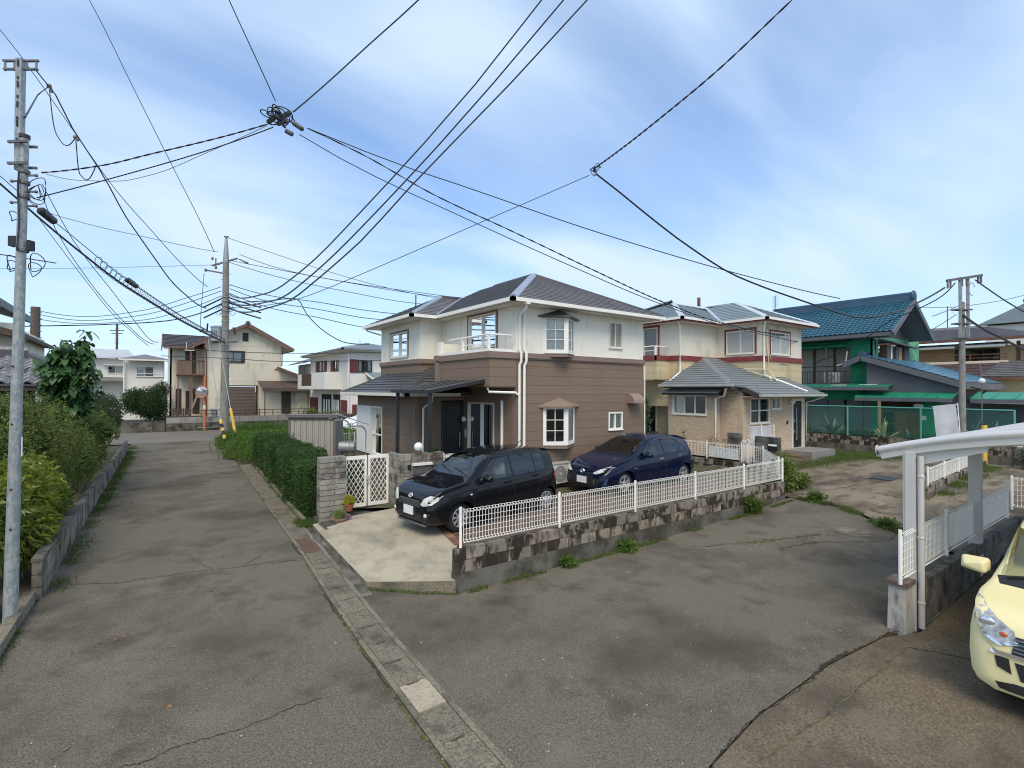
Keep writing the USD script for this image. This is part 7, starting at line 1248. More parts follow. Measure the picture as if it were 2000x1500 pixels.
for p in (F3 - r3*1.0 + V3(0, 0, 12.75), F3 - r3*.75 + V3(0, 0, 12.1), F3 - r3*1.5 + V3(0, 0, 11.9)): m.lathe(p, [(0, 0), (.09, .02), (.06, .1), (.10, .14), (.05, .24), (0, .26)], 8)
m.tube([F3 + r3*.95 + V3(0, 0, 12.85), F3 + r3*1.6 + V3(0, 0, 12.55)], [.05, .09], 6); t.part('insulator', m, ironM)
T3 = F3 - r3*.62; t.part('transformer', MB().lathe(T3 + V3(0, 0, 6.75), [(0, 0), (.38, .02), (.40, .1), (.40, 1.0), (.42, 1.02), (.42, 1.1), (.2, 1.18), (0, 1.2)], 18), greyT, smooth=40); m = MB()
for k in range(4): m.bar(T3 - u3*.40 + r3*(-.2 + k*.13) + V3(0, 0, 7.0), T3 - u3*.40 + r3*(-.2 + k*.13) + V3(0, 0, 7.55), .03, .05)
t.part('transformer_fins', m, ironM); t.part('transformer_arm', MB().bar(F3 - r3*1.5 + V3(0, 0, 6.65), F3 + r3*.9 + V3(0, 0, 6.75), .12, .12).bar(F3 - r3*1.9 + V3(0, 0, 7.55), F3 - r3*.9 + V3(0, 0, 7.45), .08, .1), ironM); t.part('fuse_switch', MB().tube([F3 - r3*1.85 + V3(0, 0, 7.5), F3 - r3*1.6 + V3(0, 0, 7.65)], .09, 6).tube([F3 - r3*1.35 + V3(0, 0, 7.5), F3 - r3*1.3 + V3(0, 0, 8.1)], .06, 6).tube([F3 + r3*.75 + V3(0, 0, 7.3), F3 + r3*.6 + V3(0, 0, 7.8)], .08, 6), plasB); t.part('drop_lead', MB().tube([F3 - r3*1.85 + V3(0, 0, 7.6), F3 - r3*1.8 + V3(0, 0, 9), F3 - r3*1.6 + V3(0, 0, 11.8)], .02, 4), cableM)
for z in np.arange(2.5, 12, .42): t.part('step_bolt', MB().bar(F3 + V3(0, 0, z) + r3*.2, F3 + V3(0, 0, z) + r3*.38, .03, .03) if int(z/.42) % 2 else MB().bar(F3 + V3(0, 0, z) - r3*.2, F3 + V3(0, 0, z) - r3*.38, .03, .03), ironM)
for z in (6.0, 6.5, 7.6, 8.2, 8.6, 9.0, 9.35, 9.7, 10.0): t.part('band', MB().lathe(F3 + V3(0, 0, z), [(.27, 0), (.27, .08)], 14), galv)
m = MB()
for z in (10.0, 9.62, 9.2): m.tube([F3 + r3*.25 + V3(0, 0, z), F3 + r3*1.3 + V3(0, 0, z - .35), F3 + r3*2.6 + V3(0, 0, z - .72)], .055, 5).tube([F3 - r3*.25 + V3(0, 0, z - .05), F3 - r3*1.6 + V3(0, 0, z - .7)], .055, 5)
t.part('cable_sleeve', m, cableM); m = MB()
for k in range(7):
    an = np.linspace(0, 2*math.pi, 15)[:-1]; c = F3 + r3*(-.5 + .17*k) + V3(0, 0, 9.0 + .12*(k % 3)); m.tube([c + r3*.22*math.cos(a) + V3(0, 0, .3*math.sin(a)) for a in an], .018, 4, closed=True)
t.part('cable_coil', m, cableG)
# right pole
rx, ry = 25.8, 5.66; Q3 = V3(rx, ry, 0)
t = Thing('utility_pole', 'slim weathered pole with twin steel extension channels beside the white banner on the right', 'utility pole', (rx, ry, .5)); t.part('pole', MB().tube([(rx, ry, .2), (rx, ry, 6.75)], [.115, .095], 16), poleC, smooth=40); t.part('pole_cap', MB().lathe((rx, ry, 6.72), [(.10, 0), (.08, .08), (0, .1)], 10), poleB); a3 = nrm(r3*.95 + u3*.1)
for s in (-1, 1): t.part('extension_channel', MB().bar(Q3 + a3*s*.165 - u3*.1 + V3(0, 0, 5.35), Q3 + a3*s*.165 - u3*.1 + V3(0, 0, 7.75), .10, .07), galv)
t.part('crossarm', MB().bar(Q3 - a3*.75 - u3*.12 + V3(0, 0, 7.60), Q3 + a3*.75 - u3*.12 + V3(0, 0, 7.85), .10, .09), ironM); m = MB()
for s in (-.72, -.6, .6, .72, .1, -.1): m.tube([Q3 + a3*s - u3*.12 + V3(0, 0, 7.42 + .17*s), Q3 + a3*s - u3*.12 + V3(0, 0, 7.72 + .17*s)], .035, 6)
t.part('insulator', m, ironM)
for z in (5.4, 5.95, 6.5): t.part('strap', MB().bar(Q3 - a3*.32 + V3(0, 0, z), Q3 + a3*.32 + V3(0, 0, z), .30, .05), ironM)
t.part('junction_box', MB().bar(Q3 - a3*.22 + V3(0, 0, 4.95), Q3 - a3*.22 + V3(0, 0, 5.15), .12, .12), plasB); t.part('hanger_wire', MB().tube([Q3 + V3(0, 0, 6.8), Q3 + V3(.02, 0, 7.4)], .012, 4), cableM)
an = np.linspace(.3, 5.2, 14); t.part('cable_loop', MB().tube([Q3 + a3*(.32 + .12*math.cos(a)) - u3*.12 + V3(0, 0, 7.3 + .25*math.sin(a)) for a in an], .012, 4), cableM)
t = Thing('lamp', 'round white globe lamp on a thin rod right of the slim pole', 'lamp', (26.6, 5.2, 2)); t.part('rod', MB().tube([(26.6, 5.25, .5), (26.6, 5.25, 3.9), (26.6, 5.3, 4.4)], .022, 5), ironM); t.part('globe', MB().ball((26.6, 5.25, 3.72), .11), globeM, smooth=True)
def plain_pole(label, x, y, h, r0, r1, mat, arms=()):
    t = Thing('utility_pole', label, 'utility pole', (x, y, 0)); t.part('pole', MB().tube([(x, y, 0), (x, y, h)], [r0, r1], 10), mat)
    for z, w in arms: t.part('crossarm', MB().bar(V3(x, y, z) - r3*w, V3(x, y, z) + r3*w, .1, .1), ironM)
    m = MB()
    for k in range(8): z = h - .3 - k*.33; m.bar(V3(x, y, z) - r3*.32, V3(x, y, z) + r3*.32, .04, .04)
    t.part('step_bolts', m, ironM)
plain_pole('dark brown pole with wires fanning right, left of the big leaved tree', -4.85, 36.5, 7.6, .22, .2, poleB)
plain_pole('small distant pole with a crossarm above the far white house roof', -3.3, 84.0, 11.8, .17, .12, poleB, ((10.9, .9), (10.5, .7)))
# cables
def resample(P, n):
    P = np.asarray(P, float); from_ = np.concatenate([[0], np.cumsum(np.linalg.norm(np.diff(P, axis=0), axis=1))])
    from scipy.interpolate import PchipInterpolator as PC
    s = np.linspace(0, from_[-1], n); return np.stack([PC(from_, P[:, k])(s) for k in range(3)], 1), from_[-1]
for lab, r0, r1, tw, P in WIRES:
    p, L = resample(P, 40); r = np.linspace(r0, r1, len(p))
    if tw:
        p, L = resample(P, 160); r = np.linspace(r0, r1, len(p)); tt = nrm(p[-1] - p[0]); a = nrm(np.cross(tt, (0, 0, 1))); b = np.cross(a, tt); s = np.linspace(0, L, len(p))*2*math.pi/max(.30, L/38); m = MB()
        for ph in (0, math.pi): m.tube(p + (r*.62)[:, None]*(np.cos(s + ph)[:, None]*a + np.sin(s + ph)[:, None]*b), r*.62, 5)
    else: m = MB().tube(p, r, 5)
    single('cable', m, cableM if r0 > .009 or tw or 'black' in lab else cableG, lab, 'cable')
def onwire(lab, px_):
    P = [w for w in WIRES if w[0].startswith(lab)][0][4]; p, L = resample(P, 900); q = p - V3(0, 0, HCAM); i = min(898, int(np.argmin(abs(1000 + FPX*(q @ _r)/(q @ _f) - px_)))); return p[i], nrm(p[i + 1] - p[i])
for lab, f0, L_ in (('black cable closure hanging nearest the steel pole', 92, .62), ('second black cable closure farther along the street cable', 258, 1.1)):
    # find the place along the messenger wire that stands at this share of the run
    c, d = onwire('thin messenger', px_=f0); t = Thing('cable_closure', lab, 'cable closure', c); t.part('case', MB().tube([c - d*L_/2, c - d*L_*.42, c + d*L_*.42, c + d*L_/2], [.03, .075, .075, .03], 10), plasB, smooth=40); t.part('clamp', MB().bar(c - d*L_*.3 + V3(0, 0, .08), c + d*L_*.3 + V3(0, 0, .08), .03, .04), ironM)
P, _ = resample([w for w in WIRES if w[0].startswith('thickest black')][0][4], 400); Pm, _ = resample([w for w in WIRES if w[0].startswith('thin messenger')][0][4], 400); m = MB(); k = 0; pts = []
for i in range(60, 330):
    c = (P[i] + Pm[i])/2; h = .5*np.linalg.norm(P[i] - Pm[i]) + .03; d = nrm(P[i] - P[i - 1]); a = nrm(np.cross(d, (0, 0, 1))); ph = i*1.25; pts.append(c + V3(0, 0, 1)*h*math.sin(ph) + a*h*.8*math.cos(ph) + d*.02)
pp_, _ = resample(pts, 1400); single('spiral_hanger', MB().tube(pp_, .008, 3), cableG, 'spiral wire wound round the thick street cable and its messenger wire', 'cable')
# tangle over the street and the small ring
def tangle(label, c, sc, seed, n, blocks):
    t = Thing('cable_junction', label, 'cable junction', c); rg = np.random.default_rng(seed); m = MB()
    for k in range(n):
        an = np.linspace(0, 2*math.pi, 19)[:-1]; e1 = nrm(rg.normal(size=3)*V3(1, 1, .6)); e2 = nrm(np.cross(e1, rg.normal(size=3))); q = V3(*c) + (r3*rg.normal(0, .10) + V3(0, 0, 1)*rg.normal(0, .055) + u3*rg.normal(0, .05))*sc; rr = rg.uniform(.05, .14)*sc; m.tube([q + e1*rr*math.cos(a) + e2*rr*.7*math.sin(a) for a in an], .008*sc, 5, closed=True)
    t.part('wire_loop', m, cableM)
    for k, (a, b, l, ang) in enumerate(blocks):
        q = V3(*c) + r3*a*sc + V3(0, 0, 1)*b*sc; d = nrm(r3*math.cos(ang) + V3(0, 0, 1)*math.sin(ang)); t.part('connector', MB().tube([q - d*l*sc/2, q - d*l*sc*.4, q + d*l*sc*.4, q + d*l*sc/2], [.015*sc, .032*sc, .032*sc, .015*sc], 8), M('connector', (.05, .065, .07), rough=.5, var=.3, sc=20) if not stage.GetPrimAtPath('/World/Looks/connector') else '/World/Looks/connector')
cj = V3(0, 0, HCAM) + 6.9*(_f + _r*(548 - 1000)/FPX - _u*(232 - 750)/FPX)
tangle('tangled knot of wires and connectors hanging over the street', cj, 1.0, 4, 11, [(-.13, -.02, .13, .6), (.06, .05, .20, .5), (.02, -.05, .16, .3), (.24, -.10, .18, -.6), (.12, -.19, .12, -.5), (-.03, .09, .08, -.7)])
cj2 = V3(0, 0, HCAM) + 7.4*(_f + _r*(1161 - 1000)/FPX - _u*(333 - 750)/FPX); tangle('small ring of looped wire joining the cables high over the yard', cj2, .55, 6, 6, [(0, 0, .1, .4)])
an = np.linspace(0, 2*math.pi, 19)[:-1]
cjl = [V3(0, 0, HCAM) + 11.2*(_f + _r*(x - 1000)/FPX - _u*(y - 750)/FPX) for x, y in ((96, 168), (148, 268), (188, 322))]
t = Thing('cable_junction', 'row of cable clamps and hanging loops just right of the steel pole\'s head', 'cable junction', cjl[1])
for a, b in zip(cjl[:-1], cjl[1:]):
    t.part('clamp', MB().ball(a, .05, 1).bar(a, a + (b - a)*.12, .04, .05), ironM); mid = (a + b)/2 - V3(0, 0, .55) - r3*.1; t.part('hanging_loop', MB().tube([a + (mid - a)*s + V3(0, 0, -.25*math.sin(s*math.pi)) for s in np.linspace(0, 1, 8)] + [mid + (b - mid)*s + V3(0, 0, -.2*math.sin(s*math.pi)) for s in np.linspace(0.1, 1, 8)], .011, 5), cableM)
t.part('jumper', MB().tube([cjl[0], cjl[0] - V3(0, 0, .2) - r3*.25, P3 + V3(0, 0, 7.1)], .013, 5), cableM)
bird = MB()
for p in ((1640, 617, 29), (1735, 610, 27.6)):
    pass
# ---------------------------------------------------------------- mirror post, guards
t = Thing('mirror_post', 'orange traffic mirror post at the end of the street', 'mirror post', (3.66, 46.3, 0)); t.part('post', MB().tube([(3.66, 46.3, 0), (3.66, 46.3, 4.3)], .075, 10), orangeM); t.part('white_band', MB().tube([(3.66, 46.3, 1.7), (3.66, 46.3, 2.0)], .08, 10), whiteM); t.part('mirror_hood', MB().lathe((3.42, 46.15, 3.05), [(.46, .12), (.50, 0), (.46, -.01)], 20, nrm(V3(-.35, -.9, -.1))), orangeM)
t.part('mirror', MB().lathe((3.42, 46.15, 3.05), [(.45, .0), (.3, .05), (0, .08)], 20, nrm(V3(-.35, -.9, -.1))), chromeM, smooth=True); t.part('bracket', MB().bar((3.45, 46.22, 3.2), (3.66, 46.3, 3.2), .06, .06), orangeM); t.part('base', MB().box(3.45, 3.87, 46.1, 46.5, -.05, .05), footM)
def guard(label, x, y, a, b, cuts):
    t = Thing('guy_guard', label, 'guy wire guard', (x, y, 0)); p, q = V3(x, y, .0), V3(x, y, 0) + V3(*a); t.part('sleeve', MB().tube([p, q], .085, 8), yellowM); t.part('cap', MB().ball(q, .085, 1), yellowM)
    for s in cuts: t.part('black_band', MB().tube([p + (q - p)*s, p + (q - p)*(s + .16)], .09, 8), plasB)
    t.part('guy_wire', MB().tube([q, q + V3(*b)], .022, 5), galv)
guard('plain yellow guy wire guard standing in the weeds by the far pole', 4.55, 35.5, (-.30, .5, 2.0), (-.35, 4.6, 5.5), [])
guard('worn black and yellow guy wire guard left of the plain yellow one', 3.75, 33.5, (-.25, .5, 1.45), (-.2, 5.6, 5.2), [.1, .42, .7])
# ---------------------------------------------------------------- gate of the brown house
pillar('gate_post', 'grey block gate post by the clipped hedge, left of the white lattice gate', 3.34, 3.97, 12.38, 12.68, .10, 12, .13, blockG, .7)
g = pillar('gate_wall', 'grey block gate wall with a letterbox and a globe lamp on top', 5.28, 6.40, 11.95, 12.13, .15, 8, .188, blockG, .4, cat='gate wall')
for r in range(8): [g.part('block', MB().box(5.20, 5.276, y_ + .006, y_ + .39, .15 + r*.188 + .007, .15 + (r + 1)*.188 - .007), blockG) for y_ in (11.95, 12.35)]
g.part('letterbox', MB().box(5.52, 6.02, 11.90, 11.96, 1.12, 1.34), ironM); g.part('letterbox_lid', MB().box(5.50, 6.04, 11.86, 11.96, 1.35, 1.41), whiteM); g.part('bell', MB().box(5.38, 5.46, 11.93, 11.96, 1.25, 1.38), plasB); g.part('lamp_base', MB().lathe((5.72, 12.04, 1.654), [(.07, 0), (.07, .05), (0, .05)], 12), rustM)
gl = g.part('lamp_globe', MB().ball((5.72, 12.04, 1.81), .12), globeM, smooth=True)
t = Thing('gate', 'white double leaf metal gate with a diagonal lattice between block posts', 'gate', (4.6, 12.75, .3))
for (x0, x1) in ((4.03, 4.60), (4.64, 5.19)):
    y0 = 12.75; z0, z1 = .30, 1.60; m = MB().box(x0, x0 + .055, y0 - .02, y0 + .02, z0, z1).box(x1 - .055, x1, y0 - .02, y0 + .02, z0, z1).box(x0 + .055, x1 - .055, y0 - .02, y0 + .02, z0, z0 + .09).box(x0 + .055, x1 - .055, y0 - .02, y0 + .02, z1 - .09, z1); lf_ = t.part('leaf_frame', m, whiteF); cl = sbox(x0 + .05, z0 + .08, x1 - .05, z1 - .08)
    for s in (-1, 1):
        for k in range(-8, 22):
            xa = x0 + k*.118; sg = shapely.LineString([(xa, z0), (xa + s*.80, z1)]).intersection(cl)
            if sg.length > .06 and sg.geom_type == 'LineString': (p, q) = list(sg.coords); t.part('lattice_bar', MB().bar((p[0], y0 + .007*s, p[1]), (q[0], y0 + .007*s, q[1]), .012, .026, up=(0, 1, 0)) if False else MB().bar((p[0], y0 + .007*s, p[1]), (q[0], y0 + .007*s, q[1]), .015, .010, up=(0, 1, 0)), whiteF)
t.part('latch', MB().box(4.57, 4.67, 12.70, 12.73, .98, 1.08), alu); t.part('latch_bar', MB().box(4.58, 4.66, 12.69, 12.72, .9, .93), alu)
single('gate_step', MB().box(3.36, 5.2, 11.93, 13.0, -.05, .155).box(3.3, 3.9, 11.75, 12.38, -.05, .125), M('dark_step', (.085, .075, .06), rough=.9, var=.2, sc=3, stain=[((.2, .19, .17), 3, .6, .72)]), kind='structure')
def pot(name, label, c, r, h, mat):
    t = Thing(name, label, 'flower pot', c); t.part('pot', MB().lathe(c, [(0, 0), (r*.7, 0), (r, h*.85), (r*1.1, h*.86), (r*1.1, h), (r*.95, h), (r*.9, h*.9), (0, h*.88)], 16), mat); return t
# ---------------------------------------------------------------- carport
t = Thing('carport', 'white aluminium carport with a curved roof rim beside the yellow car', 'carport', (9, 2.4, 0)); b_ = -t.base
pA = V3(8.79, 2.49, 0); pB = V3(11.89, 2.44, 0)
t.part('post', MB().bar(pA + V3(0, 0, -.05), pA + V3(0, 0, 2.45), .15, .15, up=(0, 1, 0)).bar(pA + V3(-.083, .0, -.05), pA + V3(-.083, .0, 2.44), .09, .02, up=(1, 0, 0)), alu); t.part('post', MB().bar(pB + V3(0, 0, -.05), pB + V3(0, 0, 2.55), .19, .16, up=(0, 1, 0)), alu)
t.part('downpipe', MB().tube([pA + V3(-.06, -.13, .02), pA + V3(-.06, -.13, 2.4)], .038, 10), alu, smooth=45); m = MB()
for z in (.35, 1.25, 2.1): m.lathe(pA + V3(-.06, -.13, z), [(.042, 0), (.046, .01), (.046, .03), (.042, .04)], 10)
t.part('pipe_clip', m, alu)
cv = lambda y: 2.425 + .44*(1 - ((y - .2)/2.70)**2)*1.0 if y > .2 else 2.865 - .02*(y - .2)**2
ys = np.linspace(2.86, -1.6, 26); X0, X1 = 8.72, 15.2
def sweep(sec, x0):
    m = MB(); R_ = []
    for i, y in enumerate(ys):
        dy = 1e-3; n = nrm(V3(0, -(cv(y + dy) - cv(y - dy))/(2*dy), 1)); R_.append([V3(x0 + a, y, cv(y)) + n*b for a, b in sec] )
    R_ = np.array(R_); R_ = np.concatenate([R_, R_[:, :1]], 1); m.grid(R_); m.poly(R_[0][:-1][::-1]); return m
rim = [(.07*math.cos(a) + .03, .055*math.sin(a)) for a in np.linspace(0, 2*math.pi, 15)[:-1]]
t.part('front_rim', sweep(rim, X0), alu, smooth=50); t.part('rim_fascia', sweep([(-.02, -.04), (.04, -.04), (.04, -.15), (-.02, -.13)], X0 + .02), alu); t.part('back_rim', sweep(rim, X1), alu, smooth=50)
t.part('rim_end', MB().lathe((X0 + .03, 2.87, cv(2.86)), [(.07, 0), (.07, .02), (0, .025)], 14, (0, 1, 0)), alu)
for k in range(6):
    xa = X0 + .13 + k*1.04; Pm = [[V3(xa + .02, y, cv(y) + .035), V3(xa + 1.0, y, cv(y) + .035)] for y in ys]; t.part('roof_panel', MB().grid(np.array(Pm)[:, ::-1]).grid(np.array(Pm) - V3(0, 0, .008)), polyc)
    t.part('roof_rib', MB().tube([V3(xa + 1.02, y, cv(y) + .03) for y in ys], .024, 6), alu)
for y in (2.75, 1.2, -.4): t.part('purlin', MB().bar((X0 + .1, y, cv(y) - .01), (X1, y, cv(y) - .01), .05, .06), alu)
for p in (pA, pB): t.part('bracket', MB().prism([p + V3(0, .09, 2.2), p + V3(0, .09, 2.46), p + V3(0, -.8, 2.63), p + V3(0, -.8, 2.52)], (.09, 0, 0)), alu)
t.part('edge_gutter', MB().bar((X0 + .1, 2.86, 2.38), (X1, 2.86, 2.38), .11, .10), alu)
t = Thing('concrete_post', 'short stained concrete post at the end of the fence before the carport post', 'post', (8.55, 2.56, 0)); t.part('post', MB().hexa([(8.40, 2.44, -.05), (8.72, 2.44, -.05), (8.72, 2.66, -.05), (8.40, 2.66, -.05), (8.42, 2.45, .62), (8.71, 2.45, .62), (8.71, 2.65, .62), (8.42, 2.65, .62)]), M('stained_white_concrete', (.42, .40, .35), rough=.9, var=.1, sc=5, bump=.4, stain=[((.12, .10, .08), 4, .50, .66, (1.5, 1.5, .5))])); t.part('cap', MB().box(8.39, 8.74, 2.42, 2.68, .62, .68), M('stained_cap', (.14, .10, .08), rough=.9, var=.3, sc=8))
# ---------------------------------------------------------------- white banners, planter and odd items
def banner(label, pts, pole, seed):
    c = np.mean(pts, 0); t = Thing('banner', label, 'banner', c); a, b, c2, d = map(np.array, pts); N, K = 10, 14; rg = np.random.default_rng(seed); Pm = []
    n = nrm(np.cross(b - a, d - a))
    for i in range(N + 1):
        u = i/N; Pm.append([(1 - u)*((1 - v)*a + v*d) + u*((1 - v)*b + v*c2) + n*(.03*math.sin(u*7 + v*3 + seed) + .02*math.sin(v*9))*(v if v < 1 else 1) for v in np.linspace(0, 1, K + 1)])
    t.part('cloth', MB().grid(Pm), clothM, smooth=True); t.part('pole', MB().tube(pole, .016, 6), whiteM); t.part('top_rod', MB().tube([a + (a - b)*.05, b + (b - a)*.05], .012, 5), whiteM)
    for v in (.03, .33, .66, .95): q = b*(1 - v) + c2*v; s = np.array(pole[0])*(v) + np.array(pole[1])*(1 - v); t.part('tie', MB().tube([q, s], .008, 4), whiteM)
banner('tilted blank white banner leaning in front of the right pole', [(25.5, 6.50, 2.70), (25.5, 5.80, 2.81), (25.5, 5.68, 1.55), (25.5, 6.38, 1.30)], [(25.5, 5.60, .5), (25.5, 5.74, 2.86)], 1)
banner('blank white double banner on poles before the cream annex\'s window', [(17.95, 9.92, 1.98), (17.95, 9.50, 2.02), (17.95, 9.52, 1.10), (17.95, 9.92, 1.10)], [(17.95, 9.47, .6), (17.95, 9.47, 2.1)], 2)
banner('second half of the blank white banner before the cream annex', [(17.95, 9.47, 2.0), (17.95, 9.10, 2.06), (17.95, 9.12, 1.10), (17.95, 9.48, 1.10)], [(17.95, 9.03, .6), (17.95, 9.03, 2.12)], 3)
pot('flower_pot', 'terracotta pot of yellow leaves hanging low on the lattice gate', (4.02, 12.35, .33), .115, .17, terra)
t = Thing('flower_bowl', 'wide planted bowl at the foot of the left gate post', 'flower pot', (3.72, 12.12, .13)); t.part('bowl', MB().lathe((3.72, 12.12, .126), [(0, 0), (.13, 0), (.20, .10), (.21, .13), (.17, .12), (0, .10)], 16), M('bowl_clay', (.26, .16, .13), rough=.8, var=.2, sc=9))
pot('flower_pot', 'orange pot at the left edge behind the steel pole', (-1.95, 10.2, .75), .15, .22, M('orange_pot', (.45, .15, .04), rough=.6, var=.15)); single('pot_shelf', MB().box(-3.2, -1.75, 10.0, 10.6, 0, .75), M('dark_shelf', (.03, .03, .03), rough=.8), 'dark low shelf behind the steel pole carrying an orange pot', 'shelf')
t = Thing('covered_seat', 'rounded white cloth cover over an unidentified object in front of the brown house door', 'table', (7.2, 12.7, .5)); t.part('cloth', MB().lathe((7.25, 12.75, .45), [(.52, .0), (.50, .35), (.46, .80), (.40, .93), (.2, .97), (0, .98)], 28), clothM, smooth=True); t.part('rim', MB().lathe((7.25, 12.75, 1.38), [(.44, -.03), (.46, 0), (.42, .02)], 28), M('grey_cloth', (.30, .30, .29), rough=.9))  # only a rounded cover is shaped; the object beneath is unidentified
single('air_tray', MB().box(19.0, 20.4, 5.9, 6.5, .46, .50), M('dark_tray', (.05, .055, .06), rough=.5), 'dark flat tray lying at the back of the slab', 'tray')
t = Thing('marker_post', 'short yellow marker post behind the slim pole', 'post', (26.4, 5.15, .5)); t.part('post', MB().tube([(26.4, 5.15, .5), (26.4, 5.15, 2.0)], .09, 8), yellowM); t.part('cap', MB().ball((26.4, 5.15, 2.02), (.09, .09, .05), 1), plasB)
# ---------------------------------------------------------------- plants
def leaves(C, N, L, W, rg, droop=.3, up=.4, jit=.9, curve=.25):
    """leaf pairs of triangles folded on the midrib: centres C, outward normals N"""
    C = np.asarray(C, float); n = len(C); d = np.asarray(N, float) + rg.normal(0, jit, (n, 3)); d[:, 2] += up - droop*0; d /= np.linalg.norm(d, axis=1, keepdims=True)
    s = np.cross(d, rg.normal(0, 1, (n, 3))); s /= np.linalg.norm(s, axis=1, keepdims=True) + 1e-9; nn = np.cross(s, d); l = L*rg.uniform(.6, 1.25, (n, 1)); w = W*rg.uniform(.7, 1.2, (n, 1))
    tip = C + d*l; tip[:, 2] -= (l*droop)[:, 0]; mid = C + d*l*.45; a = mid + s*w*.5 + nn*w*curve; b = mid - s*w*.5 + nn*w*curve
    V = np.stack([C, a, tip, b], 1).reshape(-1, 3); k = np.arange(n)[:, None]*4; F = np.concatenate([k + [[0, 1, 2]], k + [[0, 2, 3]]], 1).reshape(-1, 3); return MB().add(V, F)
def blades(C, h, w, rg, lean=.5):
    C = np.asarray(C, float); n = len(C); a = rg.uniform(0, 2*math.pi, n); d = np.stack([np.cos(a), np.sin(a), 0*a], 1); s = np.stack([-np.sin(a), np.cos(a), 0*a], 1); H = h*rg.uniform(.45, 1.3, (n, 1)); le = lean*rg.uniform(.2, 1.2, (n, 1))
    ww = w*rg.uniform(.7, 1.3, (n, 1)); m1 = C + V3(0, 0, 1)*H*.55 + d*H*le*.3; tp = C + V3(0, 0, 1)*H*(1 - le*.35) + d*H*le
    V = np.stack([C - s*ww/2, C + s*ww/2, m1 + s*ww*.42, m1 - s*ww*.42, tp], 1).reshape(-1, 3); k = np.arange(n)[:, None]*5; F = np.concatenate([k + [[0, 1, 2]], k + [[0, 2, 3]], k + [[3, 2, 4]]], 1).reshape(-1, 3); return MB().add(V, F)
def blob_points(blobs, n, rg, shell=.55):
    """points through a union of ellipsoids, denser near the skin; returns points and outward directions"""
    vol = np.array([b[3]*b[4]*b[5] for b in blobs])**.75; idx = rg.choice(len(blobs), n, p=vol/vol.sum()); B = np.array(blobs)[idx]; d = rg.normal(0, 1, (n, 3)); d /= np.linalg.norm(d, axis=1, keepdims=True); r = (shell + (1 - shell)*rg.random(n)**.7)[:, None]*rg.uniform(.88, 1.1, (n, 1))
    return B[:, :3] + d*r*B[:, 3:], d
def core(blobs, s=.62):
    m = MB()
    for b in blobs: m.ball(b[:3], np.array(b[3:])*s, 2)
    return m
def shrub(name, label, cat, base, blobs, n, L, W, mat, seed, stems=6, droop=.25, up=.3, jit=.7, cores=.6, group=None, zmin=.02):
    rg = np.random.default_rng(seed); t = Thing(name, label, cat, base, group=group); C, N = blob_points(blobs, n, rg); k = C[:, 2] > zmin; t.part('foliage', leaves(C[k], N[k], L, W, rg, droop, up, jit), mat, kind='stuff')
    if cores: t.part('inner_foliage', core(blobs, cores), coreM)  # solid dark balls, inner shade of the plant put into their colour
    m = MB(); b0 = V3(*base)
    for i in range(stems):
        b = blobs[i % len(blobs)]; q = V3(*b[:3]) + rg.normal(0, .15, 3); p0 = b0 + V3(rg.normal(0, .12), rg.normal(0, .12), 0); m.tube([p0, (p0 + q)/2 + rg.normal(0, .05, 3), q], [.03, .022, .012], 5)
    t.part('stem', m, stemM); return t
# clipped hedge along the street
rg = np.random.default_rng(31); hb = []
t = Thing('hedge', 'dark green clipped hedge along the gutter left of the gate', 'hedge', (3.9, 18, 0)); P_ = []; N_ = []
def hedge_half(y): return .46 + .06*math.sin(y*1.7) + .04*math.sin(y*4.1)
for i in range(46000):
    y = rg.uniform(13.2, 24.5); w = hedge_half(y); hh = 1.36 + .07*math.sin(y*1.25) + .05*math.sin(y*3.3 + 1); f = rg.choice(3, p=[.5, .38, .12]); xc = gut(y, .56) + .52
    if f == 0: p = (xc - w + rg.normal(0, .035) + .05*math.sin(y*6)*math.sin(i), y, rg.uniform(.06, hh)); nn = (-1, 0, .3)
    elif f == 1: p = (xc + rg.uniform(-w, w), y, hh + rg.normal(0, .045)); nn = (0, 0, 1)
    else: p = (xc + rg.uniform(-w, w), 13.15 + rg.normal(0, .05), rg.uniform(.06, hh)); nn = (0, -1, .3)
    P_.append(p); N_.append(nn)
t.part('foliage', leaves(P_, N_, .065, .036, rg, .1, .2, .75), leafHedge, kind='stuff'); m = MB()
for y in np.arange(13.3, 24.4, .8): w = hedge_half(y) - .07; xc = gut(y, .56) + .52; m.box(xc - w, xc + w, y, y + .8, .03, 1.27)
t.part('inner_foliage', m, coreM)  # solid dark boxes painted as the shaded inside of the hedge
for k in range(9): y = 13.6 + k*1.2; t.part('trunk', MB().tube([(gut(y, 1.0), y, -.05), (gut(y, 1.02), y, .8)], .03, 6), stemM)
single('planting_edge', MB().bar((gut(13.2, .53), 13.1, .0), (gut(24.3, .53), 24.3, .0), .10, .22), kerbM, 'low weathered concrete edging under the clipped hedge', 'edging')
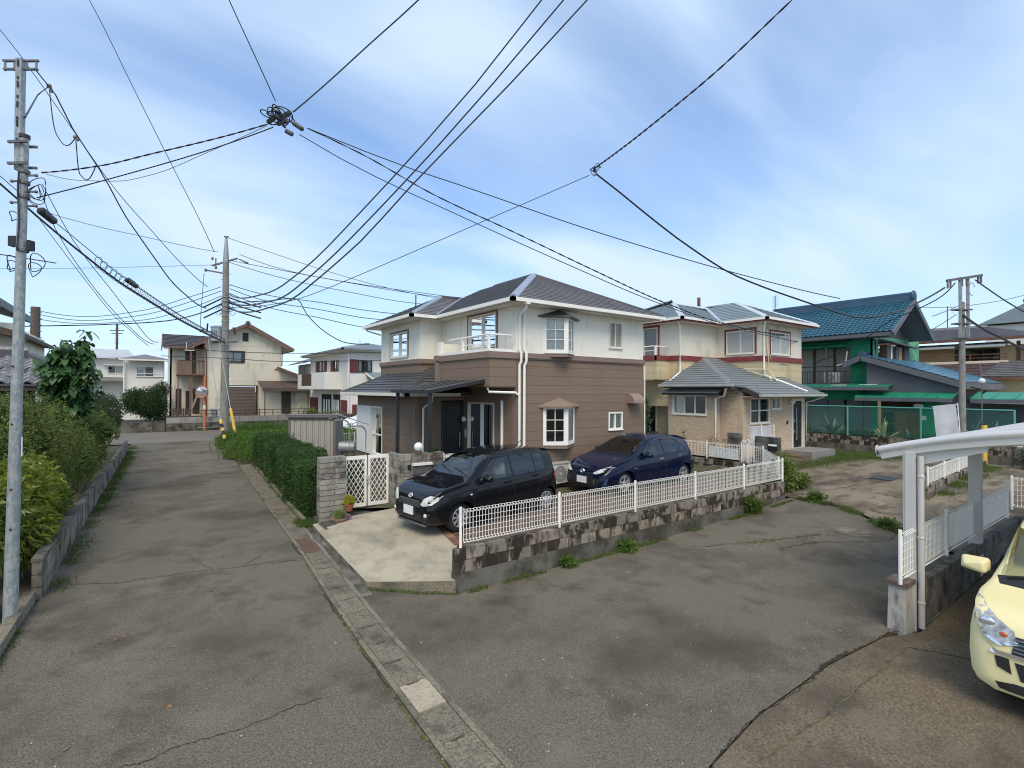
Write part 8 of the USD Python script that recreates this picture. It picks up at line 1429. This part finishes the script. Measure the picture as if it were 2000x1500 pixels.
# left side: near yellow-green shrub, twiggy shrubs, big leaved tree
shrub('shrub', 'glossy yellow green shrub with long pointed leaves behind the steel pole', 'shrub', (-2.0, 12.3, .1), [(-2.05, 11.6, 1.15, .5, .7, .75), (-1.95, 12.6, 1.28, .55, .85, .72), (-1.92, 13.7, 1.22, .5, .8, .75), (-2.5, 12.4, 1.3, .7, 1.1, .8), (-1.7, 12.0, .8, .38, .8, .5), (-1.75, 14.3, .9, .4, .6, .6)], 11500, .165, .055, leafYel, 41, 8, .35, .25, .8, .55)
shrub('shrub', 'twiggy mid green shrub behind the yellow green shrub', 'shrub', (-2.3, 15.6, .1), [(-2.6, 14.6, 1.9, .75, .9, .9), (-2.2, 15.8, 2.0, .8, 1.0, .95), (-1.9, 17.2, 1.85, .7, 1.0, .9), (-2.8, 16.5, 2.2, .9, 1.2, .9), (-2.0, 16.2, 1.2, .6, 1.3, .9), (-2.5, 15.0, 2.7, .3, .4, .55), (-2.1, 16.4, 2.75, .25, .3, .5), (-2.3, 15.6, 2.7, .18, .2, .6), (-1.8, 17.0, 2.6, .2, .2, .45)], 22000, .085, .03, leafMid, 42, 14, .2, .5, .8, .45)
shrub('shrub', 'dark leaved shrub overhanging the garden wall farther along the left side', 'shrub', (-1.7, 20.0, .1), [(-1.6, 18.8, 1.4, .5, .9, .8), (-1.5, 20.2, 1.5, .5, .9, .85), (-1.7, 21.8, 1.9, .5, 1.0, .8), (-1.2, 21.0, 2.0, .35, .5, .4), (-1.0, 20.4, 1.9, .3, .4, .25), (-1.6, 23.5, 1.8, .5, 1.0, .9)], 6500, .13, .06, leafMid, 43, 8, .35, .2, .8, .5)
shrub('shrub', 'sparse reddish tipped bush between the tree and the far white house', 'shrub', (-1.9, 27, .1), [(-1.7, 25.5, 2.3, .6, 1.2, .9), (-1.5, 28.5, 2.2, .6, 1.5, .9), (-1.5, 31.5, 2.0, .5, 1.5, .9)], 8000, .10, .045, leafM('leaf_reddish', [(.02, .04, .012), (.05, .075, .02), (.10, .10, .03), (.17, .09, .04)]), 44, 10, .2, .3, .9, .35)
rg = np.random.default_rng(45); t = Thing('tree', 'young tree with big drooping leaves rising above the left shrubs', 'tree', (-1.95, 19.5, .1)); tb = V3(-1.80, 19.5, 0)
t.part('trunk', MB().tube([tb + V3(0, 0, 0), tb + V3(.05, 0, 1.6), tb + V3(-.02, 0, 3.0), tb + V3(.1, 0, 4.4)], [.06, .05, .04, .015], 7), stemM); cent = [(0, 0, 4.0)]; br = MB(); LC = []; LN = []
for k in range(52):
    a = rg.uniform(0, 2*math.pi); z0 = rg.uniform(2.2, 4.2); ln = rg.uniform(.5, .95)*(1.0 if z0 < 3.4 else .72); q0 = tb + V3(0, 0, z0); q1 = q0 + V3(math.cos(a)*ln*.8, math.sin(a)*ln*.9, ln*rg.uniform(.45, .95)); br.tube([q0, (q0 + q1)/2 + V3(0, 0, .05), q1], [.018, .013, .006], 5)
    for j in range(30): s = rg.uniform(.2, 1.02); p = q0 + (q1 - q0)*s + rg.normal(0, .05, 3); o = rg.normal(0, 1, 3); LC.append(p); LN.append(o*.8 + (q1 - q0)*.6)
for a, h in ((.5, 4.95), (.1, 4.7), (2.4, 4.35), (-2, 4.6)):
    q0 = tb + V3(0, 0, 3.6); q1 = tb + V3(math.cos(a)*.42, -math.sin(a)*.42, h); br.tube([q0, (q0 + q1)/2, q1], [.02, .014, .005], 5)
    for j in range(36): s = rg.uniform(.2, 1.03); LC.append(q0 + (q1 - q0)*s + rg.normal(0, .03, 3)); LN.append(rg.normal(0, 1, 3))
t.part('branch', br, stemM); C_ = np.array(LC); D_ = np.array(LN); n = len(C_); d = D_/np.linalg.norm(D_, axis=1, keepdims=True); d[:, 2] = np.clip(d[:, 2], -.4, .35); Ls = .25*rg.uniform(.6, 1.2, n); mm = MB()
V = []; F = []
for i in range(n):       # broad leaves, bent downwards along the midrib
    dd_ = nrm(d[i]); s = nrm(np.cross(dd_, (0, 0, 1)) + rg.normal(0, .15, 3)); L_ = Ls[i]; w = L_*.36; c0 = C_[i]; c1 = c0 + dd_*L_*.42 + V3(0, 0, .02); c2 = c0 + dd_*L_*.8 - V3(0, 0, L_*.28); c3 = c0 + dd_*L_*.98 - V3(0, 0, L_*.62); k = len(V)
    V += [c0, c1 - s*w + V3(0, 0, .015), c1, c1 + s*w + V3(0, 0, .015), c2 - s*w*.75, c2, c2 + s*w*.75, c3]; F += [[k, k + 1, k + 2], [k, k + 2, k + 3], [k + 1, k + 4, k + 2], [k + 2, k + 4, k + 5], [k + 2, k + 5, k + 3], [k + 3, k + 5, k + 6], [k + 4, k + 7, k + 5], [k + 5, k + 7, k + 6]]
t.part('crown', MB().add(V, F), leafTree, kind='stuff', smooth=True)
shrub('bush', 'rounded dark green bush before the far cream house at the end of the street', 'bush', (0, 48.0, .7), [(.1, 47.9, 2.2, 1.2, .9, 1.2), (-.8, 48.2, 2.3, .9, .9, 1.0), (.5, 48.0, 1.7, .9, .7, .8)], 7000, .16, .07, leafDark, 46, 5, .1, .3, .7, .7)
shrub('bush', 'reddish garden bush left of the far cream house\'s fence', 'bush', (.8, 48.5, .8), [(1.0, 49.2, 3.2, .55, .5, .7), (.6, 49.5, 3.0, .5, .5, .6)], 1600, .14, .06, '/World/Looks/leaf_reddish', 47, 3, .1, .3, .8, .5)
shrub('bush', 'grey green planting behind the dark fence of the red shuttered house', 'bush', (10, 35, .3), [(10.2, 35.2, 1.2, 1.3, .5, .75), (11.6, 35.0, 1.0, 1.0, .5, .6), (8.9, 35.3, 1.5, .6, .5, .6)], 3500, .12, .05, leafMid, 48, 3, .1, .3, .8, .6)
# weeds: the lot beyond the hedge
rg = np.random.default_rng(51); reg = Polygon([(gut(25, .5), 24.8), (6.6, 24.8), (9.4, 27), (9.8, 37), (4.0, 37.2), (3.55, 34), (3.35, 29), (3.25, 26.2)]); pts = []
while len(pts) < 900:
    x, y = rg.uniform(3, 10), rg.uniform(24.6, 37.3)
    if reg.contains(shapely.Point(x, y)): pts.append((x, y))
pts = np.array(pts); hgt = .45 + .75*meshkit.noise(np.column_stack([pts*.55, np.zeros(len(pts))])) ; hgt *= np.clip((pts[:, 0] - 3.1)/1.4, .35, 1.25)
C = []; N = []
for (x, y), h in zip(pts, hgt):
    k = 62; th = rg.uniform(0, 2*math.pi, k); rr = .42*np.sqrt(rg.random(k)); zz_ = h*(1 - .45*(rr/.42)**2)*rg.uniform(.45, 1.05, k); C.append(np.stack([x + rr*np.cos(th), y + rr*np.sin(th), zz_], 1)); N.append(np.stack([np.cos(th)*.5, np.sin(th)*.5, .6 + 0*th], 1))
wl = Thing('weeds', base=(6, 31, 0), kind='stuff'); wl.part('leaves', leaves(np.vstack(C), np.vstack(N), .13, .07, rg, .25, .3, .7), leafWeed, kind='stuff'); ii = rg.choice(len(pts), 6000); Cb = np.column_stack([pts[ii] + rg.normal(0, .3, (6000, 2)), np.zeros(6000)]); wl.part('blades', blades(Cb, .6, .022, rg, .6), grassM, kind='stuff')
m = MB(); XX, YY = np.meshgrid(np.linspace(3.2, 10, 30), np.linspace(24.6, 37.4, 40), indexing='ij'); zz_ = np.where(shapely.contains_xy(reg, XX.ravel(), YY.ravel()), .14, -.1).reshape(XX.shape); wl.part('undergrowth', MB().grid(np.stack([XX, YY, zz_], -1)), earthM, kind='stuff')
# verge grasses, wall-foot weeds, patches on the slab
def strip_weeds(name, line_, n, h, spread, seed, leaf=0, lh=.08, w=.012, mats=None, off=0.):
    rg = np.random.default_rng(seed); s = shapely.LineString(line_); C = []
    for i in range(n):
        cl = rg.random(); q = s.interpolate(cl, normalized=True); dens = meshkit.noise(np.array([[q.x*2.3, q.y*2.3, seed*.37]]))[0]
        if dens < .42: continue
        x, y = q.x + rg.normal(0, spread), q.y + rg.normal(0, spread); C.append((x, y, float(gz(x, y)) + off))
    t = Thing(name, base=C[0], kind='stuff'); t.part('blades', blades(C, h, w, rg), mats or grassM, kind='stuff')
    if leaf: C2 = np.array(C)[rg.choice(len(C), leaf)] + rg.normal(0, spread*.6, (leaf, 3))*V3(1, 1, 0); C2[:, 2] += rg.uniform(.0, lh, leaf); t.part('leaves', leaves(C2, np.tile([0, 0, 1.], (leaf, 1)), .045, .024, rg, .2, .3, .8), leafWeed, kind='stuff')
strip_weeds('verge_grass', [(-1.15, 11.0), (-1.12, 15), (-1.0, 20), (-.75, 30), (-.65, 36)], 5200, .07, .10, 61, 900, .06)
strip_weeds('verge_grass', [(-1.05, 17.5), (-.95, 21), (-.7, 30), (-.6, 36)], 4200, .12, .13, 62, 900, .10)
strip_weeds('kerb_moss', [(-1.4, 9.5), (-1.55, 7), (-1.75, 4.2)], 2500, .03, .05, 63, 300, .02)
strip_weeds('wall_foot_weeds', [(4.3, 7.08), (8, 7.08), (12, 7.05), (14.8, 6.95)], 3600, .045, .035, 64, 700, .035)
strip_weeds('slab_weeds', [(15.1, 7.0), (15.05, 5.8), (13.9, 4.4), (13.0, 3.1)], 3800, .09, .08, 65, 700, .06)
strip_weeds('slab_weeds', [(19, 8.9), (22, 8.6), (24.5, 8.2), (26.7, 7.3)], 7000, .06, .38, 66, 2200, .04); strip_weeds('slab_weeds', [(23.5, 9.6), (25.5, 9.2), (26.6, 8.7)], 5000, .06, .45, 67, 1600, .04)
strip_weeds('slab_weeds', [(18, 4.42), (21, 4.45), (25, 4.7)], 4500, .10, .16, 68, 2200, .06); strip_weeds('apron_moss', [(2.95, 8.15), (3.6, 7.5), (4.1, 7.1)], 900, .02, .025, 69, 120, .012); strip_weeds('hedge_foot_grass', [(3.2, 12.6), (3.15, 13.6)], 2200, .10, .10, 70, 900, .08); strip_weeds('hedge_foot_grass', [(gut(14, .55), 13.8), (gut(20, .55), 20)], 2200, .07, .05, 71, 700, .05)
strip_weeds('yard_moss', [(9.5, 6.3), (11.4, 5.4), (12.4, 5.1)], 900, .02, .10, 72, 60, .012); strip_weeds('gutter_moss', [(2.14, 3.9), (2.23, 6.58), (2.33, 8.1)], 500, .018, .014, 73, 40, .01)
def tuft(name, label, x, y, h, r, n, seed, mat, leafn=0, lmat=None, L=.09, W=.05, cat='weed', w=.016):
    rg = np.random.default_rng(seed); z = float(gz(x, y)); t = Thing(name, label, cat, (x, y, z)); th = rg.uniform(0, 6.3, n); rr = r*np.sqrt(rg.random(n))*.5
    if n: t.part('blades', blades(np.stack([x + rr*np.cos(th), y + rr*np.sin(th), z + 0*th], 1), h, w, rg, .7), mat, kind='stuff')
    if leafn: C, N = blob_points([(x, y, z + h*.5, r, r, h*.55)], leafn, rg, .3); t.part('leaves', leaves(C, N, L, W, rg, .25, .3, .8), lmat or leafWeed, kind='stuff'); t.part('stem', MB().tube([(x, y, z), (x + .03, y, z + h*.9)], .008, 4), stemM)
tuft('weed_clump', 'long grass tuft growing against the stained block wall near its right end', 12.9, 7.02, .46, .35, 420, 81, grassM, 120); tuft('weed_clump', 'leafy weed at the wall foot below the third fence post', 8.0, 7.03, .22, .20, 40, 82, grassM, 260); tuft('weed_clump', 'small leafy weed at the wall foot near the middle fence post', 6.4, 7.02, .20, .14, 30, 83, grassM, 160)
tuft('weed_clump', 'tall climbing weed at the right corner of the white fence', 15.6, 7.6, 1.0, .35, 120, 84, grassM, 1300, leafMid, .12, .07); tuft('weed_clump', 'leafy weeds spreading right of the fence corner', 16.3, 7.6, .5, .5, 200, 85, grassM, 900, leafMid, .11, .06); tuft('weed_clump', 'weed at the edge of the slab near the fence corner', 15.2, 6.5, .28, .3, 350, 86, grassM, 100); tuft('weed_clump', 'small bush of weeds by the gate wall of the cream annex', 17.3, 8.4, .9, .35, 0, 87, grassM, 500, leafMid, .1, .06); tuft('weed_clump', 'small weed on the slab crack left of the carport post', 13.9, 4.4, .2, .25, 300, 88, grassM, 140)
for k, (x, y, h) in enumerate(((17.3, 13.0, 1.25), (17.35, 12.3, 1.45), (17.4, 11.2, 1.2), (17.4, 10.95, 1.3), (17.45, 10.6, 1.15))): tuft('tall_weed', ['leftmost tall stalky weed behind the rear white fence, next to the brown house corner', 'tallest stalky weed behind the rear white fence under the annex window', 'middle stalky weed behind the rear white fence', 'fourth stalky weed behind the rear white fence, close to the middle one', 'rightmost stalky weed behind the rear white fence'][k], x, y, h, .13, 10, 90 + k, grassM, 130, leafDark, .09, .04)
shrub('climber', 'tall dark green climbing plant between the brown house and the cream house', 'climbing plant', (18.2, 15.0, .6), [(18.4, 15.6, 1.6, .3, .55, 1.0), (18.4, 15.3, 2.3, .25, .4, .7)], 2600, .12, .05, leafMid, 95, 3, .3, .2, .8, .3)
shrub('shrub', 'red flowered low shrub on the wall behind the yellow car', 'shrub', (16.4, 2.1, .2), [(15.9, 1.95, .75, .5, .35, .3), (16.6, 1.8, .8, .5, .4, .3)], 2400, .08, .045, leafDark, 96, 4, .2, .3, .8, .6)
rg = np.random.default_rng(97); C, N = blob_points([(15.7, 2.0, .85, .45, .3, .25)], 40, rg, .9); single('flowers', leaves(C, N, .06, .05, rg), M('red_petal', (.45, .04, .04), rough=.6, var=.3, sc=20), 'small red flowers on the low shrub behind the yellow car', 'flowers')
shrub('bush', 'dark bushes behind the far panel fence under the carport roof', 'bush', (25, 3, .5), [(25.5, 3.2, .9, .9, .8, .6), (26.2, 2.0, 1.0, .6, .9, .7), (24.6, 2.4, .8, .7, .6, .45)], 5000, .12, .05, leafDark, 98, 4, .2, .3, .8, .6)
# agaves behind the chain link fence
def agave(label, x, y, z, n, L, w, mat, seed, spread=1.0):
    rg = np.random.default_rng(seed); t = Thing('agave', label, 'agave', (x, y, z))
    for k in range(n):
        a = k*2.4 + rg.normal(0, .2); el = math.radians(rg.uniform(18, 82)/spread); l = L*rg.uniform(.65, 1.1); d = V3(math.cos(a)*math.cos(el), math.sin(a)*math.cos(el), math.sin(el)); s = nrm(np.cross(d, (0, 0, 1))); Pm = []; bend = rg.uniform(.05, .45)
        for u in np.linspace(0, 1, 7):
            c = V3(x, y, z) + d*l*u - V3(0, 0, 1)*l*bend*u**2.5*(.9 if el < 1 else .3); ww = w*(.55 + .9*u)*(1 - u**2.2)*1.1 + .004; nn = np.cross(s, d); Pm.append([c - s*ww + nn*ww*.45, c, c + s*ww + nn*ww*.45])
        t.part('leaf', MB().grid(Pm), mat, smooth=True)
    return t
agave('big blue grey agave behind the chain link fence', 27.7, 11.0, 1.05, 26, 1.35, .075, agaveM, 101); agave('striped yellow and green agave behind the chain link fence', 27.6, 8.85, 1.05, 24, 1.05, .055, agaveY, 102, .95); agave('low dark agave right of the striped one', 27.6, 7.9, 1.05, 14, .75, .05, agaveM, 103); agave('small agave at the left end of the chain link fence', 27.6, 12.7, 1.0, 14, .8, .05, agaveM, 104); agave('agave leaves in front of the pale panelled shed', 28.6, 5.9, 1.35, 8, 1.0, .05, agaveM, 105, .8); agave('agave half hidden behind the slim right pole', 27.6, 5.1, 1.1, 14, 1.05, .055, agaveM, 106)
rg = np.random.default_rng(107); C, N = blob_points([(27.6, y, 1.2, .4, .6, .25) for y in (5.5, 6.6, 7.4, 9.6, 10.2, 12.0, 13.2)], 3500, rg, .3); single('fence_undergrowth', leaves(C, N, .12, .05, rg), leafDark, kind='stuff'); single('raised_bed', MB().box(27.06, 29.5, 4.4, 14, .5, 1.1), earthM, kind='structure')
# plants in the pots
rg = np.random.default_rng(110); C, N = blob_points([(4.02, 12.33, .60, .13, .12, .10)], 420, rg, .3); single('potted_plant', leaves(C, N, .06, .04, rg, .1, .5), leafM('leaf_lemon', [(.30, .28, .03), (.50, .45, .05), (.62, .58, .10), (.55, .55, .12)]), 'bright yellow green plant in the terracotta pot on the gate', 'plant')
C = np.array([(3.72 + rg.normal(0, .06), 12.12 + rg.normal(0, .05), .24) for k in range(90)]); single('potted_plant', blades(C, .26, .02, rg, .8), leafM('leaf_spider', [(.10, .17, .03), (.22, .28, .08), (.35, .38, .15), (.42, .44, .25)]), 'spiky pale green plant in the bowl by the gate post', 'plant')
C, N = blob_points([(3.86, 12.08, .25, .13, .1, .07)], 200, rg, .3); single('potted_plant', leaves(C, N, .05, .03, rg), M('mauve_leaf', (.25, .16, .19), rough=.8, var=.3, sc=20), 'mauve trailing plant spilling from the bowl by the gate post', 'plant')
t = Thing('flower_pot', 'plant in a clay pot beside the black entrance door', 'flower pot', (7.0, 12.9, .5)); 
C, N = blob_points([(6.55, 12.85, 1.45, .28, .25, .2)], 420, rg, .3); t.part('plant', leaves(C, N, .09, .045, rg), leafDark, kind='stuff'); t.part('pot', MB().lathe((6.55, 12.85, 1.0), [(0, 0), (.13, 0), (.18, .28), (.15, .27), (0, .25)], 14), terra); t.part('stand', MB().box(6.35, 6.75, 12.65, 13.05, .4, 1.0), brownW)
# stray leaves and chips on the asphalt
rg = np.random.default_rng(120); C = []
for k in range(110): x, y = rg.uniform(-1, 12), rg.uniform(2.7, 7.0); C.append((x, y, float(gz(x, y)) + .012))
m = MB()
for c in C: a = rg.uniform(0, 6.3); l = rg.uniform(.003, .011); m.hexa([V3(*c) + V3(math.cos(a + b)*l*q, math.sin(a + b)*l*q, h) for h in (-.004, .004) for b, q in ((0, 1), (1.3, .6), (3.1, 1), (4.4, .6))])
single('gravel_chips', m, M('pale_chip', (.55, .53, .5), rough=.8, var=.3, sc=30), kind='stuff')
C = np.array([(rg.uniform(-1, 2), rg.uniform(5, 22), .012) for k in range(26)] + [(5.05, 2.2, .02), (-.6, 6.1, .012)]); single('fallen_leaves', leaves(C, np.tile([1., 0, 0], (len(C), 1)), .07, .04, rg, 0, 0, .3), M('dead_leaf', (.22, .12, .05), rough=.9, var=.4, sc=20), kind='stuff')
